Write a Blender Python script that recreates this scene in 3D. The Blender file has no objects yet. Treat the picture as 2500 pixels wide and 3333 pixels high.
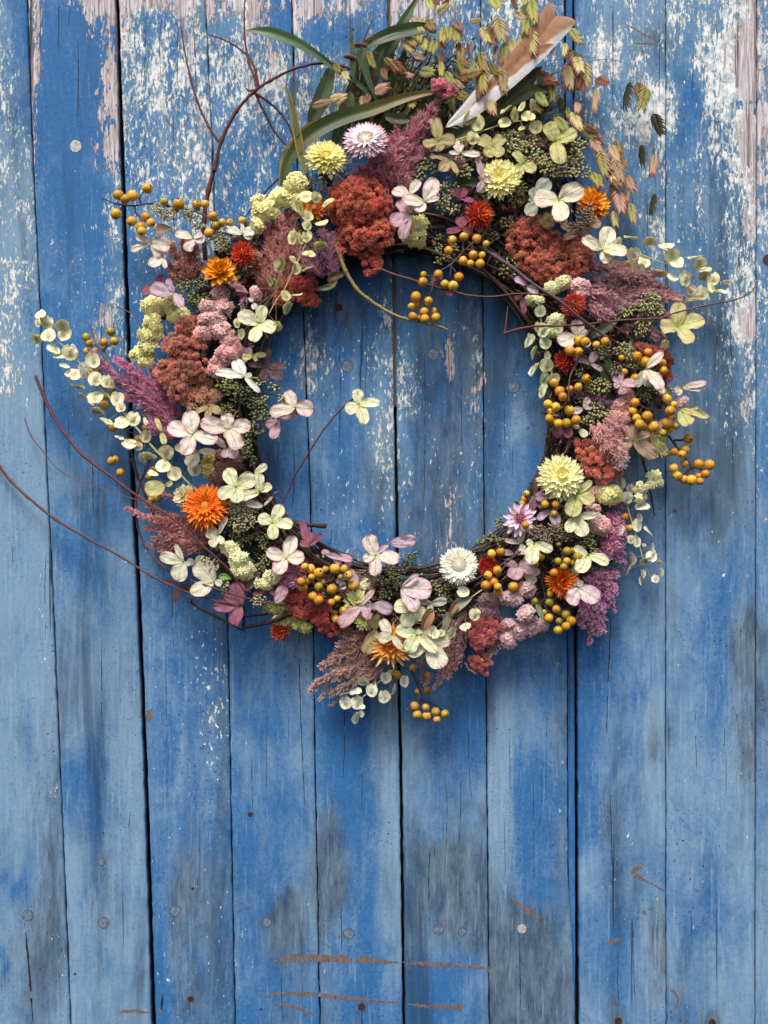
import bpy, math, random
from mathutils import Vector, Matrix, Euler, noise as mnoise

# ------------------------------------------------------------------ camera, world, sun, exposure
scene = bpy.context.scene
COL = scene.collection
S = 0.0003                      # metres per photo-scale unit on the boards
U = S * 700.0 / 1659.0          # one small unit (all plant sizes are in these)
Z0 = 1.5                        # height of the picture centre above the ground
CAM_D = 1.15                    # camera distance from the boards
DN = CAM_D / U

cam_data = bpy.data.cameras.new('camera')
cam = bpy.data.objects.new('camera', cam_data)
COL.objects.link(cam)
cam.location = (0, -CAM_D, Z0)
cam.rotation_euler = (math.radians(90), 0, 0)
cam_data.sensor_fit = 'VERTICAL'
cam_data.sensor_height = 24.0
cam_data.lens = 24.0 * CAM_D / (3333 * S)
cam_data.clip_start = 0.02
cam_data.clip_end = 100
scene.camera = cam

SUN_EL = math.radians(59)
SUN_AZ = math.radians(-16)      # measured from the viewer's side, negative = from the left
world = bpy.data.worlds.new('World')
scene.world = world
world.use_nodes = True
wn = world.node_tree
wn.nodes.clear()
wo = wn.nodes.new('ShaderNodeOutputWorld')
bg = wn.nodes.new('ShaderNodeBackground')
sky = wn.nodes.new('ShaderNodeTexSky')
sky.sky_type = 'NISHITA'
sky.sun_disc = False
sky.sun_elevation = SUN_EL
sky.sun_rotation = math.radians(180) + SUN_AZ * -1
sky.air_density = 0.7
sky.dust_density = 4.0
sky.ozone_density = 0.3
bg.inputs['Strength'].default_value = 0.084
wn.links.new(sky.outputs[0], bg.inputs['Color'])
wn.links.new(bg.outputs[0], wo.inputs['Surface'])

sd = bpy.data.lights.new('sun', 'SUN')
sd.energy = 1.5
sd.angle = math.radians(22)
sd.color = (1.0, 0.93, 0.84)
sun = bpy.data.objects.new('sun', sd)
COL.objects.link(sun)
to_sun = Vector((math.sin(SUN_AZ) * math.cos(SUN_EL), -math.cos(SUN_AZ) * math.cos(SUN_EL), math.sin(SUN_EL)))
sun.rotation_euler = to_sun.to_track_quat('Z', 'Y').to_euler()
sun.location = (0, -3, 4)

vs = scene.view_settings
scene.display_settings.display_device = 'sRGB'
vs.view_transform = 'Standard'
vs.look = 'None'
vs.exposure = 1.06
vs.gamma = 1.0
scene.cycles.max_bounces = 6

# ------------------------------------------------------------------ helpers
RX = Matrix.Rotation(math.radians(90), 4, 'X')
CROP = dict(A=(0, 0), B=(600, 0), C=(1200, 0), D=(1800, 0), E=(300, 500), F=(900, 500), G=(1500, 500),
            H=(1800, 700), I=(0, 950), J=(500, 1000), K=(400, 1500), L=(900, 1600), M=(1400, 1600),
            N=(1700, 1400), O=(1650, 1000), Q=(950, 1900))
Q1 = 1659.0 / 700.0


def pos(tag, x, y, d):
    """point on the wreath in small units: x right, y up, z out of the boards (d)"""
    if tag == 's':
        sx, sy = x, y
    else:
        sx, sy = CROP[tag][0] + x / Q1, CROP[tag][1] + y / Q1
    k = 1 - d / DN
    return Vector(((sx - 1250) * Q1 * k, (1666.5 - sy) * Q1 * k, d))


def lin(c):
    r = []
    for v in c[:3]:
        v = v / 255.0
        r.append(v / 12.92 if v <= 0.04045 else ((v + 0.055) / 1.055) ** 2.4)
    return r


def mixc(a, b, t):
    t = max(0.0, min(1.0, t))
    return [a[i] + (b[i] - a[i]) * t for i in range(3)]


class MB:
    """collects verts, faces, vertex colours and uvs for one mesh"""
    def __init__(self):
        self.v = []; self.f = []; self.c = []; self.uv = []

    def vert(self, p, c, uv=(0, 0)):
        self.v.append((p[0], p[1], p[2])); self.c.append(c); self.uv.append(uv)
        return len(self.v) - 1

    def grid(self, rows):
        """rows of (p,c,uv) lists"""
        ids = [[self.vert(*q) for q in r] for r in rows]
        for i in range(len(ids) - 1):
            for j in range(len(ids[i]) - 1):
                self.f.append((ids[i][j], ids[i][j + 1], ids[i + 1][j + 1], ids[i + 1][j]))

    def blade(self, p, d, l, w, c0, c1, bend=None, rnd=random):
        d = d.normalized()
        s = d.cross(Vector((rnd.uniform(-1, 1), rnd.uniform(-1, 1), rnd.uniform(-1, 1))))
        if s.length < 1e-4:
            s = d.orthogonal()
        s.normalize(); s *= w * 0.5
        m = p + d * (l * 0.5)
        t = p + d * l
        if bend is not None:
            t = t + bend * l
        cm = mixc(c0, c1, 0.55)
        a = self.vert(p - s * 0.7, c0); b = self.vert(p + s * 0.7, c0)
        e = self.vert(m + s, cm); g = self.vert(m - s, cm)
        h = self.vert(t, c1)
        self.f.append((a, b, e, g)); self.f.append((g, e, h))

    def tube(self, pts, rads, c0, c1=None, sides=6, cap=True, jit=0.0, rnd=random):
        c1 = c1 or c0
        n = len(pts); prev = None; start = None
        for i, p in enumerate(pts):
            t = (pts[min(i + 1, n - 1)] - pts[max(i - 1, 0)])
            if t.length < 1e-6:
                t = Vector((1, 0, 0))
            t.normalize()
            ref = Vector((0, 0, 1)) if abs(t.z) < 0.95 else Vector((1, 0, 0))
            a = t.cross(ref).normalized(); b = a.cross(t)
            r = rads[i] if not isinstance(rads, (int, float)) else rads
            c = mixc(c0, c1, i / max(1, n - 1))
            ring = []
            for k in range(sides):
                th = 2 * math.pi * k / sides
                rr = r * (1 + (rnd.uniform(-jit, jit) if jit else 0))
                ring.append(self.vert(p + (a * math.cos(th) + b * math.sin(th)) * rr, c, (k / sides, i / 6.0)))
            if prev:
                for k in range(sides):
                    self.f.append((prev[k], prev[(k + 1) % sides], ring[(k + 1) % sides], ring[k]))
            else:
                start = ring
            prev = ring
        if cap:
            self.f.append(tuple(prev)); self.f.append(tuple(reversed(start)))

    def lathe(self, prof, sides, colf, axis='z', squash=1.0):
        prev = None
        for i, (r, h) in enumerate(prof):
            ring = []
            for k in range(sides):
                th = 2 * math.pi * k / sides
                x, y = r * math.cos(th), r * math.sin(th) * squash
                p = (x, y, h) if axis == 'z' else (h, x, y)
                ring.append(self.vert(p, colf(i, k), (k / sides, i / len(prof))))
            if prev:
                for k in range(sides):
                    self.f.append((prev[k], prev[(k + 1) % sides], ring[(k + 1) % sides], ring[k]))
            prev = ring
        self.f.append(tuple(prev))

    def mesh(self, name, m, smooth=True):
        me = bpy.data.meshes.new(name)
        me.from_pydata(self.v, [], self.f)
        ca = me.color_attributes.new('Col', 'FLOAT_COLOR', 'POINT')
        flat = []
        for c in self.c:
            flat.extend((c[0], c[1], c[2], 1.0))
        ca.data.foreach_set('color', flat)
        ul = me.uv_layers.new(name='UVMap')
        li = [0] * len(me.loops)
        me.loops.foreach_get('vertex_index', li)
        fu = []
        for i in li:
            fu.extend(self.uv[i])
        ul.data.foreach_set('uv', fu)
        if smooth:
            me.polygons.foreach_set('use_smooth', [True] * len(me.polygons))
        me.materials.append(m)
        me.update()
        return me


def spline(pts, n=6):
    """Catmull-Rom through pts (Vectors)"""
    if len(pts) < 3:
        out = []
        for i in range(len(pts) - 1):
            for k in range(n):
                out.append(pts[i].lerp(pts[i + 1], k / n))
        return out + [pts[-1]]
    out = []
    for i in range(len(pts) - 1):
        p0 = pts[max(i - 1, 0)]; p1 = pts[i]; p2 = pts[i + 1]; p3 = pts[min(i + 2, len(pts) - 1)]
        for k in range(n):
            t = k / n
            out.append(0.5 * ((2 * p1) + (p2 - p0) * t + (2 * p0 - 5 * p1 + 4 * p2 - p3) * t * t +
                              (3 * p1 - p0 - 3 * p2 + p3) * t ** 3))
    return out + [pts[-1]]


def link(name, me, parent=None, mat4=None, label=None, kind=None):
    o = bpy.data.objects.new(name, me)
    COL.objects.link(o)
    if parent:
        o.parent = parent
    if mat4 is not None:
        o.matrix_basis = mat4
    if label:
        o['label'] = label
    if kind:
        o['kind'] = kind
    return o


LABELS = set()


def thing(name, label, cat, p, group=None, tilt=(0, 0, 0), k=1.0):
    """an Empty at the base of a thing; p in small units"""
    o = bpy.data.objects.new(name, None)
    COL.objects.link(o)
    o.empty_display_size = 20
    o.matrix_basis = (Matrix.Translation((p[0] * U, -p[2] * U, Z0 + p[1] * U)) @ RX @
                      Euler([math.radians(a) for a in tilt]).to_matrix().to_4x4() @ Matrix.Scale(U * k, 4))
    o['label'] = label
    o['category'] = cat
    if group:
        o['group'] = group
    if label in LABELS:
        print('DUPLICATE LABEL', label)
    LABELS.add(label)
    return o


def TRS(loc, rot, sc):
    return Matrix.LocRotScale(Vector(loc), Euler(rot), Vector(sc))


def basis(xa, za, loc, sc):
    """matrix whose X axis is xa and Z about za"""
    x = xa.normalized()
    y = za.cross(x)
    if y.length < 1e-5:
        y = x.orthogonal()
    y.normalize()
    z = x.cross(y)
    m = Matrix((x, y, z)).transposed().to_4x4()
    return Matrix.Translation(loc) @ m @ Matrix.Diagonal((sc[0], sc[1], sc[2], 1))

# ------------------------------------------------------------------ materials


class NT:
    def __init__(self, name):
        self.m = bpy.data.materials.new(name)
        self.m.use_nodes = True
        self.t = self.m.node_tree
        self.t.nodes.clear()
        self.out = self.t.nodes.new('ShaderNodeOutputMaterial')

    def n(self, typ, **kw):
        nd = self.t.nodes.new(typ)
        for k, v in kw.items():
            if k.startswith('i_'):
                nd.inputs[k[2:].replace('_', ' ')].default_value = v
            else:
                setattr(nd, k, v)
        return nd

    def l(self, a, b):
        self.t.links.new(a, b)

    def val(self, sock, v):
        if hasattr(v, 'is_linked') or hasattr(v, 'links'):
            self.l(v, sock)
        else:
            sock.default_value = v

    def math(self, op, a, b=0.0, c=0.0, clamp=False):
        nd = self.n('ShaderNodeMath', operation=op)
        nd.use_clamp = clamp
        self.val(nd.inputs[0], a); self.val(nd.inputs[1], b)
        if op in ('MULTIPLY_ADD', 'SMOOTH_MIN', 'SMOOTH_MAX', 'COMPARE'):
            self.val(nd.inputs[2], c)
        return nd.outputs[0]

    def mix(self, f, a, b, mode='MIX'):
        nd = self.n('ShaderNodeMix', data_type='RGBA', blend_type=mode)
        self.val(nd.inputs[0], f)
        for s, v in ((nd.inputs[6], a), (nd.inputs[7], b)):
            if isinstance(v, (list, tuple)):
                s.default_value = (v[0], v[1], v[2], 1)
            else:
                self.l(v, s)
        return nd.outputs[2]

    def noise(self, vec, scale, detail=3, rough=0.5, dist=0.0):
        nd = self.n('ShaderNodeTexNoise')
        nd.inputs['Scale'].default_value = scale
        nd.inputs['Detail'].default_value = detail
        nd.inputs['Roughness'].default_value = rough
        nd.inputs['Distortion'].default_value = dist
        if vec is not None:
            self.l(vec, nd.inputs['Vector'])
        return nd.outputs['Fac']

    def mapping(self, vec, sc, loc=(0, 0, 0)):
        nd = self.n('ShaderNodeMapping')
        nd.inputs['Scale'].default_value = sc
        nd.inputs['Location'].default_value = loc
        self.l(vec, nd.inputs['Vector'])
        return nd.outputs[0]

    def sstep(self, x, lo, hi):
        nd = self.n('ShaderNodeMapRange', interpolation_type='SMOOTHSTEP')
        self.val(nd.inputs[0], x)
        self.val(nd.inputs[1], lo); self.val(nd.inputs[2], hi)
        nd.inputs[3].default_value = 0; nd.inputs[4].default_value = 1
        return nd.outputs[0]


def plant_mat(name, rough=0.6, transl=0.25, nscale=0.05, namp=0.3, hue=0.02, val=0.18, spec=0.3,
              bump=0.0, veins=False, spots=None, streak=None, sheen=0.0):
    t = NT(name)
    at = t.n('ShaderNodeAttribute', attribute_name='Col')
    oi = t.n('ShaderNodeObjectInfo')
    tc = t.n('ShaderNodeTexCoord')
    geo = t.n('ShaderNodeNewGeometry')
    wp = t.mapping(geo.outputs['Position'], (1 / U, 1 / U, 1 / U))
    hs = t.n('ShaderNodeHueSaturation')
    r2 = t.math('FRACT', t.math('MULTIPLY', oi.outputs['Random'], 7.31))
    t.l(t.math('MULTIPLY_ADD', oi.outputs['Random'], 2 * hue, 0.5 - hue), hs.inputs['Hue'])
    t.l(t.math('MULTIPLY_ADD', r2, 2 * val, 1.0 - val), hs.inputs['Value'])
    t.l(at.outputs['Color'], hs.inputs['Color'])
    col = hs.outputs[0]
    nz = t.noise(wp, nscale, 4, 0.6)
    f = t.math('MULTIPLY_ADD', nz, 2 * namp, 1 - namp)
    cc = t.n('ShaderNodeCombineColor')
    for i in range(3):
        t.l(f, cc.inputs[i])
    col = t.mix(1.0, col, cc.outputs[0], 'MULTIPLY')
    height = nz
    if veins:
        sep = t.n('ShaderNodeSeparateXYZ')
        t.l(tc.outputs['UV'], sep.inputs[0])
        au = t.math('ABSOLUTE', sep.outputs[0])
        mid = t.sstep(au, 0.07, 0.0)
        ph = t.math('ADD', t.math('MULTIPLY', sep.outputs[1], 5.0), t.math('MULTIPLY', au, -2.2))
        fr = t.math('ABSOLUTE', t.math('SUBTRACT', t.math('FRACT', ph), 0.5))
        side = t.sstep(fr, 0.06, 0.0)
        v = t.math('MAXIMUM', mid, t.math('MULTIPLY', side, 0.7))
        col = t.mix(t.math('MULTIPLY', v, 0.3), col, (0.3, 0.24, 0.12))
        sp = t.sstep(t.noise(wp, 0.11, 3, 0.7), 0.66, 0.72)
        col = t.mix(t.math('MULTIPLY', sp, 0.35), col, (0.22, 0.1, 0.06))
        height = t.math('SUBTRACT', t.math('MULTIPLY', nz, 0.6), v)
    if streak:
        sep = t.n('ShaderNodeSeparateXYZ')
        t.l(tc.outputs['UV'], sep.inputs[0])
        cx = t.n('ShaderNodeCombineXYZ')
        t.l(t.math('MULTIPLY', sep.outputs[0], streak), cx.inputs[0])
        t.l(t.math('MULTIPLY', sep.outputs[1], 1.2), cx.inputs[1])
        t.l(oi.outputs['Random'], cx.inputs[2])
        sn = t.noise(cx.outputs[0], 1.0, 2, 0.5)
        col = t.mix(t.math('MULTIPLY', t.sstep(sn, 0.3, 0.75), 0.55), col, (0.02, 0.03, 0.01), 'MIX')
        height = sn
    if spots:
        sp = t.sstep(t.noise(wp, spots[0], 2, 0.5), spots[1], spots[1] + 0.05)
        col = t.mix(t.math('MULTIPLY', sp, spots[3]), col, spots[2])
    b = t.n('ShaderNodeBsdfPrincipled')
    t.l(col, b.inputs['Base Color'])
    b.inputs['Roughness'].default_value = rough
    b.inputs['Specular IOR Level'].default_value = spec
    if sheen:
        b.inputs['Sheen Weight'].default_value = sheen
        b.inputs['Sheen Roughness'].default_value = 0.4
    if bump:
        bp = t.n('ShaderNodeBump')
        bp.inputs['Strength'].default_value = bump
        bp.inputs['Distance'].default_value = 4 * U
        t.l(height, bp.inputs['Height'])
        t.l(bp.outputs[0], b.inputs['Normal'])
    if transl:
        tr = t.n('ShaderNodeBsdfTranslucent')
        t.l(col, tr.inputs['Color'])
        ms = t.n('ShaderNodeMixShader')
        ms.inputs[0].default_value = transl
        t.l(b.outputs[0], ms.inputs[1]); t.l(tr.outputs[0], ms.inputs[2])
        t.l(ms.outputs[0], t.out.inputs[0])
    else:
        t.l(b.outputs[0], t.out.inputs[0])
    return t.m


M_PETAL = plant_mat('hydrangea_sepal', 0.7, 0.2, 0.07, 0.2, 0.012, 0.08, 0.2, 1.0, veins=True)
M_BRACT = plant_mat('papery_bract', 0.5, 0.1, 0.05, 0.1, 0.008, 0.08, 0.4, 0.12)
M_FUZZ = plant_mat('velvet_bristle', 0.8, 0.4, 0.05, 0.3, 0.015, 0.2, 0.15, 0.0, sheen=0.3)
M_STAT = plant_mat('papery_statice', 0.6, 0.15, 0.06, 0.16, 0.015, 0.16, 0.25, 0.2)
M_POD = plant_mat('seed_pod_skin', 0.5, 0.2, 0.06, 0.14, 0.01, 0.12, 0.4, 0.3)
M_BUD = plant_mat('green_capsule', 0.5, 0.0, 0.08, 0.4, 0.03, 0.3, 0.4, 0.2)
M_SPIKE = plant_mat('grass_spikelet', 0.55, 0.25, 0.05, 0.2, 0.03, 0.22, 0.3, 0.0)
M_LEAF = plant_mat('grass_blade', 0.45, 0.15, 0.01, 0.3, 0.02, 0.15, 0.4, 0.3, streak=9.0)
M_BERRY = plant_mat('berry_skin', 0.36, 0.0, 0.04, 0.35, 0.009, 0.2, 0.45, 0.35, spots=(0.13, 0.62, (0.12, 0.06, 0.015), 0.7))
M_TWIG = plant_mat('twig_bark', 0.55, 0.0, 0.1, 0.45, 0.015, 0.2, 0.35, 0.7)
M_VINE = plant_mat('vine_bark', 0.8, 0.0, 0.09, 0.6, 0.02, 0.3, 0.2, 1.0)
M_FEATH = plant_mat('feather_vane', 0.6, 0.2, 0.02, 0.15, 0.0, 0.0, 0.2, 0.35, streak=None)
# ------------------------------------------------------------------ painted boards
BLUE = lin((48, 108, 166)); PALE = lin((126, 160, 188)); WHITE = lin((222, 228, 228)); WOOD = lin((176, 168, 174))
GRIME = lin((98, 116, 130)); RUST = lin((140, 100, 70))


def board_material():
    t = NT('peeling_blue_paint')
    geo = t.n('ShaderNodeNewGeometry')
    P = geo.outputs['Position']
    at = t.n('ShaderNodeAttribute', attribute_name='wear')      # r peel, g bare, b fade
    at2 = t.n('ShaderNodeAttribute', attribute_name='dirt_shade')     # r grime_shade, g specks, b board offset
    s1 = t.n('ShaderNodeSeparateColor'); t.l(at.outputs['Color'], s1.inputs[0])
    s2 = t.n('ShaderNodeSeparateColor'); t.l(at2.outputs['Color'], s2.inputs[0])
    peel, bare, fade = s1.outputs[0], s1.outputs[1], s1.outputs[2]
    grime_shade, speck, boff = s2.outputs[0], s2.outputs[1], s2.outputs[2]
    off = t.n('ShaderNodeCombineXYZ')
    t.l(t.math('MULTIPLY', boff, 7.3), off.inputs[1]); t.l(t.math('MULTIPLY', boff, 3.1), off.inputs[2])
    va = t.n('ShaderNodeVectorMath', operation='ADD'); t.l(P, va.inputs[0]); t.l(off.outputs[0], va.inputs[1])
    V = va.outputs[0]
    vs_ = t.mapping(V, (1, 1, 0.42))      # slightly stretched along the grain
    vg = t.mapping(V, (1, 1, 0.06))       # grain
    vg2 = t.mapping(V, (1, 1, 0.02))
    grain = t.noise(vg, 520, 4, 0.65)
    grain2 = t.noise(vg2, 210, 3, 0.55, 0.4)
    # large soft weathering of the blue
    soft = t.noise(t.mapping(V, (1, 1, 0.5)), 26, 9, 0.7, 0.6)
    strk = t.noise(t.mapping(V, (1, 1, 0.05)), 70, 5, 0.6)
    var = t.math('ADD', t.math('MULTIPLY', t.math('SUBTRACT', soft, 0.5), 2.0), t.math('MULTIPLY', t.math('SUBTRACT', strk, 0.5), 0.55))
    ff = t.math('ADD', t.math('ADD', fade, 0.05), var)
    fm = t.sstep(ff, -0.05, 1.05)
    mott = t.noise(V, 260, 9, 0.82)
    fm2 = t.math('ADD', fm, t.math('MULTIPLY', t.math('SUBTRACT', mott, 0.5), 1.7), clamp=True)
    col = t.mix(fm2, BLUE, PALE)
    gs = t.noise(t.mapping(V, (1, 1, 0.32)), 40, 9, 0.72, 0.6)
    gm = t.sstep(t.math('ADD', grime_shade, t.math('MULTIPLY', t.math('SUBTRACT', gs, 0.5), 2.2)), 0.2, 1.05)
    grm = t.mix(t.sstep(t.noise(t.mapping(V, (1, 1, 0.3), (2, 0, 3)), 90, 7, 0.72), 0.35, 0.65), lin((46, 60, 74)), lin((106, 122, 136)))
    col = t.mix(t.math('MULTIPLY', gm, 0.75), col, grm)
    # chalky rubbed highlights along the grain
    rub = t.sstep(t.math('ADD', t.noise(vg, 300, 6, 0.75), t.math('MULTIPLY', fade, 0.08)), 0.54, 0.74)
    col = t.mix(t.math('MULTIPLY', rub, 0.42), col, lin((158, 190, 214)))
    dk = t.sstep(t.noise(V, 760, 4, 0.75), 0.44, 0.3)
    col = t.mix(t.math('MULTIPLY', dk, 0.6), col, lin((44, 68, 98)))
    st_ = t.noise(t.mapping(V, (1, 1, 0.14), (7, 1, 2)), 17, 7, 0.66, 0.5)
    col = t.mix(t.math('MULTIPLY', t.sstep(st_, 0.5, 0.72), 0.7), col, lin((38, 52, 68)))
    pit = t.sstep(t.noise(t.mapping(V, (1, 1, 0.8), (1, 8, 2)), 430, 3, 0.6), 0.62, 0.68)
    col = t.mix(t.math('MULTIPLY', pit, t.sstep(t.noise(V, 14, 3, 0.5), 0.42, 0.62)), col, lin((38, 52, 66)))
    # white primer flakes
    fl = t.noise(vs_, 70, 8, 0.68, 0.25)
    fl_f = t.noise(t.mapping(V, (1, 1, 0.36)), 380, 7, 0.72, 0.3)
    comb = t.math('ADD', t.math('MULTIPLY', fl, 0.42), t.math('MULTIPLY', fl_f, 0.58))
    thr = t.math('SUBTRACT', 0.652, t.math('MULTIPLY', peel, 0.225))
    dlt = t.math('SUBTRACT', comb, thr)
    pm = t.sstep(dlt, 0.0, 0.012)
    halo = t.math('MULTIPLY', t.sstep(dlt, -0.06, -0.01), t.sstep(peel, 0.15, 0.5))
    col = t.mix(t.math('MULTIPLY', halo, 0.55), col, lin((128, 166, 186)))
    rim = t.math('MULTIPLY', t.sstep(dlt, -0.014, 0.0), t.math('SUBTRACT', 1.0, pm))
    # specks
    sk = t.noise(t.mapping(V, (1, 1, 0.5), (3, 1, 2)), 330, 3, 0.5)
    skm = t.sstep(t.math('SUBTRACT', sk, t.math('SUBTRACT', 0.80, t.math('MULTIPLY', speck, 0.2))), 0.0, 0.012)
    white = t.mix(t.sstep(t.noise(V, 150, 7, 0.75), 0.3, 0.62), lin((140, 168, 180)), lin((244, 246, 243)))
    white = t.mix(t.math('MULTIPLY', t.sstep(grain, 0.5, 0.3), 0.45), white, lin((150, 150, 148)))
    # bare wood
    bw = t.noise(t.mapping(V, (1, 1, 0.3), (5, 2, 1)), 60, 9, 0.66, 0.3)
    bwf = t.noise(t.mapping(V, (1, 1, 0.3), (4, 1, 1)), 300, 7, 0.72, 0.2)
    bw = t.math('ADD', t.math('MULTIPLY', bw, 0.5), t.math('MULTIPLY', bwf, 0.5))
    bd = t.math('SUBTRACT', bw, t.math('SUBTRACT', 0.665, t.math('MULTIPLY', bare, 0.255)))
    bm = t.sstep(bd, 0.0, 0.015)
    brim = t.math('MULTIPLY', t.sstep(bd, -0.02, 0.0), t.math('SUBTRACT', 1.0, bm))
    wood = t.mix(t.sstep(grain, 0.3, 0.66), lin((132, 126, 130)), lin((226, 220, 224)))
    wood = t.mix(t.math('MULTIPLY', t.sstep(grain2, 0.42, 0.36), 0.7), wood, lin((78, 66, 62)))
    wood = t.mix(t.math('MULTIPLY', t.sstep(t.noise(V, 35, 3, 0.5), 0.45, 0.7), 0.5), wood, lin((172, 148, 132)))
    col = t.mix(t.math('MULTIPLY', rim, 0.45), col, lin((35, 55, 80)))
    col = t.mix(t.math('MAXIMUM', pm, skm), col, white)
    col = t.mix(t.math('MULTIPLY', brim, 0.4), col, lin((60, 66, 70)))
    col = t.mix(bm, col, wood)
    crk = t.sstep(grain2, 0.315, 0.29)
    col = t.mix(t.math('MULTIPLY', crk, 0.75), col, lin((28, 30, 40)))
    b = t.n('ShaderNodeBsdfPrincipled')
    t.l(col, b.inputs['Base Color'])
    b.inputs['Roughness'].default_value = 0.7
    b.inputs['Specular IOR Level'].default_value = 0.2
    h = t.math('SUBTRACT', t.math('MULTIPLY', grain, 0.25), t.math('MULTIPLY', t.math('MAXIMUM', pm, bm), 0.6))
    h = t.math('ADD', h, t.math('MULTIPLY', mott, 0.3))
    h = t.math('SUBTRACT', h, crk)
    bp = t.n('ShaderNodeBump')
    bp.inputs['Strength'].default_value = 0.7
    bp.inputs['Distance'].default_value = 0.0006
    t.l(h, bp.inputs['Height']); t.l(bp.outputs[0], b.inputs['Normal'])
    t.l(b.outputs[0], t.out.inputs[0])
    return t.m


def wood_mat(name, c0, c1, rough=0.8, scale=120, st=0.1):
    t = NT(name)
    geo = t.n('ShaderNodeNewGeometry')
    n = t.noise(t.mapping(geo.outputs['Position'], (1, 1, st)), scale, 6, 0.7)
    col = t.mix(t.sstep(n, 0.3, 0.7), c0, c1)
    b = t.n('ShaderNodeBsdfPrincipled'); t.l(col, b.inputs['Base Color'])
    b.inputs['Roughness'].default_value = rough
    bp = t.n('ShaderNodeBump'); bp.inputs['Strength'].default_value = 0.8; bp.inputs['Distance'].default_value = 0.0006
    t.l(n, bp.inputs['Height']); t.l(bp.outputs[0], b.inputs['Normal'])
    t.l(b.outputs[0], t.out.inputs[0])
    return t.m


M_BOARD = board_material()
M_DARK = wood_mat('dark_gap_wood', lin((16, 13, 14)), lin((40, 34, 34)))
M_BROWN = wood_mat('brown_gap_wood', lin((60, 46, 42)), lin((118, 96, 86)))
M_SCRAPE = wood_mat('scraped_wood', lin((78, 82, 88)), lin((136, 112, 98)), 0.85, 500, 0.4)
M_PLUG = wood_mat('filled_plug', lin((66, 90, 116)), lin((124, 144, 160)), 0.7, 420, 1.0)
M_PLUGW = wood_mat('white_plug', lin((140, 144, 146)), lin((214, 214, 210)), 0.6, 300, 1.0)
M_IRON = wood_mat('rusty_iron', lin((24, 18, 18)), lin((78, 52, 42)), 0.7, 500, 1.0)

# board edges: (left edge, right edge) as (y, x) control lists in photo units
SE = {
    'm1': [(-400, -220), (3700, -110)],
    1: [(-400, 72), (0, 87), (600, 109), (950, 127), (1550, 152), (1900, 169), (2600, 199), (3333, 229), (3700, 245)],
    2: [(-400, 362), (0, 380), (600, 400), (950, 412), (1550, 431), (1900, 450), (2600, 477), (3333, 500), (3700, 512)],
    3: [(-400, 655), (0, 668), (500, 692), (1000, 706), (1900, 738), (2200, 745), (2700, 753), (3333, 766), (3700, 772)],
    4: [(-400, 940), (0, 949), (300, 958), (1100, 991), (1600, 1010), (2050, 1020), (2500, 1026), (3333, 1042), (3700, 1048)],
    5: [(-400, 1258), (0, 1265), (1000, 1282), (1600, 1291), (2350, 1301), (2500, 1305), (3333, 1315), (3700, 1318)],
    6: [(-400, 1562), (0, 1565), (1100, 1573), (1700, 1576), (2350, 1584), (3333, 1593), (3700, 1596)],
    7: [(-400, 1836), (0, 1839), (600, 1841), (2500, 1850), (2850, 1852), (3100, 1868), (3333, 1875), (3700, 1880)],
    '7r': [(-400, 1866), (0, 1867), (2300, 1876), (3333, 1882), (3700, 1884)],
    8: [(-400, 2166), (1500, 2165), (3333, 2167), (3700, 2167)],
    9: [(-400, 2463), (0, 2462), (3333, 2456), (3700, 2455)],
    10: [(-400, 2760), (3700, 2750)],
}


def ev(cl, y):
    if y <= cl[0][0]:
        return cl[0][1]
    for (y0, x0), (y1, x1) in zip(cl, cl[1:]):
        if y <= y1:
            return x0 + (x1 - x0) * (y - y0) / (y1 - y0)
    return cl[-1][1]


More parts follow.
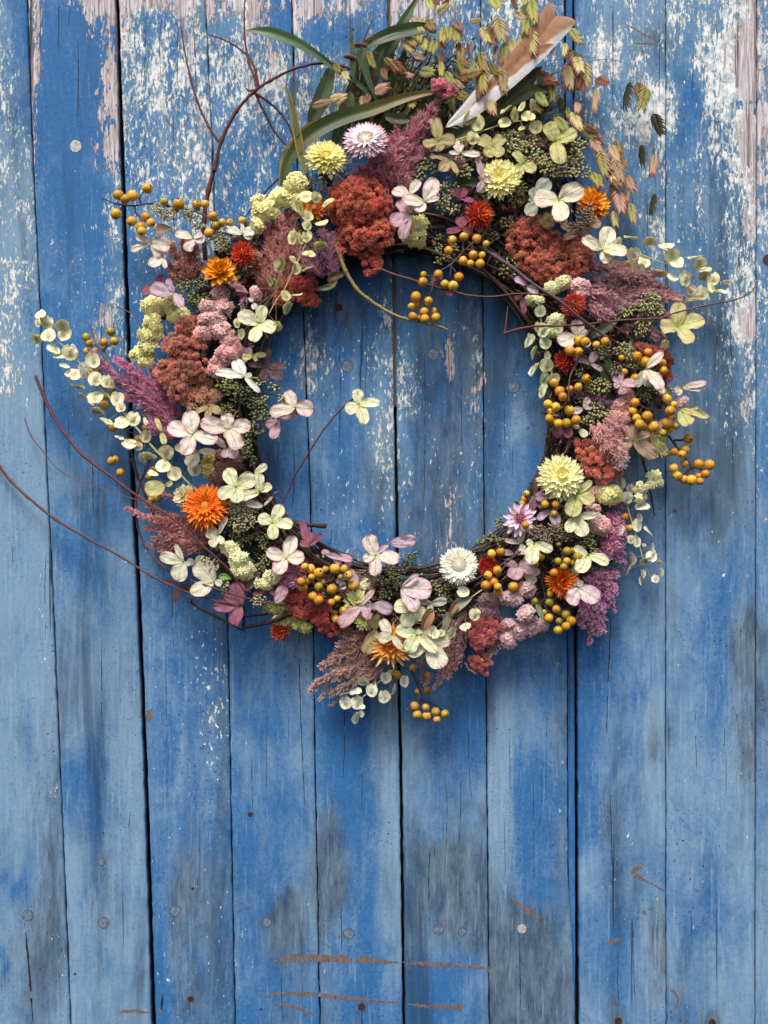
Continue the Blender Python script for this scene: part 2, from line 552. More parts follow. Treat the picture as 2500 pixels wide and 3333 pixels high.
# wear of each board: y, (peel, bare, fade, grime_shade, specks) at the left edge, middle and right edge
WEAR = {
    'a': [(-400, (.5, .3, .6, 0, .3), (.5, .3, .6, 0, .3), (.5, .3, .6, 0, .3)), (1500, (.2, 0, .7, 0, .3), (.2, 0, .7, 0, .3), (.2, 0, .7, 0, .3)), (3700, (0, 0, .9, .2, .2), (0, 0, .9, .2, .2), (0, 0, .9, .2, .2))],
    'b': [(0, (.75, .35, .9, 0, .4), (.75, .3, .7, .0, .3), (.15, .1, .1, 0, .1)), (330, (.7, .3, .7, 0, .5), (.7, .35, .6, 0, .5), (.35, .3, .2, 0, .2)),
          (600, (.6, .2, .8, .1, .5), (.5, .1, .9, .1, .4), (.5, .2, .7, .1, .4)), (950, (.72, .3, .9, 0, .5), (.65, .2, .8, 0, .5), (.5, .1, .6, 0, .4)),
          (1250, (.65, .2, .9, 0, .5), (.6, .15, .9, 0, .4), (.4, .1, .7, .1, .4)), (1450, (.2, 0, .9, 0, .3), (.1, 0, .9, 0, .2), (.2, 0, .9, 0, .3)),
          (1900, (.1, 0, .8, .1, .2), (.05, 0, .85, .2, .1), (.35, .1, .9, .1, .4)), (2400, (.1, .05, .8, .2, .3), (.05, 0, .75, .3, .1), (.3, .1, .8, .3, .4)),
          (3333, (.2, .1, .8, .2, .3), (.05, 0, .7, .35, .2), (.3, .15, .7, .4, .4))],
    'c': [(0, (.5, .75, .3, 0, .3), (.3, .75, .1, 0, .1), (.2, .95, .1, 0, 0)), (100, (.5, .8, .2, 0, .3), (.1, .35, .0, 0, .1), (.2, .85, .1, 0, .0)),
          (250, (.5, .8, .2, 0, .3), (-.2, -.3, .0, 0, .0), (.2, .85, .1, 0, .0)), (450, (.4, .6, .1, 0, .2), (-.1, .0, .0, 0, .1), (.3, .7, .1, 0, .2)),
          (600, (.4, .4, .1, 0, .3), (.15, .1, .0, 0, .3), (.55, .3, .1, 0, .5)), (900, (.2, .2, .1, .0, .4), (.3, .0, .1, 0, .5), (.5, .15, .2, 0, .6)),
          (1080, (.2, .1, .1, 0, .4), (.3, .1, .1, .1, .4), (.55, .5, .2, 0, .6)), (1350, (.05, .0, .1, 0, .4), (.1, .05, .2, .1, .4), (.2, .3, .3, .2, .4)),
          (1600, (0, 0, .35, .1, .2), (.0, .2, .3, .5, .2), (.1, .2, .3, .3, .3)), (1850, (0, 0, .3, 0, .2), (0, 0, .25, 0, .1), (.3, 0, .4, .1, .5)),
          (2150, (0, 0, .6, .3, .2), (0, 0, .75, .3, .1), (.1, 0, .6, .2, .2)), (2500, (0, 0, .6, .3, .1), (0, 0, .6, .25, .1), (0, 0, .8, .2, .1)),
          (2900, (0, 0, .8, .0, .1), (0, 0, .55, .3, .1), (0, 0, .8, .3, .1)), (3333, (0, 0, .8, .1, .1), (0, 0, .7, .4, .1), (0, .05, .7, .4, .2))],
    'd': [(0, (.8, .8, .5, 0, .4), (.7, .85, .5, 0, .4), (.6, .85, .4, 0, .3)), (80, (.75, .55, .3, 0, .4), (.6, .5, .2, 0, .4), (.7, .5, .3, 0, .4)),
          (250, (.7, .4, .2, 0, .5), (.75, .25, .3, .1, .6), (.7, .2, .3, 0, .6)), (450, (.6, .2, .2, 0, .7), (.55, .2, .3, .2, .7), (.7, .1, .3, 0, .7)),
          (700, (.4, .0, .15, 0, .7), (.5, .05, .2, 0, .8), (.7, .1, .3, 0, .9)), (950, (.3, 0, .1, 0, .6), (.35, 0, .1, 0, .7), (.5, 0, .2, 0, .7)),
          (1900, (.0, 0, .35, 0, .4), (.0, 0, .1, 0, .3), (.1, 0, .2, .2, .5)), (2250, (.15, .1, .4, .1, .5), (.1, 0, .25, .1, .5), (.25, 0, .35, .3, .7)),
          (2650, (.1, 0, .35, 0, .4), (.0, 0, .3, .3, .4), (.2, 0, .3, .2, .6)), (2850, (.1, 0, .1, 0, .4), (.1, 0, .4, .6, .4), (.1, 0, .3, .5, .4)),
          (3050, (.2, 0, .2, 0, .5), (.1, 0, .35, .6, .4), (.1, 0, .2, .4, .5)), (3333, (.1, 0, .0, 0, .4), (.1, 0, .3, .5, .4), (.2, 0, .2, .4, .5))],
    'e': [(0, (.6, .85, .2, 0, .3), (.75, .85, .4, 0, .3), (.2, .45, .1, 0, .1)), (90, (.6, .6, .2, 0, .3), (.6, .6, .2, 0, .4), (.1, .25, .0, 0, .1)),
          (250, (.65, .1, .2, 0, .6), (.75, .35, .2, 0, .6), (.45, .25, .1, 0, .3)), (450, (.5, .1, .2, 0, .7), (.55, .15, .2, 0, .7), (.35, .1, .1, 0, .4)),
          (700, (.5, .1, .2, 0, .7), (.4, 0, .1, 0, .7), (.5, .2, .2, 0, .6)), (1900, (.1, 0, .3, 0, .5), (0, 0, .3, 0, .3), (.1, 0, .3, 0, .3)),
          (2150, (.15, 0, .2, .3, .5), (0, 0, .25, .2, .4), (0, 0, .6, .1, .3)), (2500, (.1, 0, .4, .1, .3), (0, 0, .3, 0, .3), (0, 0, .5, 0, .3)),
          (2800, (.1, 0, .2, 0, .3), (0, 0, .2, 0, .2), (0, 0, .5, .3, .2)), (3000, (.2, 0, .3, 0, .5), (0, 0, .3, .6, .2), (0, 0, .6, .4, .3)),
          (3150, (.3, 0, .2, 0, .5), (.1, .1, .1, .4, .2), (0, 0, .3, .3, .3)), (3333, (.2, 0, .1, 0, .4), (0, 0, .2, .7, .2), (0, 0, .1, .1, .3))],
    'f': [(0, (.6, .85, .2, 0, .4), (.6, .8, .3, 0, .4), (.4, .5, .2, 0, .2)), (130, (.5, .7, .1, 0, .3), (.4, .35, .1, 0, .4), (.4, .4, .1, 0, .3)),
          (350, (.6, .4, .2, 0, .6), (.6, .2, .3, 0, .6), (.5, .3, .1, 0, .5)), (850, (.3, 0, .0, .1, .5), (.1, 0, 0, .1, .3), (.45, .1, .1, .1, .4)),
          (1000, (.5, .1, .1, .1, .6), (.1, 0, 0, .2, .4), (.6, .1, .2, .1, .6)), (1200, (.6, .3, .2, .3, .7), (.35, 0, .1, .1, .6), (.6, .0, .3, .1, .7)),
          (1380, (.2, 0, .5, .0, .6), (.2, 0, .15, 0, .5), (.6, .1, .5, 0, .8)), (1600, (.15, .1, .4, .3, .5), (.15, .05, .25, .2, .5), (.4, .1, .7, .0, .8)),
          (1850, (.1, .05, .4, .4, .4), (.2, .05, .2, .1, .6), (.2, 0, .1, 0, .5)), (2200, (0, 0, .1, 0, .3), (.1, 0, .0, 0, .3), (.15, 0, .4, 0, .3)),
          (2500, (.1, 0, .2, 0, .4), (0, 0, .0, 0, .2), (.1, 0, .8, 0, .3)), (2700, (0, 0, .35, .5, .3), (0, 0, .1, .1, .2), (0, 0, .7, .0, .2)),
          (2950, (0, 0, .4, .8, .2), (0, 0, .1, .2, .2), (0, 0, .85, .2, .2)), (3100, (.1, .1, .4, .5, .3), (0, 0, .1, 0, .2), (.2, .1, .7, .2, .3)),
          (3333, (.1, 0, .3, .5, .3), (0, 0, .25, .2, .2), (0, 0, .3, .1, .3))],
    'g': [(0, (.6, .8, .3, 0, .4), (.6, .7, .2, 0, .4), (.5, .4, .2, 0, .3)), (200, (.6, .4, .2, 0, .5), (.5, .3, .2, 0, .5), (.5, .2, .1, 0, .4)),
          (850, (.1, 0, .0, .3, .4), (.2, .1, .0, .4, .4), (.4, .3, .1, .4, .4)), (1100, (.45, 0, .1, .2, .5), (.2, .2, .1, .3, .5), (.4, .3, .1, .5, .4)),
          (1250, (.7, .1, .3, .1, .6), (.2, .25, .1, .2, .5), (.5, .3, .3, .4, .5)), (1500, (.4, .1, .3, .4, .5), (.3, .2, .2, .4, .5), (.45, .3, .3, .5, .6)),
          (1800, (.35, .2, .2, .4, .5), (.3, .35, .2, .7, .5), (.3, .1, .3, .6, .5)), (2200, (.2, 0, .3, .2, .3), (0, 0, .1, .1, .2), (.0, 0, .2, .1, .2)),
          (2450, (0, 0, .7, .4, .3), (0, 0, .2, .1, .3), (0, 0, .1, .3, .2)), (2650, (.1, 0, .5, .4, .2), (.05, .1, .3, .4, .2), (0, 0, .6, .5, .2)),
          (2850, (.1, 0, .4, .6, .2), (0, .1, .4, .7, .2), (0, 0, .5, .8, .2)), (3050, (.1, 0, .5, .5, .2), (0, 0, .5, .5, .2), (0, 0, .3, .6, .2)),
          (3170, (0, 0, .0, 0, .1), (0, 0, .0, 0, .2), (0, 0, .5, 0, .2)), (3333, (0, 0, .1, 0, .2), (.1, 0, .2, .1, .4), (0, 0, .2, .2, .3))],
    'h': [(0, (.6, .4, .2, 0, .5), (.7, .3, .3, 0, .5), (.4, .5, .1, .4, .2)), (250, (.5, .2, .2, .1, .5), (.6, .2, .3, 0, .5), (.4, .3, .1, .4, .3)),
          (600, (.3, 0, .2, .1, .5), (.3, 0, .2, 0, .5), (.3, 0, .2, .2, .4)), (1000, (.1, 0, .0, .3, .3), (.1, .1, .0, .4, .3), (0, 0, 0, .4, .2)),
          (1270, (.2, .3, .1, .3, .4), (.2, .2, .2, .3, .4), (0, 0, .2, .3, .2)), (1450, (.3, .1, .3, .1, .5), (.1, 0, .3, 0, .2), (0, 0, .2, 0, .2)),
          (1800, (.2, .1, .3, .5, .5), (.1, 0, .1, .2, .2), (0, 0, .1, .2, .1)), (2150, (.1, 0, .4, .3, .2), (.1, .05, .2, .5, .3), (.1, .2, .2, .6, .4)),
          (2350, (.1, 0, .8, .2, .3), (0, 0, .4, .1, .2), (.2, .1, .2, .6, .5)), (2600, (0, 0, .9, .1, .2), (.0, 0, .05, 0, .3), (.3, .1, .2, .4, .6)),
          (2900, (0, 0, .8, .4, .2), (0, 0, .15, .2, .2), (.2, .1, .3, .3, .5)), (3050, (0, 0, .4, .9, .2), (0, 0, .3, .6, .3), (.1, 0, .4, .4, .3)),
          (3333, (0, 0, .3, .9, .2), (0, .05, .4, .7, .3), (.1, 0, .4, .6, .3))],
    'i': [(0, (.35, .0, .3, 0, .3), (.55, .1, .6, .1, .5), (.6, .1, .6, 0, .4)), (150, (.4, 0, .3, 0, .3), (.55, .15, .6, .3, .5), (.4, .1, .4, .2, .4)),
          (400, (.4, 0, .2, 0, .3), (.65, .1, .3, .1, .6), (.75, .1, .4, 0, .6)), (550, (.2, 0, .1, 0, .3), (.4, .0, .4, .1, .5), (.6, .1, .4, 0, .5)),
          (750, (.1, 0, .2, 0, .3), (.1, 0, .3, .1, .4), (.75, .25, .4, 0, .5)), (950, (.0, 0, .2, 0, .3), (.15, 0, .35, .1, .4), (.6, .2, .5, 0, .4)),
          (1150, (0, 0, .4, .1, .3), (.1, 0, .6, .1, .4), (.1, 0, .7, .2, .3)), (1500, (0, 0, .6, 0, .2), (0, 0, .55, 0, .1), (0, 0, .6, .1, .1)),
          (1800, (0, 0, .1, .1, .1), (0, 0, .35, 0, .2), (0, 0, .6, .2, .1)), (2100, (.2, .2, .1, .1, .3), (.1, .1, .3, .1, .3), (0, 0, .6, .0, .2)),
          (2400, (0, 0, .1, 0, .3), (0, 0, .3, .2, .2), (0, 0, 1, .4, .2)), (2650, (0, 0, .1, 0, .3), (.1, .0, .55, .1, .6), (.1, 0, .7, .0, .5)),
          (2850, (0, 0, .4, .2, .3), (.1, .0, .45, .1, .6), (0, 0, .3, 0, .4)), (3050, (0, 0, .3, 0, .2), (0, 0, .2, .1, .2), (0, .05, .8, .6, .2)),
          (3333, (.1, 0, .7, 0, .4), (0, 0, .35, .2, .2), (.1, 0, .6, .2, .3))],
    'j': [(0, (.6, .1, .6, .1, .5), (.6, .1, .5, 0, .4), (.9, .8, .4, 0, .2)), (200, (.45, 0, .4, .1, .4), (.65, .15, .3, 0, .4), (.85, .9, .3, 0, .1)),
          (400, (.3, 0, .2, 0, .4), (.6, .1, .3, 0, .5), (.8, .6, .3, 0, .3)), (650, (.35, 0, .5, .1, .5), (.45, 0, .5, 0, .6), (.75, .5, .4, 0, .4)),
          (850, (.2, 0, .6, .2, .6), (.3, 0, .6, .1, .7), (.75, .35, .4, 0, .5)), (1080, (.3, 0, .6, .2, .6), (.35, 0, .5, .1, .6), (.8, .6, .4, 0, .4)),
          (1350, (.2, 0, .6, .2, .4), (.3, .1, .6, .1, .5), (.6, .3, .5, .1, .5)), (1550, (.05, 0, .7, .1, .2), (.1, 0, .6, 0, .3), (.2, 0, .7, 0, .3)),
          (1850, (0, 0, .6, .2, .2), (.1, .1, .3, .2, .3), (.0, .05, .4, .1, .3)), (2050, (.1, 0, .7, .2, .2), (.1, .0, .2, 0, .3), (.1, 0, .4, .5, .3)),
          (2250, (0, 0, .5, .3, .2), (.1, 0, .4, .2, .3), (.1, .05, .7, .5, .3)), (2500, (0, 0, .6, .2, .2), (0, 0, .7, 0, .3), (.1, .1, 1, .5, .3)),
          (2700, (0, 0, .5, .1, .3), (0, 0, .5, .0, .4), (.1, .1, .8, .5, .3)), (3000, (0, 0, .5, .1, .4), (0, 0, .4, .2, .3), (.0, 0, .8, .0, .3)),
          (3333, (.1, .1, .4, .3, .3), (0, 0, .7, .2, .3), (.1, 0, .8, .1, .3))],
    'k': [(0, (.7, .4, .4, 0, .4), (.7, .4, .4, 0, .4), (.7, .4, .4, 0, .4)), (400, (.6, .7, .4, 0, .4), (.5, .1, .3, 0, .4), (.5, .1, .3, 0, .4)), (900, (.6, .3, .3, 0, .5), (.4, .1, .2, 0, .5), (.4, .1, .3, 0, .4)),
          (1400, (.4, .2, .4, 0, .4), (.2, 0, .5, 0, .4), (.2, 0, .5, 0, .4)), (2200, (.0, 0, .5, .6, .2), (0, 0, .5, .4, .2), (0, 0, .5, .3, .2)),
          (3333, (0, 0, .8, .0, .3), (0, 0, .7, .0, .3), (0, 0, .7, .0, .3))],
}
for k_ in WEAR:
    WEAR[k_] = [(y, l, m, r) for (y, l, m, r) in WEAR[k_]]
# extra patches: photo x, y, rx, ry, change of (peel, bare, fade, grime_shade, specks)
PATCH = [
    (1430, 1300, 140, 520, (-.08, .05, -.1, .5, 0)), (1130, 1250, 150, 500, (-.12, 0, 0, .15, 0)), (1680, 1150, 100, 260, (0, 0, 0, .3, 0)), (1120, 980, 160, 160, (0, 0, 0, .35, 0)), (1600, 1750, 60, 200, (0, 0, 0, .3, 0)),  # ring opening: this grime also paints in the wreath's shade
    (1720, 3150, 120, 240, (0, 0, 0, .6, 0)), (1480, 2880, 90, 240, (0, 0, 0, .3, 0)), (1080, 2830, 40, 200, (0, 0, 0, .3, 0)), (940, 3020, 40, 150, (0, 0, 0, .4, 0)), (610, 2980, 60, 220, (0, 0, 0, .2, 0)),
    (170, 2980, 40, 140, (0, 0, 0, .5, 0)), (310, 2900, 40, 260, (0, 0, 0, .4, 0)), (2440, 2080, 40, 150, (0, 0, 0, .6, 0)), (2430, 2400, 40, 160, (0, 0, 0, .5, 0)), (2130, 1980, 40, 120, (0, 0, 0, .4, 0)), (2120, 160, 80, 60, (0, 0, 0, .5, 0)),
    (320, 1060, 45, 90, (.1, .35, .1, 0, .2)), (315, 2640, 22, 230, (-.1, 0, -.7, -.2, 0)), (250, 2550, 50, 130, (0, 0, -.5, -.2, 0)),
    (40, 2880, 45, 40, (0, 0, -.6, -.2, 0)), (10, 3150, 15, 60, (0, 0, -.8, -.2, 0)),
    (1070, 1190, 110, 22, (.1, .3, .2, .2, .2)), (1000, 1150, 22, 120, (.25, .2, .2, 0, .2)), (1240, 1440, 45, 150, (.15, 0, .5, 0, .3)),
    (1560, 1240, 22, 50, (0, .6, .2, .2, 0)), (1470, 1200, 14, 100, (0, .5, .1, .2, 0)), (1465, 1650, 16, 120, (0, .5, 0, .3, 0)),
    (1680, 1275, 60, 14, (.2, .3, .1, 0, .3)), (1695, 1465, 30, 16, (.3, .2, .3, 0, 0)), (1690, 1380, 40, 60, (0, 0, .4, -.2, 0)),
    (1640, 2500, 25, 300, (0, 0, .5, 0, 0)), (1270, 2650, 28, 260, (0, 0, .6, 0, 0)), (1130, 2330, 50, 260, (0, 0, -.3, -.2, 0)),
    (2170, 380, 30, 110, (.5, .2, .1, 0, .1)), (2120, 330, 25, 60, (.4, 0, .1, 0, .1)), (1970, 180, 45, 60, (.35, 0, .3, 0, .1)), (2090, 430, 18, 40, (.6, 0, 0, 0, 0)),
    (2430, 430, 40, 170, (.4, .5, .1, 0, 0)), (2440, 330, 60, 8, (-1.2, -1.2, -.5, 0, -1)), (2400, 190, 60, 120, (.3, .3, 0, 0, 0)), (2430, 180, 14, 22, (0, 0, 0, .9, 0)),
    (2130, 130, 60, 30, (0, .1, .1, .5, 0)), (2420, 1030, 35, 60, (.5, .3, 0, 0, 0)), (2320, 250, 30, 120, (.3, .1, .2, 0, 0)), (2250, 320, 30, 90, (-.5, 0, -.3, 0, 0)),
    (2130, 2440, 30, 170, (0, .05, .6, .3, 0)), (2130, 3080, 30, 130, (0, .1, .6, .5, 0)), (2400, 2100, 40, 90, (0, .05, .3, .6, 0)),
    (820, 2880, 60, 110, (0, 0, -.2, -.3, 0)), (930, 3000, 50, 110, (0, 0, .1, .6, 0)), (1070, 2830, 60, 130, (0, 0, .2, .6, 0)),
    (1480, 2900, 80, 160, (0, 0, .1, .35, 0)), (1700, 3150, 90, 140, (0, 0, .1, .4, 0)), (560, 3000, 40, 200, (0, 0, .2, .3, 0)), (520, 3200, 22, 120, (0, 0, -.5, -.8, 0)),
    (640, 2100, 30, 160, (.1, .05, .1, 0, .3)), (690, 2300, 30, 260, (.12, 0, .1, .1, .3)), (905, 250, 32, 130, (.4, .3, .2, 0, 0)), (780, 200, 30, 90, (.1, -.3, -.2, 0, 0)),
    (200, 300, 60, 260, (-.6, -.7, -.2, 0, -.1)), (300, 380, 60, 160, (0, .2, 0, 0, 0)), (480, 110, 40, 60, (-.2, -.5, 0, 0, 0)), (1050, 110, 60, 30, (-.4, -.6, 0, 0, 0)), (730, 90, 50, 40, (-.3, -.5, 0, 0, 0)),
    (1160, 140, 20, 60, (-.4, -.5, 0, 0, 0)), (360, 1030, 20, 40, (0, .3, 0, 0, 0)), (2340, 1760, 60, 130, (.0, .15, .2, .2, .2)), (1990, 2050, 40, 25, (.2, .4, 0, 0, .2)),
    (2010, 3300, 30, 45, (0, 0, -.2, 1.0, 0)), (2316, 3310, 30, 45, (0, 0, -.2, 1.0, 0)), (1177, 3275, 26, 30, (0, 0, -.2, .8, 0)), (621, 3251, 24, 28, (0, 0, -.2, .8, 0)),
    (1102, 1002, 26, 40, (-.2, 0, -.2, .6, 0)), (300, 470, 40, 10, (.2, .1, 0, 0, 0)), (1580, 900, 30, 100, (.2, .3, 0, .3, .1)),
]


def wear_at(rows, y, f, x):
    if y <= rows[0][0]:
        r = rows[0][1:]
        q = [r[0], r[1], r[2]]
    elif y >= rows[-1][0]:
        r = rows[-1][1:]
        q = [r[0], r[1], r[2]]
    else:
        for a, b in zip(rows, rows[1:]):
            if y <= b[0]:
                t = (y - a[0]) / (b[0] - a[0])
                t = t * t * (3 - 2 * t)
                q = [[a[k][i] + (b[k][i] - a[k][i]) * t for i in range(5)] for k in (1, 2, 3)]
                break
    if f < 0.5:
        t = f * 2; t = t * t * (3 - 2 * t)
        w = [q[0][i] + (q[1][i] - q[0][i]) * t for i in range(5)]
    else:
        t = f * 2 - 1; t = t * t * (3 - 2 * t)
        w = [q[1][i] + (q[2][i] - q[1][i]) * t for i in range(5)]
    wx = x + 16 * mnoise.noise(Vector((x / 60, y / 130, 5))) + 7 * mnoise.noise(Vector((x / 20, y / 40, 8)))
    wy = y + 70 * mnoise.noise(Vector((x / 30, y / 160, 2)))
    for (px, py, rx, ry, dw) in PATCH:
        dx = (wx - px) / rx; dy = (wy - py) / ry
        if abs(dy) < .5 and ry < 30:
            dy = (y - py) / ry
        dd = dx * dx + dy * dy
        if dd < 5:
            g = math.exp(-dd * 0.9)
            for i in range(5):
                w[i] += dw[i] * g
    return w


BOARDS = []


def board(parent, le, re_, rows, gapl, gapr, depth, seed, label=None):
    """one board as a solid with worn arrises"""
    BOARDS.append((le, re_, gapl, gapr, depth, seed))
    rnd = random.Random(seed)
    ys = [-400 + i * 16.0 for i in range(0, 257)]
    NX = 18
    V = []; wear = []; dirt_shade = []
    prof = [(0, -60), (0, -7), (1.5, -1.8), (5, 0)]
    for y in ys:
        nl = mnoise.noise(Vector((seed * 3.1, y / 38, 0))) * 2.4 + mnoise.noise(Vector((seed * 3.1, y / 9, 4))) * 1.0
        nr = mnoise.noise(Vector((seed * 5.7, y / 38, 9))) * 2.4 + mnoise.noise(Vector((seed * 5.7, y / 9, 7))) * 1.0
        xl = ev(le, y) + gapl + nl; xr = ev(re_, y) - gapr + nr
        cols = [(xl + a, b) for a, b in prof]
        for k in range(1, NX):
            cols.append((xl + 6 + (xr - xl - 12) * k / NX, 0))
        cols += [(xr - a, b) for a, b in reversed(prof)]
        for (x, dz) in cols:
            f = (x - xl) / (xr - xl)
            w = wear_at(rows, y, f, x)
            w[2] += 0
            cup = -1.2 * (2 * f - 1) ** 2 + mnoise.noise(Vector((x / 90, y / 400, seed))) * 1.5
            V.append(((x - 1250) * S, -(depth + dz + cup) * S, Z0 + (1666.5 - y) * S))
            wear.append((max(-0.5, w[0]), max(-0.5, w[1]), w[2], 1)); dirt_shade.append((w[3], w[4], seed * 0.137 % 1.0, 1))
    n = NX + 2 * len(prof) - 1
    F = []
    for i in range(len(ys) - 1):
        for j in range(n - 1):
            a = i * n + j
            F.append((a, a + 1, a + n + 1, a + n))
        F.append((i * n + n - 1, i * n, (i + 1) * n, (i + 1) * n + n - 1))
    F.append(tuple(range(n - 1, -1, -1)))
    F.append(tuple(range((len(ys) - 1) * n, len(ys) * n)))
    me = bpy.data.meshes.new('plank')
    me.from_pydata(V, [], [tuple(reversed(f)) for f in F])
    for nm, dat in (('wear', wear), ('dirt_shade', dirt_shade)):
        ca = me.color_attributes.new(nm, 'FLOAT_COLOR', 'POINT')
        ca.data.foreach_set('color', [q for w in dat for q in w])
    me.polygons.foreach_set('use_smooth', [True] * len(me.polygons))
    me.materials.append(M_BOARD)
    me.update()
    return link('plank', me, parent, None, label)


def wall_thing(name, label, cat, x):
    o = bpy.data.objects.new(name, None)
    COL.objects.link(o)
    o['label'] = label; o['category'] = cat
    return o


left_wall = wall_thing('plank_wall', 'pale grey-blue weathered boards left of the long dark gap', 'wall', 0)
door = wall_thing('plank_door', 'peeling blue plank door in the middle with the wreath hanging on it', 'door', 0)
right_wall = wall_thing('plank_wall', 'flaking light blue boards right of the door, with white primer patches', 'wall', 0)
board(left_wall, [(-400, -500), (3700, -340)], [(-400, -210), (3700, -50)], WEAR['a'], 0, 0, -4, 3)
board(left_wall, [(-400, -206), (3700, -46)], SE[1], WEAR['b'], 4, 1.3, 0, 1)
board(left_wall, SE[1], SE[2], WEAR['c'], 2.5, 7, 1, 2)
board(door, SE[2], SE[3], WEAR['d'], 7, 1.2, 4, 4)
board(door, SE[3], SE[4], WEAR['e'], 1.3, 1.5, 2, 5)
board(door, SE[4], SE[5], WEAR['f'], 1.6, 4.5, 5, 6)
board(door, SE[5], SE[6], WEAR['g'], 4.5, 1.3, 2, 7)
board(door, SE[6], SE[7], WEAR['h'], 1.4, 2.5, 4, 8)
board(right_wall, SE['7r'], SE[8], WEAR['i'], 4, 1.3, 12, 9)
board(right_wall, SE[8], SE[9], WEAR['j'], 1.3, 1.3, 10, 10)
board(right_wall, SE[9], SE[10], WEAR['k'], 1.3, 1.3, 8, 11)
board(right_wall, SE[10], [(-400, 3040), (3700, 3040)], WEAR['k'], 2.2, 2.2, 9, 12)


def prism(name, pts, d0, d1, m, parent, label=None, kind=None):
    """flat shape with real thickness; pts in photo units, from depth d0 to d1"""
    n = len(pts)
    def w(x, y, d):
        return ((x - 1250) * S, -d * S, Z0 + (1666.5 - y) * S)
    V = [w(x, y, d0) for x, y in pts] + [w(x, y, d1) for x, y in pts]
    F = [tuple(range(n, 2 * n)), tuple(reversed(range(n)))]
    for i in range(n):
        j = (i + 1) % n
        F.append((i, j, n + j, n + i))
    me = bpy.data.meshes.new(name)
    me.from_pydata(V, [], F); me.materials.append(m); me.update()
    import bmesh
    b = bmesh.new(); b.from_mesh(me); bmesh.ops.recalc_face_normals(b, faces=b.faces); b.to_mesh(me); b.free()
    return link(name, me, parent, None, label, kind)


def strip(name, cl, hw, d0, d1, m, parent, y0=-400, y1=3700, step=40, jit=1.5, seed=1, label=None):
    rnd = random.Random(seed)
    L = []; R = []
    y = y0
    while y <= y1:
        x = ev(cl, y)
        L.append((x - hw + rnd.uniform(-jit, jit), y)); R.append((x + hw + rnd.uniform(-jit, jit), y))
        y += step
    return prism(name, L + R[::-1], d0, d1, m, parent, label)


prism('backing_board', [(-700, -420), (455, -420), (455, 3720), (-700, 3720)], -95, -64, M_DARK, left_wall)
prism('backing_board', [(458, -420), (1852, -420), (1852, 3720), (458, 3720)], -96, -65, M_DARK, door)
prism('backing_board', [(1855, -420), (3100, -420), (3100, 3720), (1855, 3720)], -95, -64, M_DARK, right_wall)
strip('gap_batten', SE[5], 6, -60, -9, M_BROWN, door, -400, 1330, seed=5)
strip('gap_batten', [(-400, 1853), (0, 1854), (3333, 1864)], 10, -50, -10, M_BOARD, right_wall, seed=6, jit=0.8)
strip('gap_batten', SE[3], 9, -60, -3, M_BROWN, door, -400, 70, 20, seed=7)
strip('gap_batten', [(200, 962), (360, 964)], 8, -30, 3.5, M_BROWN, door, 226, 335, 12, 2, seed=8)


def jag(pts, w, seed, taper=True, step=5, rough=0.6):
    rnd = random.Random(seed)
    P = [Vector((x, y, 0)) for x, y in pts]
    sp = spline(P, max(2, int((P[0] - P[-1]).length / step / max(1, len(P) - 1))))
    L = []; R = []
    for i, p in enumerate(sp):
        t = (sp[min(i + 1, len(sp) - 1)] - sp[max(i - 1, 0)])
        nrm = Vector((-t.y, t.x, 0)).normalized()
        e = i / max(1, len(sp) - 1)
        ww = w * 0.5 * ((min(1, 4 * e + .1) * min(1, 4 * (1 - e) + .1)) if taper else 1)
        a = ww * (1 + rnd.uniform(-rough, rough)); b = ww * (1 + rnd.uniform(-rough, rough))
        L.append(((p + nrm * a).x, (p + nrm * a).y)); R.append(((p - nrm * b).x, (p - nrm * b).y))
    return L + R[::-1]


def parent_for(x):
    return left_wall if x < 470 else (door if x < 1860 else right_wall)


def surf(x, y=2800):
    """height of the board surface there"""
    for le, re_, gl, gr, dep, sd_ in BOARDS:
        xl = ev(le, y) + gl; xr = ev(re_, y) - gr
        if xl <= x <= xr:
            f = (x - xl) / (xr - xl)
            return dep - 1.2 * (2 * f - 1) ** 2 + mnoise.noise(Vector((x / 90, y / 400, sd_))) * 1.5
    return -8


def ribbon(name, pts, w, seed, up, m, parent, step=9, rough=.5, gaps=0.0):
    """thin worn mark that follows the board surface, quads along its length"""
    out = jag(pts, w, seed, True, step, rough)
    n = len(out) // 2
    L = out[:n]; R = out[n:][::-1]
    rnd = random.Random(seed)
    V = []; F = []
    for a_, b_ in zip(L, R):
        for (x, y), dz in ((a_, -3), (a_, up), (b_, up), (b_, -3)):
            V.append(((x - 1250) * S, -(surf(x, y) + dz) * S, Z0 + (1666.5 - y) * S))
    skip = 0
    for i in range(n - 1):
        if rnd.random() < gaps:
            skip = rnd.randrange(1, 4)
        if skip > 0:
            skip -= 1
            continue
        for j in range(3):
            a_ = i * 4 + j
            F.append((a_, a_ + 1, a_ + 5, a_ + 4))
    me = bpy.data.meshes.new(name)
    me.from_pydata(V, [], F); me.materials.append(m); me.update()
    import bmesh
    b = bmesh.new(); b.from_mesh(me); bmesh.ops.recalc_face_normals(b, faces=b.faces); b.to_mesh(me); b.free()
    return link(name, me, parent)


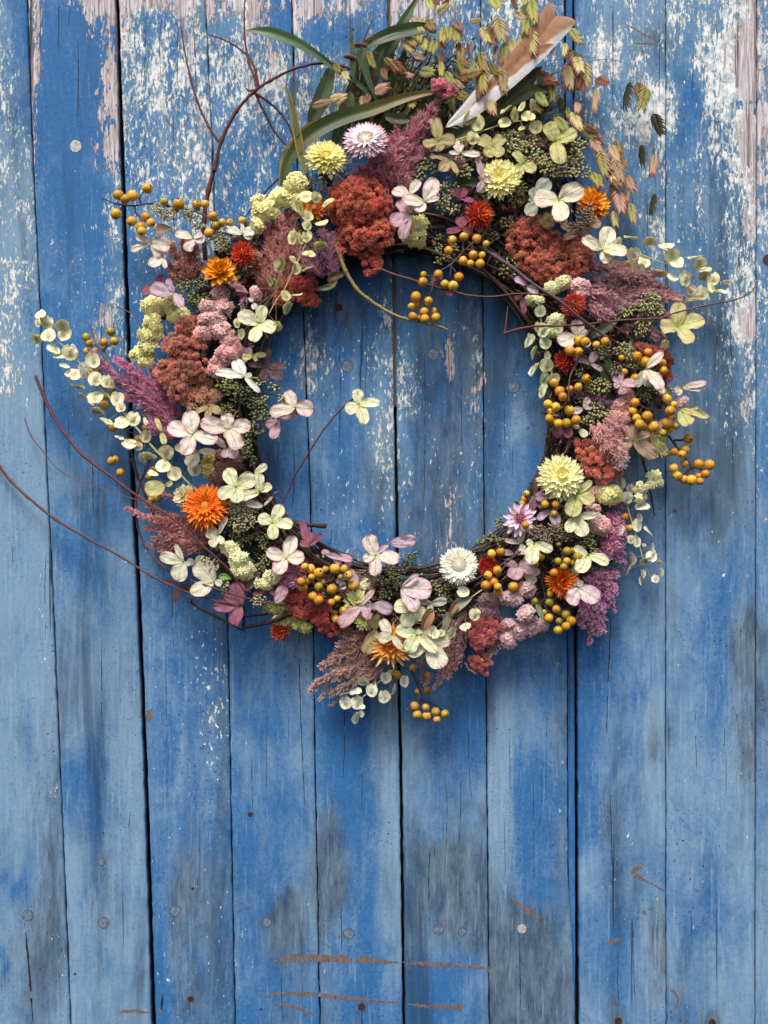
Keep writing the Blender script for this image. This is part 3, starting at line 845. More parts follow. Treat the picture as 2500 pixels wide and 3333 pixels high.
scr = [([(890, 3127), (1000, 3118), (1138, 3121), (1300, 3132)], 22), ([(1310, 3135), (1450, 3140), (1590, 3152)], 13), ([(842, 3248), (957, 3232), (1138, 3248), (1308, 3264)], 11),
       ([(1325, 3267), (1420, 3276), (1512, 3278)], 11), ([(890, 3268), (950, 3274), (1035, 3308)], 9), ([(1668, 2922), (1700, 2952), (1765, 2988)], 13), ([(2094, 2809), (2058, 2836), (2110, 2869)], 13),
       ([(2105, 2866), (2175, 2904)], 4), ([(1972, 3066), (2018, 3053)], 16), ([(384, 3294), (430, 3291), (488, 3296)], 9), ([(505, 3285), (530, 3290)], 20), ([(2093, 2958), (2098, 2975)], 14), ([(1484, 3265), (1505, 3290)], 16),
       ([(2256, 2890), (2274, 2896)], 8), ([(474, 2285), (488, 2320), (478, 2362)], 18), ([(2145, 3215), (2180, 3218), (2205, 3245), (2200, 3280)], 7), ([(1810, 2330), (1818, 2345)], 12), ([(2030, 80), (2100, 120), (2145, 142)], 5), ([(2060, 145), (2140, 148)], 6),
       ([(1595, 3140), (1600, 3175)], 12), ([(2190, 1655), (2200, 1668)], 14), ([(1990, 2065), (2000, 2078)], 8), ([(2005, 2040), (2012, 2055)], 9)]
for i, (pts, w) in enumerate(scr):
    x = pts[0][0]
    ribbon('scrape', pts, w * 1.0, 100 + i, .35, M_SCRAPE, parent_for(x), gaps=.015)
crk = [([(80, 3000), (92, 3130), (108, 3330)], 7), ([(253, 120), (256, 260), (252, 400)], 2.6), ([(228, 30), (222, 90)], 3), ([(470, 60), (474, 160), (468, 280)], 2.4), ([(526, 60), (520, 150), (527, 300)], 2.2),
       ([(630, 60), (636, 200), (640, 330)], 2.2), ([(740, 200), (744, 330), (738, 470)], 2), ([(1040, 60), (1044, 220), (1040, 400)], 2.4), ([(1085, 30), (1083, 180)], 2), ([(1140, 0), (1142, 120), (1138, 260)], 2),
       ([(1105, 1100), (1108, 1300), (1102, 1480)], 2.6), ([(955, 1420), (958, 1550), (952, 1660)], 3), ([(973, 1980), (978, 2300), (994, 2650)], 3), ([(1030, 1600), (1035, 1800)], 2), ([(1450, 2500), (1455, 2650), (1448, 2850)], 2.2),
       ([(1498, 2480), (1500, 2620), (1494, 2760)], 2.6), ([(1180, 2500), (1177, 2630)], 2.2), ([(1380, 1100), (1384, 1400), (1378, 1700)], 2.4), ([(1460, 1080), (1456, 1320)], 2.6), ([(1500, 1150), (1504, 1500)], 2.2),
       ([(1988, 1990), (1978, 2200), (1972, 2400)], 4), ([(1982, 2560), (1988, 2700), (1990, 2880)], 2.2), ([(2010, 3080), (2008, 3200), (2014, 3270)], 2), ([(2320, 60), (2332, 120), (2326, 160)], 2.6), ([(2330, 1080), (2322, 1230)], 2.2),
       ([(2247, 2940), (2250, 3110)], 1.8), ([(650, 2680), (652, 2900)], 1.8), ([(425, 2640), (420, 2700), (428, 2760)], 2.4), ([(700, 1930), (695, 2200)], 1.8), ([(585, 430), (596, 480), (590, 540)], 2), ([(1640, 2560), (1645, 2900)], 1.6),
       ([(540, 2100), (545, 2600)], 1.6), ([(870, 2200), (866, 2700)], 1.5), ([(1735, 2500), (1738, 2900)], 2.0), ([(1550, 1080), (1552, 1500)], 1.8), ([(1640, 1100), (1643, 1500)], 1.8), ([(1780, 2280), (1776, 2600)], 1.8), ([(2380, 1300), (2384, 1650)], 2), ([(2255, 150), (2250, 350)], 1.8),
       ([(300, 1450), (305, 1700)], 2), ([(330, 1040), (333, 1180)], 2), ([(1240, 850), (1236, 1050)], 2), ([(530, 3230), (524, 3300)], 7), ([(1690, 3000), (1694, 3300)], 3), ([(915, 3160), (918, 3330)], 3)]
for i, (pts, w) in enumerate(crk):
    x = pts[0][0]
    ribbon('crack', pts, w * .75, 300 + i, .3, M_DARK, parent_for(x), step=14, rough=.8, gaps=.05)


def disc(name, x, y, r, m, ry=None, d=None, h=2.0, seed=0, label=None):
    rnd = random.Random(seed + int(x))
    ry = ry or r
    pts = [(x + r * math.cos(a) * (1 + rnd.uniform(-.06, .06)), y + ry * math.sin(a) * (1 + rnd.uniform(-.06, .06))) for a in [2 * math.pi * k / 18 for k in range(18)]]
    s0 = surf(x, y) if d is None else d
    return prism(name, pts, s0 - 6, s0 + h, m, parent_for(x), label)


for (x, y, r, w) in [(247, 476, 19, 1), (1131, 1193, 18, 0), (1411, 1153, 18, 0), (1671, 1259, 19, 0), (272, 1195, 18, 1), (90, 2980, 17, 0), (338, 3003, 17, 0), (331, 2806, 10, 0),
                     (571, 2963, 18, 0), (868, 3003, 15, 0), (1135, 3037, 17, 0), (1427, 3025, 16, 0), (1698, 3021, 15, 1), (1504, 3033, 12, 0)]:
    disc('plug_rim', x, y, r + 1.6, M_BROWN if w else M_IRON, h=0.4)
    disc('plug', x, y, r, M_PLUGW if w else M_PLUG, h=0.8)
for (x, y, r) in [(621, 3251, 10), (1177, 3275, 12), (2010, 3319, 13), (2316, 3325, 12), (1102, 1002, 13), (2498, 848, 18), (628, 2891, 5), (1300 + 890 + 0, 3093, 5), (850, 3284, 4), (815, 2650, 8), (245, 3170, 4)]:
    if (x, y) == (2190, 3093):
        continue
    disc('nail_hole', x, y, r, M_IRON, h=0.6)
for a0 in (0,):
    ring = []
    for k in range(25):
        a = 2 * math.pi * k / 24
        ring.append((578 + 38 * math.cos(a), 365 + 56 * math.sin(a)))
    for k in range(0, 24, 6):
        ribbon('knot_edge', ring[k:k + 6], 3, 500 + k, .3, M_BROWN, door, 5, .9, .1)

for i, (x, y, w_) in enumerate([(940, 640, 1), (580, 60, 1), (2100, 620, 1), (2380, 980, 1), (560, 1900, 1), (1120, 2280, 1), (1530, 2340, 1), (1760, 2500, 1), (2260, 2300, 1), (150, 1800, 1), (330, 2100, 1), (2060, 3000, 1), (820, 2450, 1), (1400, 2760, 1)]):
    rnd_ = random.Random(900 + i)
    ribbon('crack', [(x, y), (x + rnd_.uniform(-6, 6), y + 110), (x + rnd_.uniform(-8, 8), y + rnd_.uniform(180, 320))], rnd_.uniform(1.6, 2.6), 900 + i, .3, M_DARK, parent_for(x), 14, .8, .08)
# ------------------------------------------------------------------ plant part meshes (shared between alike pieces)
CACHE = {}


def cached(key, fn):
    if key not in CACHE:
        CACHE[key] = fn()
    return CACHE[key]


PAL = {
    'cream': ((238, 240, 182), (246, 242, 214), (238, 214, 196)), 'greencream': ((222, 232, 160), (238, 242, 202), (232, 234, 190)),
    'green': ((184, 196, 112), (212, 212, 146), (200, 178, 134)), 'pinkcream': ((240, 240, 196), (247, 236, 222), (206, 138, 158)),
    'mauve': ((220, 200, 196), (212, 178, 186), (168, 108, 134)), 'rose': ((150, 82, 92), (158, 92, 106), (140, 66, 88)),
    'plum': ((172, 120, 134), (158, 100, 120), (126, 68, 94)), 'pinkwhite': ((232, 228, 214), (238, 222, 222), (206, 152, 176)),
    'mauvewhite': ((200, 186, 196), (206, 184, 200), (158, 110, 142)), 'dustymauve': ((126, 108, 106), (122, 96, 102), (112, 74, 86)),
    'greygreen': ((156, 170, 150), (178, 188, 172), (180, 178, 168)), 'olivepink': ((160, 160, 92), (182, 170, 122), (158, 104, 108)),
    'tan': ((176, 160, 118), (188, 160, 136), (150, 112, 100)), 'white': ((240, 244, 226), (244, 246, 234), (228, 228, 214)),
    'palegreenpink': ((220, 228, 186), (228, 228, 202), (200, 162, 160)),
}
PAL = {k: tuple(lin(c) for c in v) for k, v in PAL.items()}


def sepal(pal, var):
    c0, c1, c2 = PAL[pal]
    rnd = random.Random(hash((pal, var)) % 99991 if False else sum(map(ord, pal)) * 7 + var)
    mb = MB(); rows = []
    NU, NV = 10, 14
    off = Vector((rnd.uniform(0, 50), rnd.uniform(0, 50), 0)); skew = rnd.uniform(-.10, .10)
    ph = rnd.uniform(0, 6); cup = rnd.uniform(0.04, 0.2); sag = rnd.uniform(0.04, 0.26)
    notch = rnd.choice([0, 0, 0.03, 0.05])
    for i in range(NV + 1):
        t = i / NV
        tt = min(0.999, max(0.001, t))
        hw = 0.5 * 2.05 * tt ** 0.62 * (1 - tt) ** 0.40
        row = []
        for j in range(NU + 1):
            u = 2 * j / NU - 1
            x = t - 0.02 * abs(u) * 0 - (notch * (1 - abs(u)) * (1 if t > .95 else 0))
            y = u * hw * (1 + 0.03 * math.sin(9 * t + ph) + .09 * mnoise.noise(off + Vector((t * 3, u, 2)))) + skew * t * t
            rim = abs(u) ** 2.0
            z = cup * u * u * 0.5 * math.sin(math.pi * t) - sag * t * t + 0.035 * rim * math.sin(13 * t + ph * 2 + u * 2) + 0.018 * math.sin(7 * t + 5 * u + ph) - 0.03 * math.exp(-(u / .15) ** 2) * (1 - t)
            z += .05 * mnoise.noise(off + Vector((t * 4, u * 2, 0))) + .035 * mnoise.noise(off + Vector((t * 9, u * 4, 5)))
            e = max(abs(u) ** 5, ((t - 0.7) / 0.3) ** 2 if t > 0.7 else 0)
            c = mixc(mixc(c0, c1, min(1, t * 2.2)), c2, e * 0.75 + rnd.uniform(-.06, .06))
            bn = mnoise.noise(off + Vector((t * 3.5, u * 2.2, 9)))
            c = mixc(c, [c[0] * .62, c[1] * .46, c[2] * .3], max(0, bn - .12) * 1.5 * (.25 + max(abs(u), t) ** 3))
            row.append(((x, y, z), c, (u, t)))
        rows.append(row)
    mb.grid(rows)
    return mb.mesh('sepal', M_PETAL)


def eye_mesh():
    mb = MB()
    g = lin((170, 170, 110))
    for k in range(5):
        a = k * 2.4
        mb.lathe([(0.1, 0), (1.0, 0.5), (0.7, 1.3), (0.05, 1.7)], 6, lambda i, k_: mixc(g, lin((90, 80, 40)), i / 5))
        for v in range(len(mb.v) - 24, len(mb.v)):
            x, y, z = mb.v[v]; mb.v[v] = (x + 1.5 * math.cos(a) * (k > 0), y + 1.5 * math.sin(a) * (k > 0), z)
    return mb.mesh('flower_eye', M_BUD)


def floret(tag, x, y, petals, pal, d, label, lift=16, stem=None, seed=None, tilt=(0, 0, 0)):
    """hydrangea floret: petals (angle, length, width)"""
    p = pos(tag, x, y, d)
    k = 1 - d / DN
    rnd = random.Random(int(x * 7 + y * 13 + ord(tag)))
    t = thing('hydrangea_floret', label, 'flower', p, 'hydrangea florets tucked into the wreath', (tilt[0] - 13 + rnd.uniform(-6, 6), tilt[1] + rnd.uniform(-5, 5), 0), k)
    for i, (a, l, w) in enumerate(petals):
        pl = pal
        me = cached(('sepal', pl, (i * 3 + int(x)) % 8), lambda: sepal(pl, (i * 3 + int(x)) % 8))
        m = Matrix.Rotation(math.radians(a), 4, 'Z') @ Matrix.Rotation(-math.radians(lift * rnd.uniform(0.3, 1.4) - 3), 4, 'Y') @ \
            Matrix.Rotation(math.radians(rnd.uniform(-14, 14)), 4, 'X') @ Matrix.Translation((3, 0, i * 2.5)) @ Matrix.Diagonal((l, w, (l + w) * 0.5, 1))
        link('petal', me, t, m)
    link('flower_eye', cached('eye', eye_mesh), t, Matrix.Translation((0, 0, 8)) @ Matrix.Scale(3.6, 4))
    mb = MB()
    e = Vector((rnd.uniform(-25, 25), rnd.uniform(-30, 20), -max(40, d - 150)))
    mb.tube(spline([Vector((0, 0, 2)), Vector((e.x * .2, e.y * .2, e.z * .4)), e], 4), 2.6, lin((150, 150, 100)), lin((110, 80, 60)), 5)
    link('stem', mb.mesh('stem', M_TWIG), t)
    return t


# ---- strawflowers and daisies
def bract_mesh(key, c0, c1, c2, curl, wid, point=0.5, var=0):
    rnd = random.Random(var + 5)
    mb = MB(); rows = []
    for i in range(8):
        t = i / 7
        hw = wid * 0.56 * min(1, (0.35 + 1.3 * t)) * (1 - max(0, (t - point) / (1 - point)) ** 1.7) + 0.004
        row = []
        for j in range(5):
            u = j / 2 - 1
            z = curl * t * t + 0.22 * wid * (u * u) + 0.02 * math.sin(6 * t + var * 2)
            c = mixc(c0, c1, t * 2) if t < .5 else mixc(c1, c2, t * 2 - 1)
            c = mixc(c, [q * 0.8 for q in c], abs(u) * 0.15)
            row.append(((t, u * hw + 0.03 * math.sin(3 * t + var * 1.7), z), c, (u, t)))
        rows.append(row)
    mb.grid(rows)
    return mb.mesh('bract', M_BRACT)


def disk_mesh(c0, c1, c2, bumps, h, seed=1):
    """flower centre: dome packed with little tubes"""
    rnd = random.Random(seed)
    mb = MB()
    mb.lathe([(1.0, -0.1), (0.96, 0.12), (0.8, h * .5), (0.5, h * .8), (0.2, h * .95), (0.02, h)], 20, lambda i, k: mixc(c2, c0, i / 5))
    for i in range(bumps):
        r = math.sqrt((i + .5) / bumps); a = i * 2.39996
        p = Vector((r * math.cos(a), r * math.sin(a), h * (1 - r * r) * 0.9))
        d = Vector((p.x * .5, p.y * .5, 1)).normalized()
        c = mixc(c0, c1, r) if r < .6 else mixc(c1, c2, (r - .6) / .4)
        mb.blade(p, d + Vector((rnd.uniform(-.2, .2), rnd.uniform(-.2, .2), 0)), 0.16 + 0.12 * r, 0.07, [q * .6 for q in c], c, rnd=rnd)
    return mb.mesh('flower_centre', M_BRACT, False)


def strawflower(tag, x, y, R, d, label, cols, rings, centre, cat='flower', tilt=(0, 0, 0), group='papery everlasting flowers in the wreath', name='strawflower', jitter=0.08):
    """rings: (count, inner radius, length, width, lift degrees, brightness)"""
    p = pos(tag, x, y, d)
    t = thing(name, label, cat, p, group, (tilt[0] - 16, tilt[1], tilt[2]), 1 - d / DN)
    rnd = random.Random(int(x * 3 + y))
    key = (label,)
    for ri, (n, ri_, ln, wd, lift, br) in enumerate(rings):
        cs = [[q * br for q in lin(c)] for c in cols]
        for i in range(n):
            v = i % 3
            me = cached(('br', key, ri, v), lambda: bract_mesh(key, cs[0], cs[1], cs[2], -0.12 + 0.1 * v if lift < 40 else 0.25, wd / ln, 0.62, v))
            a = 2 * math.pi * (i + (ri % 2) * .5 + rnd.uniform(-.25, .25)) / n
            L = ln * R * (1 + rnd.uniform(-jitter, jitter))
            m = Matrix.Rotation(a, 4, 'Z') @ Matrix.Translation((ri_ * R, 0, R * 0.10 * ri + rnd.uniform(0, 3))) @ \
                Matrix.Rotation(-math.radians(lift + rnd.uniform(-6, 6)), 4, 'Y') @ Matrix.Rotation(rnd.uniform(-.22, .22), 4, 'X') @ Matrix.Scale(L, 4)
            link('petal', me, t, m)
    if centre:
        cr, c0, c1, c2, n, h, zz = centre
        link('flower_centre', disk_mesh(lin(c0), lin(c1), lin(c2), n, h, int(x)), t, Matrix.Translation((0, 0, zz * R)) @ Matrix.Scale(cr * R, 4))
    mb = MB()
    mb.tube(spline([Vector((0, 0, 0)), Vector((4, -6, -d * .4)), Vector((0, -10, -d * .7))], 4), 5, lin((120, 120, 80)), None, 6)
    link('stem', mb.mesh('stem', M_TWIG), t)
    # green underside that closes the flower head
    mb = MB()
    mb.lathe([(0.02, -0.5), (0.35, -0.4), (0.5, -0.12), (0.42, 0.04), (0.02, 0.08)], 14, lambda i, k: lin((150, 140, 80)) if centre else [q * .5 for q in lin(cols[0])])
    link('flower_base', mb.mesh('flower_base', M_BRACT), t, Matrix.Scale(R * 0.8, 4))
    return t


def globe(tag, x, y, R, d, label, cin, cout, n=95, tilt=(0, 0, 0)):
    p = pos(tag, x, y, d)
    t = thing('globe_flower', label, 'flower', p, 'spiky red globe flowers in the wreath', tilt, 1 - d / DN)
    rnd = random.Random(int(x + y))
    ci, co = lin(cin), lin(cout)
    mb = MB()
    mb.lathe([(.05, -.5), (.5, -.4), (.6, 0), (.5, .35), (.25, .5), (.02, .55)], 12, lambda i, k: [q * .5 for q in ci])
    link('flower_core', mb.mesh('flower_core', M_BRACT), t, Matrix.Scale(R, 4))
    for i in range(n):
        zz = 1 - 1.45 * (i + .5) / n
        r = math.sqrt(max(0, 1 - zz * zz)); a = i * 2.39996
        dv = Vector((r * math.cos(a), r * math.sin(a), zz))
        q = (1 - zz) / 1.45
        kq = min(3, int(q * 4))
        def mk(kq=kq):
            f = (kq + .5) / 4
            c = mixc(ci, co, f)
            return bract_mesh('g', [v * .5 for v in c], c, mixc(c, lin((240, 190, 150)), 0.25), 0.1, 0.30, 0.3, kq)
        me = cached(('gl', label, kq), mk)
        out = (dv + Vector((0, 0, 0.35)) * (1 - q)).normalized()
        L = R * (0.62 + rnd.uniform(-.08, .1))
        m = basis(out + Vector([rnd.uniform(-.15, .15) for _ in range(3)]), Vector((0, 0, 1)) if abs(out.z) < .9 else Vector((1, 0, 0)), dv * R * .42, (L, L, L))
        link('bract', me, t, m)
    return t


# ---- cockscomb
def tuft_mesh(c0, c1, c2, var, n=170):
    rnd = random.Random(var * 17 + 3)
    mb = MB()
    mb.lathe([(.1, -.4), (.5, -.25), (.6, .1), (.5, .34), (.28, .5), (.04, .56)], 12, lambda i, k: mixc(c0, c1, .2 + i / 4))
    for v_ in range(len(mb.v)):
        q_ = Vector(mb.v[v_]); q_ *= 1 + .5 * mnoise.noise(q_ * 2.6 + Vector((var * 4, 0, 0))); mb.v[v_] = tuple(q_)
    for i in range(n):
        a = rnd.uniform(0, 2 * math.pi); e = rnd.random() ** 0.75 * math.radians(105)
        dv = Vector((math.sin(e) * math.cos(a), math.sin(e) * math.sin(a), math.cos(e)))
        tip = mixc(c1, c2, rnd.random() ** 1.2)
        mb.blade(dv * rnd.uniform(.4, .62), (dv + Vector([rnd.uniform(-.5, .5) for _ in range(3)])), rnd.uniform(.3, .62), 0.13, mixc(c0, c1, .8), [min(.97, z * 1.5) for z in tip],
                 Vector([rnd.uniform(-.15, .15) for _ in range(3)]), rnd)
    return mb.mesh('tuft', M_FUZZ)


def cockscomb(tag, label, blobs, cols, d, r=30, base=None, group='velvety cockscomb heads in the wreath', flat=0.75):
    """blobs: ellipses (cx,cy,rx,ry) covered with velvet tufts"""
    cx = sum(b[0] for b in blobs) / len(blobs); cy = sum(b[1] for b in blobs) / len(blobs)
    p = pos(tag, cx, cy, d)
    t = thing('cockscomb', label, 'flower', p, group, (0, 0, 0), 1 - d / DN)
    rnd = random.Random(int(cx * cy))
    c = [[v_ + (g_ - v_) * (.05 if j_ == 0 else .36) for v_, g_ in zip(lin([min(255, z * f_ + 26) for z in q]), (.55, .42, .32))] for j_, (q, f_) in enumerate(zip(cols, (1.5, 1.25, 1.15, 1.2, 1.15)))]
    pts = []
    for bi, (bx, by, rx, ry) in enumerate(blobs):
        n = int(3.2 * rx * ry / (r * r)) * 3
        for _ in range(n):
            a = rnd.uniform(0, 6.283); q = math.sqrt(rnd.random())
            X = bx - cx + rx * q * math.cos(a); Y = -(by - cy) + ry * q * math.sin(a)
            if all((X - o[0]) ** 2 + (Y - o[1]) ** 2 > (r * (1.02 + 0.2 * math.sin(o[0] * .05))) ** 2 for o in pts):
                h = min(rx, ry) * flat * math.sqrt(max(0, 1 - q * q)) + 6 * bi
                nz = Vector((math.cos(a) * q / rx * min(rx, ry), math.sin(a) * q / ry * min(rx, ry), math.sqrt(max(.05, 1 - q * q)) + .25)).normalized()
                pts.append((X, Y, h, nz))
    nc = len(cols) - 2
    for i, (X, Y, h, nz) in enumerate(pts):
        v = i % 4
        ci = rnd.randrange(nc)
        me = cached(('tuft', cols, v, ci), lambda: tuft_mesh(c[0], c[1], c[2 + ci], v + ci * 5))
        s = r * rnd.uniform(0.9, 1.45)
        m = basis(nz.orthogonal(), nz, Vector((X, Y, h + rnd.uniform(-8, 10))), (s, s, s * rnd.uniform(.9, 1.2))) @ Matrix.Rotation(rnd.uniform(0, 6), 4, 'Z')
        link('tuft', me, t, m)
    mb = MB()
    for (bx, by, rx, ry) in blobs:
        prev = None
        s0 = len(mb.v)
        mb.lathe([(1, -.9), (.98, -.2), (.85, .3), (.6, .62), (.3, .82), (.02, .88)], 18, lambda i, k: [q * .45 for q in c[0]])  # base darkened so shade is painted into the crevices between tufts
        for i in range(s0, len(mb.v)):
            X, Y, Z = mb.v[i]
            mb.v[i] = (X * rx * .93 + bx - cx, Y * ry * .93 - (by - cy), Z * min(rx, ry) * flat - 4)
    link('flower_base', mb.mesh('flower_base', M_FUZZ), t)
    return t


# ---- plumes
def spike_mesh(L, w, cols, seed, curve=0.0, dens=1.0):
    """feathery plume lying along +X, side tufts of fine hairs"""
    rnd = random.Random(seed)
    c = [mixc(lin(q), (.52, .36, .38), .16) for q in cols]
    mb = MB()
    cv = curve * L

    def ax(t):
        return Vector((t * L, cv * math.sin(math.pi * t) * .5 + 3 * math.sin(t * 9 + seed), w * .12 * math.sin(t * 7 + seed)))
    prof = lambda t: (0.35 + 0.65 * math.sin(math.pi * min(1, t * 1.25 + .1)) ** .7) * (1 - max(0, (t - .75) / .25) ** 2 * .72)
    pts = [ax(i / 12) for i in range(13)]
    mb.tube(pts, [max(1.5, w * .15 * prof(i / 12)) for i in range(13)], mixc(c[0], c[1], .4), c[1], 7)
    n = int(L / 3.2 * dens)
    for i in range(n):
        t = (i + rnd.random()) / n
        a = rnd.uniform(0, 6.283)
        o = Vector((0, math.cos(a), math.sin(a)))
        p = ax(t)
        R = w * .5 * prof(t) * rnd.uniform(.7, 1.12)
        fw = rnd.uniform(.5, 1.3)
        dv = (Vector((fw, 0, 0)) + o).normalized()
        bl = R / max(.45, 1 / math.sqrt(1 + fw * fw))
        cb = mixc(c[0], c[1], rnd.random())
        tipc = c[2] if len(c) < 4 or rnd.random() < .65 else c[3]
        nb = 9
        for j in range(nb):
            s = (j + .6) / nb
            q = p + dv * bl * s * .85 + Vector((w * .06 * s * s, 0, 0))
            hd = dv + Vector([rnd.uniform(-.55, .55) for _ in range(3)])
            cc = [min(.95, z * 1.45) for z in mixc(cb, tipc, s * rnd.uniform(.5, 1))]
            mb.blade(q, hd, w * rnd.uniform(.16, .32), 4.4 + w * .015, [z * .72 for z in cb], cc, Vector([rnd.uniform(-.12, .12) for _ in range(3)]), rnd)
    return mb.mesh('spike', M_FUZZ)


def plume(tag, label, spikes, cols, d, cat='flower', name='plume_flower', group='feathery plumes in the wreath', dens=1.0):
    x0, y0 = spikes[0][0]
    p0 = pos(tag, x0, y0, d)
    t = thing(name, label, cat, p0, group)
    for i, s in enumerate(spikes):
        (a, b, w) = s[:3]
        dd = d + (s[3] if len(s) > 3 else (i * 37 % 60) - 20)
        pa = pos(tag, a[0], a[1], dd - 20) - p0; pb = pos(tag, b[0], b[1], dd + 10) - p0
        v = pb - pa
        rnd = random.Random(i + int(x0))
        cs = list(cols)
        if rnd.random() < .4 and len(cs) > 3:
            cs[2], cs[3] = cs[3], cs[2]
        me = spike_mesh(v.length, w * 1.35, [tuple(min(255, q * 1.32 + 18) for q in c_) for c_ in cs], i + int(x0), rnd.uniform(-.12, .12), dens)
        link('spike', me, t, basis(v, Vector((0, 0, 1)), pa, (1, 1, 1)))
    return t


# ---- statice
def stat_mesh(c0, c1, c2, var):
    rnd = random.Random(var * 7 + 1)
    mb = MB()
    ang = [2 * math.pi * k / 20 for k in range(21)]
    jit = [rnd.uniform(-.2, .22) for _ in range(20)]; jit.append(jit[0])
    rows = []
    cl = mixc(c0, c1, .55)
    for lay, (sc, up) in enumerate(((1.0, 0), (.68, .22), (.36, .4))):
        rows = []
        ph = rnd.uniform(0, 6)
        for i, (r, z) in enumerate([(.05, .1), (.3, .42), (.62, .62), (.86, .68), (1.0, .62)]):
            row = []
            for k, a in enumerate(ang):
                s = math.sin(5 * a + ph) * .6 + math.sin(9 * a + 2 * ph) * .5
                rr = r * sc * (1 + (jit[(k + lay * 3) % 20 if k < 20 else (lay * 3) % 20] * 1.3 + .16 * s) * (i / 4))
                zz = z + up + .26 * s * (i / 4) ** 1.3 * sc
                row.append(((rr * math.cos(a), rr * math.sin(a), zz), mixc(mixc(cl, c1, i / 2), c2, max(0, i - 1.5) / 2.5), (k / 20, i / 4)))
            rows.append(row)
        mb.grid(rows)
    return mb.mesh('papery_flower', M_STAT)


def statice(tag, label, blobs, cols, d, r=24, name='statice_sprig'):
    cx = sum(b[0] for b in blobs) / len(blobs); cy = sum(b[1] for b in blobs) / len(blobs)
    p = pos(tag, cx, cy, d)
    t = thing(name, label, 'flower', p, 'papery statice sprigs in the wreath', (0, 0, 0), 1 - d / DN)
    rnd = random.Random(int(cx + cy * 3))
    c = [lin(q) for q in cols]
    pts = []
    for (bx, by, rx, ry) in blobs:
        for _ in range(int(14 * rx * ry / (r * r))):
            a = rnd.uniform(0, 6.283); q = math.sqrt(rnd.random())
            X = bx - cx + rx * .9 * q * math.cos(a); Y = -(by - cy) + ry * .9 * q * math.sin(a)
            if all((X - o[0]) ** 2 + (Y - o[1]) ** 2 > (r * .82) ** 2 for o in pts):
                pts.append((X, Y, min(rx, ry) * .6 * math.sqrt(max(0, 1 - q * q)), a, q))
    mb = MB()
    for i, (X, Y, h, a, q) in enumerate(pts):
        v = i % 5
        me = cached(('stat', cols, v), lambda: stat_mesh(c[0], c[1], c[2], v))
        nz = Vector((math.cos(a) * q * .9 + rnd.uniform(-.45, .45), math.sin(a) * q * .9 + rnd.uniform(-.45, .45), .8)).normalized()
        s = r * rnd.uniform(.95, 1.4)
        link('papery_flower', me, t, basis(nz.orthogonal(), nz, Vector((X, Y, h + rnd.uniform(-12, 12))) - nz * r * .4, (s, s, s)))
        mb.tube([Vector((0, -10, -80)), Vector((X * .5, Y * .5, h - 50)), Vector((X, Y, h - 8))], [3, 2.4, 2], lin((120, 128, 80)), None, 4)
    link('stem', mb.mesh('stem', M_TWIG), t)
    return t


# ---- berries
def berry_mesh(c, var):
    rnd = random.Random(var)
    mb = MB(); rows = []
    c = lin(c); g = lin((120, 122, 30)); hi = lin((226, 160, 50))
    for i in range(11):
        th = math.pi * i / 10
        row = []
        for k in range(17):
            a = 2 * math.pi * k / 16
            r = 1 + .02 * math.sin(3 * a + var) + .05 * mnoise.noise(Vector((math.sin(th) * math.cos(a), math.sin(th) * math.sin(a), math.cos(th))) * 1.6 + Vector((var * 5, 1, 2)))
            pt = Vector((r * math.sin(th) * math.cos(a), r * math.sin(th) * math.sin(a), math.cos(th) * .97))
            nn = mnoise.noise(pt * 1.3 + Vector((var * 3, 0, 0)))
            cc = mixc(c, g, max(0, nn * 1.1)) if nn > 0 else mixc(c, hi, -nn * .9)
            row.append((pt, cc, (k / 16, i / 10)))
        rows.append(row)
    mb.grid(rows)
    return mb.mesh('berry', M_BERRY)


def calyx_mesh():
    mb = MB()
    dk = lin((52, 32, 16))
    mb.lathe([(.2, -.04), (.19, .05), (.05, .08)], 8, lambda i, k: dk)
    for k in range(5):
        a = k * 1.2566
        mb.blade(Vector((.12 * math.cos(a), .12 * math.sin(a), .02)), Vector((math.cos(a), math.sin(a), .5)), .22, .13, dk, lin((90, 62, 30)))
    return mb.mesh('berry_tip', M_TWIG)


BC = [(222, 164, 46), (206, 142, 40), (226, 172, 66), (184, 156, 46), (156, 148, 48)]


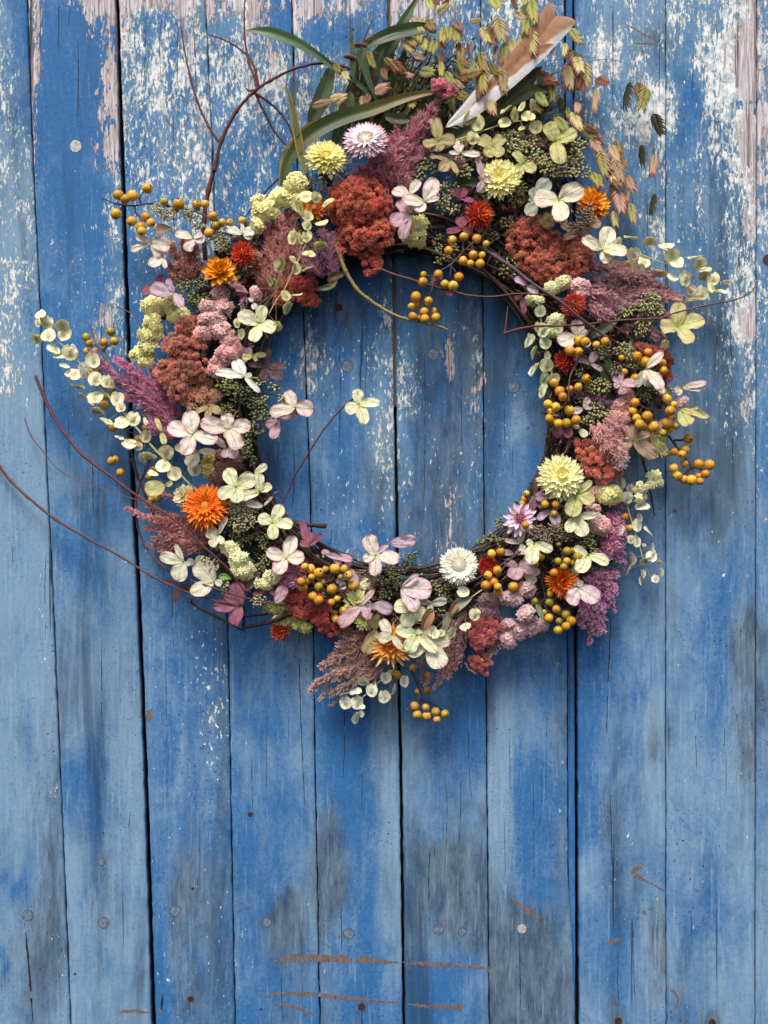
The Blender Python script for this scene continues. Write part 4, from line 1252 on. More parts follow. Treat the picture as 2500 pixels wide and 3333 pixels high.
def berries(tag, label, lst, stems, d, r=6, green=0.12, cat='berries', stemcol=(86, 58, 54), col0=None):
    x0, y0 = stems[0][0] if stems else (lst[0][0], lst[0][1])
    p0 = pos(tag, x0, y0, d - 30)
    t = thing('berry_sprig', label, cat, p0, 'ochre berry sprigs in the wreath')
    rnd = random.Random(int(x0 + y0 * 2))
    mb = MB(); allp = []
    for st in stems:
        P = spline([pos(tag, a, b, d - 10 + rnd.uniform(-12, 12)) - p0 for a, b in st], 5)
        n = len(P)
        mb.tube(P, [r * (1 - .45 * i / n) * (1.35 if i % 5 == 0 else 1) for i in range(n)], lin(stemcol), None, 6, jit=.12, rnd=rnd)
        allp += P
    done = []
    for i, (bx, by, br) in enumerate(lst):
        dd = d + rnd.uniform(-14, 14)
        for (ox, oy, orr, od) in done:
            if math.hypot(bx - ox, by - oy) < (br + orr) * .93 and abs(dd - od) < br:
                dd = od + (br + orr) * (.62 if br > orr * .85 else -.62)
        dd = max(br + 6, min(dd, d + 75))
        done.append((bx, by, br, dd))
        p = pos(tag, bx, by, dd) - p0
        k = 1 - dd / DN
        ci = rnd.randrange(3) if rnd.random() > green else rnd.randrange(3, 5)
        if col0 is not None:
            ci = col0
        v = rnd.randrange(5)
        me = cached(('berry', ci, v), lambda: berry_mesh(BC[ci], v))
        if allp:
            q = min(allp, key=lambda s: (s - p).length)
        else:
            q = p + Vector((0, 30, -50))
        away = (p - q); away.z *= .3
        tipd = (away.normalized() + Vector((rnd.uniform(-.7, .7), rnd.uniform(-.7, .3), rnd.uniform(-.2, .8)))).normalized()
        s = br * k
        m = basis(tipd.orthogonal(), tipd, p, (s, s, s))
        b = link('berry', me, t, m)
        link('berry_tip', cached('calyx', calyx_mesh), b, Matrix.Translation((0, 0, .95)))
        mid = (p + q) * .5 + Vector((0, 0, -8))
        if (p - q).length > br * 1.1:
            mb.tube(spline([q, mid, p], 3), 2.6, lin(stemcol), lin((110, 90, 50)), 5)
    if mb.v:
        link('stem', mb.mesh('stem', M_TWIG), t)
    return t


# ---- pennycress seed pods
def pod_mesh(c_r, c_c, var):
    rnd = random.Random(var + 40)
    mb = MB(); rows = []
    for j in range(7):
        q = j / 6
        row = []
        for k in range(25):
            a = 2 * math.pi * k / 24
            notch = 1 - .3 * math.exp(-((a - math.pi / 2) / .16) ** 2)
            r = q * .5 * notch * (1 + .03 * math.sin(5 * a + var) * q + .12 * q * mnoise.noise(Vector((math.cos(a) * 1.3, math.sin(a) * 1.3, var * 3))))
            xx, yy = r * math.cos(a), r * math.sin(a)
            lens = math.exp(-((xx / .13) ** 2 + (yy / .27) ** 2))
            z = .09 * lens + .08 * math.sin(2 * a + var) * q * q + .1 * mnoise.noise(Vector((xx * 4, yy * 4, var * 2))) * q - .03 * math.exp(-(xx / .02) ** 2) * (abs(yy) < .33)
            c = mixc(c_r, c_c, min(1, 1.25 * math.exp(-((xx / .17) ** 2 + (yy / .29) ** 2) ** 2)))
            row.append(((xx, yy, z), c, (q, k / 24)))
        rows.append(row)
    mb.grid(rows)
    n0 = len(mb.v)
    # back skin
    rows = []
    for j in range(4):
        q = j / 3
        rows.append([((q * .5 * (1 - .3 * math.exp(-((2 * math.pi * k / 12 - math.pi / 2) / .16) ** 2)) * math.cos(2 * math.pi * k / 12),
                       q * .5 * math.sin(2 * math.pi * k / 12) * (.8 if k == 3 else 1), -.07 * (1 - q * q)), c_r, (q, k / 12)) for k in range(13)])
    mb.grid(rows)
    return mb.mesh('seed_pod', M_POD)


PODC = {'cream': ((246, 244, 198), (226, 222, 192)), 'olive': ((232, 230, 170), (214, 210, 156)), 'green': ((228, 234, 190), (206, 214, 172)), 'pearl': ((242, 242, 214), (226, 226, 210))}


def pods(tag, label, stem, lst, d, pal='cream', r=6):
    p0 = pos(tag, stem[0][0], stem[0][1], d - 15)
    t = thing('pennycress_sprig', label, 'seed sprig', p0, 'sprigs of flat papery seed pods in the wreath')
    rnd = random.Random(int(stem[0][0] * 5 + stem[0][1]))
    mb = MB()
    P = spline([pos(tag, a, b, d - 15) - p0 for a, b in stem], 6)
    n = len(P)
    mb.tube(P, [r * (1 - .6 * i / n) for i in range(n)], lin((196, 190, 130)), lin((205, 205, 150)), 6, jit=.08, rnd=rnd)
    cr, cc = lin(PODC[pal][0]), [q * .72 for q in lin(PODC[pal][1])]
    for i, e in enumerate(lst):
        x, y, w, h = e[:4]
        ang = e[4] if len(e) > 4 else rnd.uniform(-20, 20)
        dd = d + rnd.uniform(-10, 32)
        p = pos(tag, x, y, dd) - p0
        k = 1 - dd / DN
        me = cached(('pod', pal, i % 7), lambda: pod_mesh(cr, cc, i % 7))
        mn, mx = min(w, h), max(w, h)
        turn = math.acos(min(1, max(.12, mn / mx)))
        # seen partly edge-on when narrow: turn the flat disc about its long axis
        q = Matrix.Translation(p) @ Matrix.Rotation(math.radians(ang), 4, 'Z')
        if w < h:
            q = q @ Matrix.Rotation(turn * (1 if i % 2 else -1), 4, 'Y')
        else:
            q = q @ Matrix.Rotation(turn * (1 if i % 2 else -1), 4, 'X') @ Matrix.Rotation(math.radians(rnd.choice([0, 90, 180])), 4, 'Z')
        link('seed_pod', me, t, q @ Matrix.Diagonal((mx * k, mx * k, mx * k, 1)))
        s = min(P, key=lambda v: (v - p).length)
        if (s - p).length > 12:
            mid = (s + p) * .5 + Vector((rnd.uniform(-8, 8), rnd.uniform(-4, 10), 0))
            mb.tube(spline([s, mid, p + (s - p).normalized() * mn * .2], 3), 1.5, lin((160, 150, 110)), None, 4)
    link('stem', mb.mesh('stem', M_TWIG), t)
    return t


# ---- capsule clusters
def bud_mesh(c0, c1, c2, var):
    rnd = random.Random(var)
    mb = MB()
    mb.lathe([(.03, -.1), (.22, .12), (.3, .36), (.24, .62), (.13, .78), (.17, .86), (.04, .9)], 8,
             lambda i, k: mixc(c0, c1, (i / 4)) if i < 4 else c2, 'x')
    # ribs
    for v in range(len(mb.v)):
        X, Y, Z = mb.v[v]
        f = 1 + .14 * ((v % 2) * 2 - 1)
        mb.v[v] = (X, Y * f, Z * f)
    for k in range(5):
        a = k * 1.2566 + var
        mb.blade(Vector((.8, .12 * math.cos(a), .12 * math.sin(a))), Vector((.8, math.cos(a), math.sin(a))), .24, .1, c1, c2, rnd=rnd)
    return mb.mesh('capsule', M_BUD)


BUDC = {'green': ((104, 114, 52), (154, 158, 92), (206, 204, 156)), 'pale': ((130, 134, 80), (178, 176, 124), (214, 206, 170)), 'dark': ((80, 92, 50), (118, 128, 78), (172, 172, 128)),
        'grey': ((88, 80, 66), (126, 116, 96), (170, 150, 128)), 'bloom': ((170, 160, 100), (210, 200, 150), (226, 216, 176))}


def buds(tag, label, blobs, pal, d, size=24, dens=1.0):
    cx = sum(b[0] for b in blobs) / len(blobs); cy = sum(b[1] for b in blobs) / len(blobs)
    p = pos(tag, cx, cy, d)
    t = thing('capsule_cluster', label, 'seed heads', p, 'clusters of small capsules in the wreath', (0, 0, 0), 1 - d / DN)
    rnd = random.Random(int(cx * 3 + cy))
    c = [lin(q) for q in BUDC[pal]]
    mb = MB(); root = Vector((0, 0, -110))
    cnt = 0
    for (bx, by, rx, ry) in blobs:
        hub = Vector((bx - cx + rnd.uniform(-.3, .3) * rx, -(by - cy) + rnd.uniform(-.3, .3) * ry, -60))
        mb.tube(spline([root, (root + hub) * .5 + Vector((0, 0, -10)), hub], 3), 4, lin((110, 110, 66)), None, 5)
        pts = []
        n = int(dens * 9 * rx * ry / (size * size))
        for _ in range(n):
            a = rnd.uniform(0, 6.283); q = math.sqrt(rnd.random())
            X = bx - cx + rx * q * math.cos(a); Y = -(by - cy) + ry * q * math.sin(a)
            if all((X - o.x) ** 2 + (Y - o.y) ** 2 > (size * .62) ** 2 for o in pts):
                v = Vector((X, Y, min(rx, ry) * .55 * math.sqrt(max(0, 1 - q * q)) + rnd.uniform(-22, 8)))
                pts.append(v)
        branch = []
        for i, v in enumerate(pts):
            dv = (v - hub).normalized()
            dv = (dv + Vector([rnd.uniform(-.5, .5) for _ in range(3)])).normalized()
            s = size * rnd.uniform(1.15, 1.6)
            me = cached(('bud', pal, i % 4), lambda: bud_mesh(c[0], c[1], c[2], i % 4))
            link('capsule', me, t, basis(dv, Vector((0, 0, 1)) if abs(dv.z) < .9 else Vector((1, 0, 0)), v - dv * s * .5, (s, s, s)))
            if i % 5 == 0:
                b = hub.lerp(v, .6) - dv * 10; branch.append(b)
                mb.tube([hub, b], 2.2, lin((120, 122, 74)), None, 4)
            bb = min(branch, key=lambda z_: (z_ - v).length)
            mb.tube([bb, v - dv * s * .5], 1.3, lin((140, 140, 90)), None, 3)
    link('stem', mb.mesh('stem', M_TWIG), t)
    return t


# ---- wild oats
SPC = {'pink': ((206, 212, 122), (244, 230, 172), (236, 172, 150)), 'green': ((156, 172, 74), (212, 216, 124), (226, 208, 144)), 'olive': ((150, 150, 60), (210, 198, 112), (212, 158, 112)),
       'rose': ((196, 180, 124), (238, 200, 176), (230, 160, 150)), 'dark': ((46, 48, 26), (70, 70, 40), (100, 90, 56)), 'rust': ((126, 88, 52), (178, 130, 88), (198, 144, 110))}


def spikelet_mesh(pal, var):
    c0, c1, c2 = [lin(q) for q in SPC[pal]]
    rnd = random.Random(var + 11)
    mb = MB()
    n = 7
    dk = [q * .35 for q in c0]
    for i in range(n):
        t = i / (n - 1)
        x = .02 + t * .60
        for s in (1, -1):
            ang = s * (.80 - .42 * t + rnd.uniform(-.06, .06))
            L = (.36 - .06 * t) * (.75 if i == 0 else 1) * (1 + rnd.uniform(-.1, .1))
            dv = Vector((math.cos(ang), math.sin(ang), 0)); nv = Vector((-dv.y, dv.x, 0))
            x0 = Vector((x + (.04 if s > 0 else 0), 0, 0))
            rows = []
            for q, w in ((0, .02), (.3, .046), (.6, .038), (.85, .016), (1, .001)):
                cc = mixc(c0, c1, q * 1.6) if q < .6 else mixc(c1, c2, (q - .6) / .4)
                sh = mixc(dk, c2, .8 * q)
                pz = .05 * math.sin(math.pi * q) + .02 * i - .03 * q
                ctr = x0 + dv * L * q + Vector((.05 * q * q, 0, 0))
                ea = ctr - nv * w; eb = ctr + nv * w
                rows.append([((ea.x, ea.y, pz - .03), sh, (0, q)), ((ctr.x, ctr.y, pz + .015), cc, (.5, q)), ((eb.x, eb.y, pz - .03), sh, (1, q))])
            mb.grid(rows)
    mb.blade(Vector((.68, 0, .1)), Vector((1, 0, 0)), .32, .1, c1, c2, rnd=rnd)
    for r_ in [0]:
        pass
    # fix: vertices are tuples already
    return mb.mesh('spikelet', M_SPIKE)


def oats(tag, label, stems, lst, d, r=2.6):
    """stems: polylines in photo, lst: (x,y,len,width,angle,palette)"""
    x0, y0 = stems[0][0]
    p0 = pos(tag, x0, y0, d)
    t = thing('wild_oat_spray', label, 'grass', p0, 'drooping wild oat sprays at the top of the wreath')
    rnd = random.Random(int(x0 * 9 + y0))
    mb = MB(); allp = []
    for st in stems:
        P = spline([pos(tag, a, b, d + 6 * i) - p0 for i, (a, b) in enumerate(st)], 7)
        mb.tube(P, [r * (1 - .5 * i / len(P)) for i in range(len(P))], lin((86, 92, 56)), lin((110, 100, 66)), 5)
        allp += P
    lst = list(lst)
    for e in list(lst):
        if rnd.random() < .5 and e[3] > 50 and len(lst) < 50:
            lst.append((e[0] + rnd.uniform(-70, 60), e[1] + rnd.uniform(-60, 60), e[2] * rnd.uniform(.7, .95), e[3] * .8, (e[4] if len(e) > 4 else -90) + rnd.uniform(-25, 25), rnd.choice([e[5] if len(e) > 5 else 'pink', 'olive', 'rust'])))
    for i, e in enumerate(lst):
        x, y, L, w = e[:4]
        ang = e[4] if len(e) > 4 else -90 + rnd.uniform(-12, 12)
        pal = e[5] if len(e) > 5 else 'pink'
        dd = d + 10 + rnd.uniform(0, 45)
        k = 1 - dd / DN
        c = pos(tag, x, y, dd) - p0
        dv = Vector((math.cos(math.radians(ang)), math.sin(math.radians(ang)), rnd.uniform(-.15, .25)))
        base = c - dv * L * .5 * k
        me = cached(('oat', pal, i % 3), lambda: spikelet_mesh(pal, i % 3))
        wide = w / (.56 * L)
        wide = max(.35, min(1.9, wide))
        roll = math.acos(min(1, wide)) if wide < 1 else 0
        m = basis(dv, Vector((0, 0, 1)), base, (L * k * 1.2, L * k * 1.3 * max(1, min(1.7, wide)), L * k)) @ Matrix.Rotation(roll * .8, 4, 'X')
        link('spikelet', me, t, m)
        s = min(allp, key=lambda v: (v - base).length + (15 if v.y < base.y else 0))
        if (s - base).length > 4:
            mid = (s + base) * .5 + Vector((rnd.uniform(-4, 4), min(14, (s - base).length * .15), 0))
            mb.tube(spline([s, mid, base], 4), 1.2, lin((104, 98, 66)), None, 4)
    link('stem', mb.mesh('stem', M_TWIG), t)
    return t


# ---- blades of grass
def leaf(tag, label, pts, w, d, c0, c1, c2=None, cat='leaf', name='grass_leaf', fold=.25, dz=0, profile=None, edge=None, twist=0.0):
    """long blade: pts in photo, widest in the middle; colours root, middle, tip"""
    n = len(pts)
    p0 = pos(tag, pts[0][0], pts[0][1], d)
    t = thing(name, label, cat, p0, 'long green grass blades behind the wreath top' if name == 'grass_leaf' else None)
    P = spline([pos(tag, a, b, d + dz * i / max(1, n - 1)) - p0 for i, (a, b) in enumerate(pts)], 8)
    n = len(P)
    cl = [lin(c) for c in (c0, c1, c2 or c1)]
    ec = lin(edge) if edge else None
    mb = MB()
    for side in (1, -1):
        rows = []
        for i, p in enumerate(P):
            q = i / (n - 1)
            tg = (P[min(i + 1, n - 1)] - P[max(i - 1, 0)]).normalized()
            s = Vector((-tg.y, tg.x, 0)).normalized()
            tw = twist * (q - .3)
            sv = s * math.cos(tw) + Vector((0, 0, 1)) * math.sin(tw)
            up = Vector((0, 0, 1)) * math.cos(tw) - s * math.sin(tw)
            hw = w * .5 * (profile(q) if profile else (min(1, .35 + q * 2.2) * (1 - max(0, (q - .45) / .55) ** 1.8)))
            c = mixc(cl[0], cl[1], q * 2) if q < .5 else mixc(cl[1], cl[2], q * 2 - 1)
            row = []
            for j in range(9):
                u = j / 4 - 1
                cc = c if ec is None else mixc(c, ec, max(0, (abs(u) - .45) / .55) * .85)
                cc = mixc(cc, [min(1, v * 1.5) for v in cc], .5 * math.exp(-(u / .12) ** 2))
                row.append((p + sv * (u * hw) + up * (abs(u) * hw * fold + side * 0.9 + 1.5 * math.sin(q * 14 + u * 2)), cc, (u, q)))
            rows.append(row if side > 0 else row[::-1])
        mb.grid(rows)
    o = link('blade', mb.mesh('blade', M_LEAF), t)
    return t


def twig(tag, label, lines, rad, d, col=(104, 52, 44), col2=None, dz=0, cat='twig', name='twig', node=True, mat=None, group='bare red-brown twigs in the wreath'):
    """lines: list of polylines; first is the main shoot. points may carry a third value = depth"""
    a0 = lines[0][0]
    p0 = pos(a0[3] if len(a0) > 3 else tag, a0[0], a0[1], a0[2] if len(a0) > 2 and a0[2] is not None else d)
    t = thing(name, label, cat, p0, group)
    rnd = random.Random(int(a0[0] + a0[1] * 7))
    mb = MB()
    for li, ln in enumerate(lines):
        n = len(ln)
        P = []
        for i, a in enumerate(ln):
            dd = a[2] if len(a) > 2 and a[2] is not None else d + dz * i / max(1, n - 1)
            P.append(pos(a[3] if len(a) > 3 else tag, a[0], a[1], dd) - p0)
        sp = spline(P, 8)
        m = len(sp)
        r0 = rad if li == 0 else rad * .6
        rr = []
        for i in range(m):
            q = i / (m - 1)
            v = r0 * (1 - .55 * q)
            if node and i % 8 == 0 and 0 < i < m - 1:
                v *= 1.35
            rr.append(v)
        sp = [s + Vector((rnd.uniform(-1, 1), rnd.uniform(-1, 1), 0)) * rad * .12 for s in sp]
        mb.tube(sp, rr, lin(col), lin(col2 or col), 8, jit=.06, rnd=rnd)
        if node:
            for i in range(8, m - 2, 8):
                s = rnd.choice([-1, 1])
                tg = (sp[i + 1] - sp[i]).normalized()
                nv = Vector((-tg.y, tg.x, .3)) * s
                mb.blade(sp[i] + nv * r0 * .5, tg + nv * .8, r0 * 1.5, r0 * .7, lin((90, 60, 40)), lin((150, 120, 80)), rnd=rnd)
    link('shoot', mb.mesh('shoot', mat or M_TWIG), t)
    return t
# ------------------------------------------------------------------ the vine ring
def vine_ring():
    p0 = pos('s', 1305, 1335 + 590, 60)
    t = thing('vine_wreath_base', 'ring of twisted dark brown vines that all the dried flowers are tucked into', 'wreath', p0)
    rnd = random.Random(4)
    for i in range(30):
        mb = MB()
        n = 120
        ph = rnd.uniform(0, 6.28); w1 = rnd.choice([2, 3, 3, 4, 5]); w2 = rnd.choice([2, 3, 4])
        ph2 = rnd.uniform(0, 6.28)
        rb = rnd.uniform(-.72, .72) if i > 5 else -.85 + .07 * i
        db = rnd.uniform(60, 215)
        r = rnd.uniform(7, 17)
        a0 = rnd.uniform(0, 6.28); span = rnd.uniform(5.6, 6.6)
        P = []; R = []
        for k in range(n):
            a = a0 + span * k / n
            q = rb + .3 * math.sin(w1 * a + ph) + .06 * math.sin(11 * a + ph2)
            q = max(-1.0, min(1.0, q))
            rx = 555 + 80 * q; ry = 595 + 80 * q
            dd = db + 60 * math.sin(w2 * a + ph2)
            P.append(pos('s', 1305 + rx * math.cos(a) * (1 + .006 * math.sin(5 * a + ph)), 1335 - ry * math.sin(a), max(24, dd)) - p0)
            R.append(r * (1 + .12 * math.sin(k * 1.7 + ph)) * (1 - .4 * k / n))
        c = rnd.choice([(74, 60, 54), (96, 78, 66), (60, 48, 46), (112, 92, 78), (84, 66, 58), (104, 92, 86)])
        mb.tube(P, R, lin(c), lin([q * .8 for q in c]), 8, jit=.13, rnd=rnd)
        link('vine', mb.mesh('vine', M_VINE), t)
    # loose thin tendrils
    for i in range(16):
        mb = MB()
        a = rnd.uniform(0, 6.28); P = []
        rr = rnd.uniform(470, 640)
        for k in range(8):
            P.append(pos('s', 1305 + (rr + 30 * math.sin(k * 1.3 + i)) * math.cos(a + k * .07), 1335 - (rr * 1.06 + 26 * math.cos(k * 1.1 + i)) * math.sin(a + k * .07), 200 + 60 * math.sin(k + i)) - p0)
        mb.tube(spline(P, 5), 3.5, lin((90, 74, 68)), None, 5)
        link('tendril', mb.mesh('tendril', M_TWIG), t)
    # dried scraps, stalks and leaves between the vines, some toned dark as shade
    mb = MB()
    cols = [lin(c) for c in ((62, 52, 44), (84, 66, 52), (66, 74, 44), (92, 70, 66), (104, 92, 60), (74, 46, 52), (46, 40, 34))]
    for i in range(6500):
        a = rnd.uniform(0, 6.28); q = rnd.gauss(0.1, .5)
        q = max(-.8, min(1.2, q))
        wob = 18 * math.sin(5 * a) + 14 * math.sin(9 * a + 1)
        P = pos('s', 1305 + (560 + 95 * q + wob * (q > 0)) * math.cos(a), 1335 - (600 + 95 * q + wob * (q > 0)) * math.sin(a), 50 + 190 * rnd.random() * (1.1 - abs(q) * .5)) - p0
        dv = Vector((rnd.uniform(-1, 1), rnd.uniform(-1, 1), rnd.uniform(-.2, .9)))
        c = rnd.choice(cols)
        thin = rnd.random() < .5
        if rnd.random() < .3:
            c = lin(rnd.choice([(170, 146, 128), (150, 156, 100), (176, 130, 132), (196, 190, 146), (128, 84, 92)]))
        mb.blade(P, dv, rnd.uniform(30, 80), rnd.uniform(3, 6) if thin else rnd.uniform(14, 34), c, [z * rnd.uniform(.8, 2) for z in c], Vector((rnd.uniform(-.3, .3), rnd.uniform(-.3, .3), 0)), rnd)
    for (tg_, bx, by, rx, ry, n_) in [('C', 1150, 1180, 480, 170, 900), ('G', 420, 380, 450, 260, 900), ('H', 420, 800, 250, 130, 250), ('O', 900, 560, 330, 420, 900), ('E', 1250, 780, 320, 260, 900), ('E', 950, 1000, 260, 260, 500), ('J', 500, 500, 260, 560, 900),
                                        ('K', 850, 640, 380, 420, 800), ('L', 900, 880, 620, 190, 1500), ('M', 950, 560, 280, 380, 700), ('N', 500, 850, 230, 520, 500), ('F', 300, 350, 260, 330, 400)]:
        for _ in range(int(n_ * 1.5)):
            a = rnd.uniform(0, 6.28); q = math.sqrt(rnd.random())
            X_ = CROP[tg_][0] + (bx + rx * q * math.cos(a)) / Q1; Y_ = CROP[tg_][1] + (by + ry * q * math.sin(a)) / Q1
            rr_ = math.hypot((X_ - 1305) / 560, (Y_ - 1335) / 600)
            if rr_ < .95 or (rr_ > 1.36 and X_ < 1400):
                continue
            P = pos('s', X_, Y_, rnd.uniform(60, 230)) - p0
            dv = Vector((rnd.uniform(-1, 1), rnd.uniform(-1, 1), rnd.uniform(-.2, .8)))
            c = rnd.choice(cols)
            thin = rnd.random() < .45
            if rnd.random() < .38:
                c = lin(rnd.choice([(180, 156, 138), (156, 162, 104), (186, 138, 142), (206, 200, 156), (140, 92, 100), (150, 110, 96)]))
            mb.blade(P, dv, rnd.uniform(35, 90), rnd.uniform(3, 6) if thin else rnd.uniform(16, 40), c, [z * rnd.uniform(.8, 2.2) for z in c], Vector((rnd.uniform(-.3, .3), rnd.uniform(-.3, .3), 0)), rnd)
    link('dried_filling', mb.mesh('dried_filling', M_FUZZ), t, kind='stuff')
    return t


def grass_mass():
    rnd = random.Random(12)
    p0 = pos('C', 300, 950, 60)
    mb = MB()
    for i in range(460):
        x0 = rnd.uniform(-250, 1300); y0 = rnd.uniform(900, 1150)
        an = math.radians(rnd.gauss(62, 24)); L = rnd.uniform(300, 900) * (1 if x0 < 500 else .7)
        d0 = rnd.uniform(40, 150)
        n = 9; P = []
        bend = rnd.uniform(-.5, .15)
        for k in range(n):
            q = k / (n - 1)
            aa = an + bend * q
            P.append(pos('C', x0 + math.cos(aa) * L * q, y0 - math.sin(aa) * L * q, d0 + 25 * math.sin(q * 3)) - p0)
        c = lin(rnd.choice([(50, 66, 34), (76, 94, 48), (110, 120, 64), (120, 98, 66), (64, 80, 44), (140, 138, 92)]))
        if rnd.random() < .72:
            mb.tube(P, [rnd.uniform(1.4, 2.6) * (1 - .6 * k / n) for k in range(n)], c, [z * 1.4 for z in c], 3, cap=False)
        else:
            w = rnd.uniform(8, 20)
            rows = []
            for k, p in enumerate(P):
                q = k / (n - 1)
                tg = (P[min(k + 1, n - 1)] - P[max(k - 1, 0)]).normalized()
                s = Vector((-tg.y, tg.x, .3)) * w * (1 - q ** 2)
                rows.append([(p - s, c, (-1, q)), (p + Vector((0, 0, -4)), [z * .8 for z in c], (0, q)), (p + s, c, (1, q))])
            mb.grid(rows)
    # loose brown husks
    for i in range(500):
        x = rnd.gauss(420, 300); y = rnd.gauss(640, 210)
        P = pos('C', x, y, rnd.uniform(50, 200)) - p0
        c = lin(rnd.choice([(96, 66, 40), (76, 84, 40), (120, 84, 60), (60, 50, 34), (130, 120, 66)]))
        mb.blade(P, Vector((rnd.uniform(-1, 1), rnd.uniform(-1, .6), rnd.uniform(-.3, .5))), rnd.uniform(30, 70), rnd.uniform(8, 22), c, [z * 1.3 for z in c], rnd=rnd)
    me = mb.mesh('grass_mass', M_SPIKE)
    o = bpy.data.objects.new('grass_mass', me)
    COL.objects.link(o)
    o.matrix_basis = Matrix.Translation((p0[0] * U, -p0[2] * U, Z0 + p0[1] * U)) @ RX @ Matrix.Scale(U, 4)
    o['label'] = 'tangled mass of thin dark grass stems behind the top of the wreath'
    o['category'] = 'grass'
    o['kind'] = 'stuff'


vine_ring()
grass_mass()

# ------------------------------------------------------------------ long bare twigs (first = behind the flowers, later = in front)
RB = (98, 46, 38); RBL = (150, 96, 60); DKT = (66, 48, 48); GRT = (98, 82, 88)
twig('B', 'thick glossy red-brown stem arching over the upper left, knotted fork at its top',
     [[(870, 820, 130, 'E'), (862, 520, 140, 'E'), (900, 280, 150, 'E'), (960, 60, 160, 'E'), (230, 1320, 165), (290, 1080, 170), (400, 860, 170), (545, 700, 175), (660, 625, 170), (850, 530, 165), (1050, 490, 160), (1220, 510, 150), (1350, 570, 130)],
      [(560, 690, 178), (540, 590, 170), (495, 480, 160), (468, 300, 140), (462, 150, 130), (470, -60, 120)], [(570, 660, 178), (548, 545, 170), (500, 445, 150), (400, 360, 120), (290, 300, 80), (190, 268, 30)],
      [(545, 715, 170), (620, 870, 140), (700, 1020, 110), (800, 1140, 90)], [(555, 725, 175), (640, 780, 150), (740, 870, 120), (800, 960, 110), (840, 1060, 90)],
      [(275, 1105, 165), (190, 980, 150), (100, 780, 130), (40, 570, 110), (0, 380, 90), (1395, 200, 70, 'A')], [(555, 690, 175), (500, 700, 175), (475, 680, 178)]],
     18, 150, RB)
twig('I', 'curved maroon twig with a pale tip at far left, crossing the pink-rust plume', [[(275, 650, 110), (330, 790, 140), (400, 935, 180), (500, 1095, 230), (640, 1260, 290), (860, 1425, 350), (0, 190, 370, 'K'), (200, 330, 420, 'K'), (380, 440, 450, 'K'), (600, 640, 470, 'K'), (800, 820, 470, 'K'), (950, 1025, 440, 'K')]], 13, 200, (88, 42, 40), (92, 54, 38))
twig('s', 'thin bare twig with a hooked tip at the left edge, above the longest twig', [[(80, 1360, 60), (101, 1418, 80), (143, 1473, 100), (190, 1528, 120), (250, 1560, 140), (330, 1590, 170), (430, 1622, 200), (500, 1640, 210)]], 5, 100, (112, 74, 70))
twig('s', 'longest bare twig running from the left edge of the boards down to the wreath bottom', [[(-40, 1455, 60), (0, 1520, 70), (35, 1565, 80), (90, 1618, 110), (180, 1690, 150), (290, 1755, 200), (400, 1816, 260), (495, 1876, 320), (605, 1926, 370), (720, 1960, 400), (800, 1967, 400)]], 12, 100, (98, 60, 44), (70, 46, 42))
twig('K', 'dark bent branch curving along the lower left outside of the wreath', [[(70, -20, 150), (110, 110, 160), (160, 230, 170)], [(110, 230, 170), (100, 350, 180), (115, 500, 190), (170, 650, 220), (330, 830, 300), (620, 955, 400), (920, 1050, 430), (1120, 1090, 420), (1300, 1140, 380)], [(205, -10, 150), (150, 130, 160), (90, 330, 160)], [(160, 230, 170), (240, 420, 160), (330, 560, 150)]], 17, 150, DKT, (84, 54, 50))
twig('K', 'knobbly dark twig with a broken end below the mauve floret at lower left', [[(500, 1075, 120), (620, 1150, 140), (740, 1210, 160), (850, 1270, 180), (945, 1315, 180)], [(535, 1060, 200), (530, 1090, 150), (560, 1110, 150)]], 13, 100, (84, 62, 48), DKT)
twig('K', 'thick dark twig ending under the crimson cockscomb at lower left', [[(1300, 1180, 330), (1200, 1215, 280), (1110, 1250, 240), (1000, 1275, 210), (920, 1290, 190)], [(930, 1280, 190), (935, 1200, 230), (930, 1120, 300)], [(1110, 1180, 200), (1030, 1190, 190), (940, 1205, 190)]], 19, 100, DKT)
twig('J', 'slim brown stem leaning into the open middle of the wreath', [[(1570, 690, 330), (1530, 712, 330), (1440, 790, 325), (1320, 935, 310), (1230, 1070, 290), (1150, 1200, 260), (1085, 1310, 230), (1050, 1400, 200), (1215, 360, 180, 'K')]], 8, 150, (118, 82, 56), (100, 48, 40), group=None)
twig('F', 'knotty yellow-green twig hanging into the upper middle of the wreath', [[(460, 720, 330), (490, 790, 330), (530, 900, 330), (615, 1040, 320), (700, 1115, 310), (800, 1185, 300), (890, 1235, 290), (980, 1270, 280), (1090, 1295, 270), (1200, 1322, 260), (1265, 1335, 260), (1320, 1358, 260)]], 16, 150, (138, 118, 62), (160, 146, 108), group=None)
twig('F', 'long reddish shoot running right from under the big rust cockscomb across the opening', [[(680, 815, 300), (760, 870, 330), (900, 930, 350), (1020, 965, 360), (1150, 1005, 370), (1400, 1075, 390), (1500, 1095, 400), (1650, 1105, 410), (400, 1085, 430, 'G'), (540, 1082, 440, 'G'), (700, 1100, 450, 'G'), (900, 1170, 460, 'G'), (1100, 1280, 460, 'G'), (1290, 1405, 440, 'G'), (1000, 310, 420, 'O'), (1095, 385, 380, 'O')]], 10, 100, (98, 62, 66), (104, 54, 54))
twig('G', 'smooth grey-brown branch slanting across the upper right of the wreath', [[(140, 715, 330), (260, 790, 360), (400, 880, 400), (530, 985, 430), (650, 1065, 450), (780, 1150, 460), (900, 1250, 460), (1010, 1335, 440), (1130, 1420, 420), (760, 215, 400, 'O'), (870, 290, 350, 'O')]], 15, 100, GRT, (86, 70, 76))
twig('G', 'short straight dark twig below the ochre berries, slanting under the wreath top', [[(155, 880, 250), (250, 960, 270), (340, 1030, 280), (430, 1090, 290)]], 10, 100, (80, 62, 60))
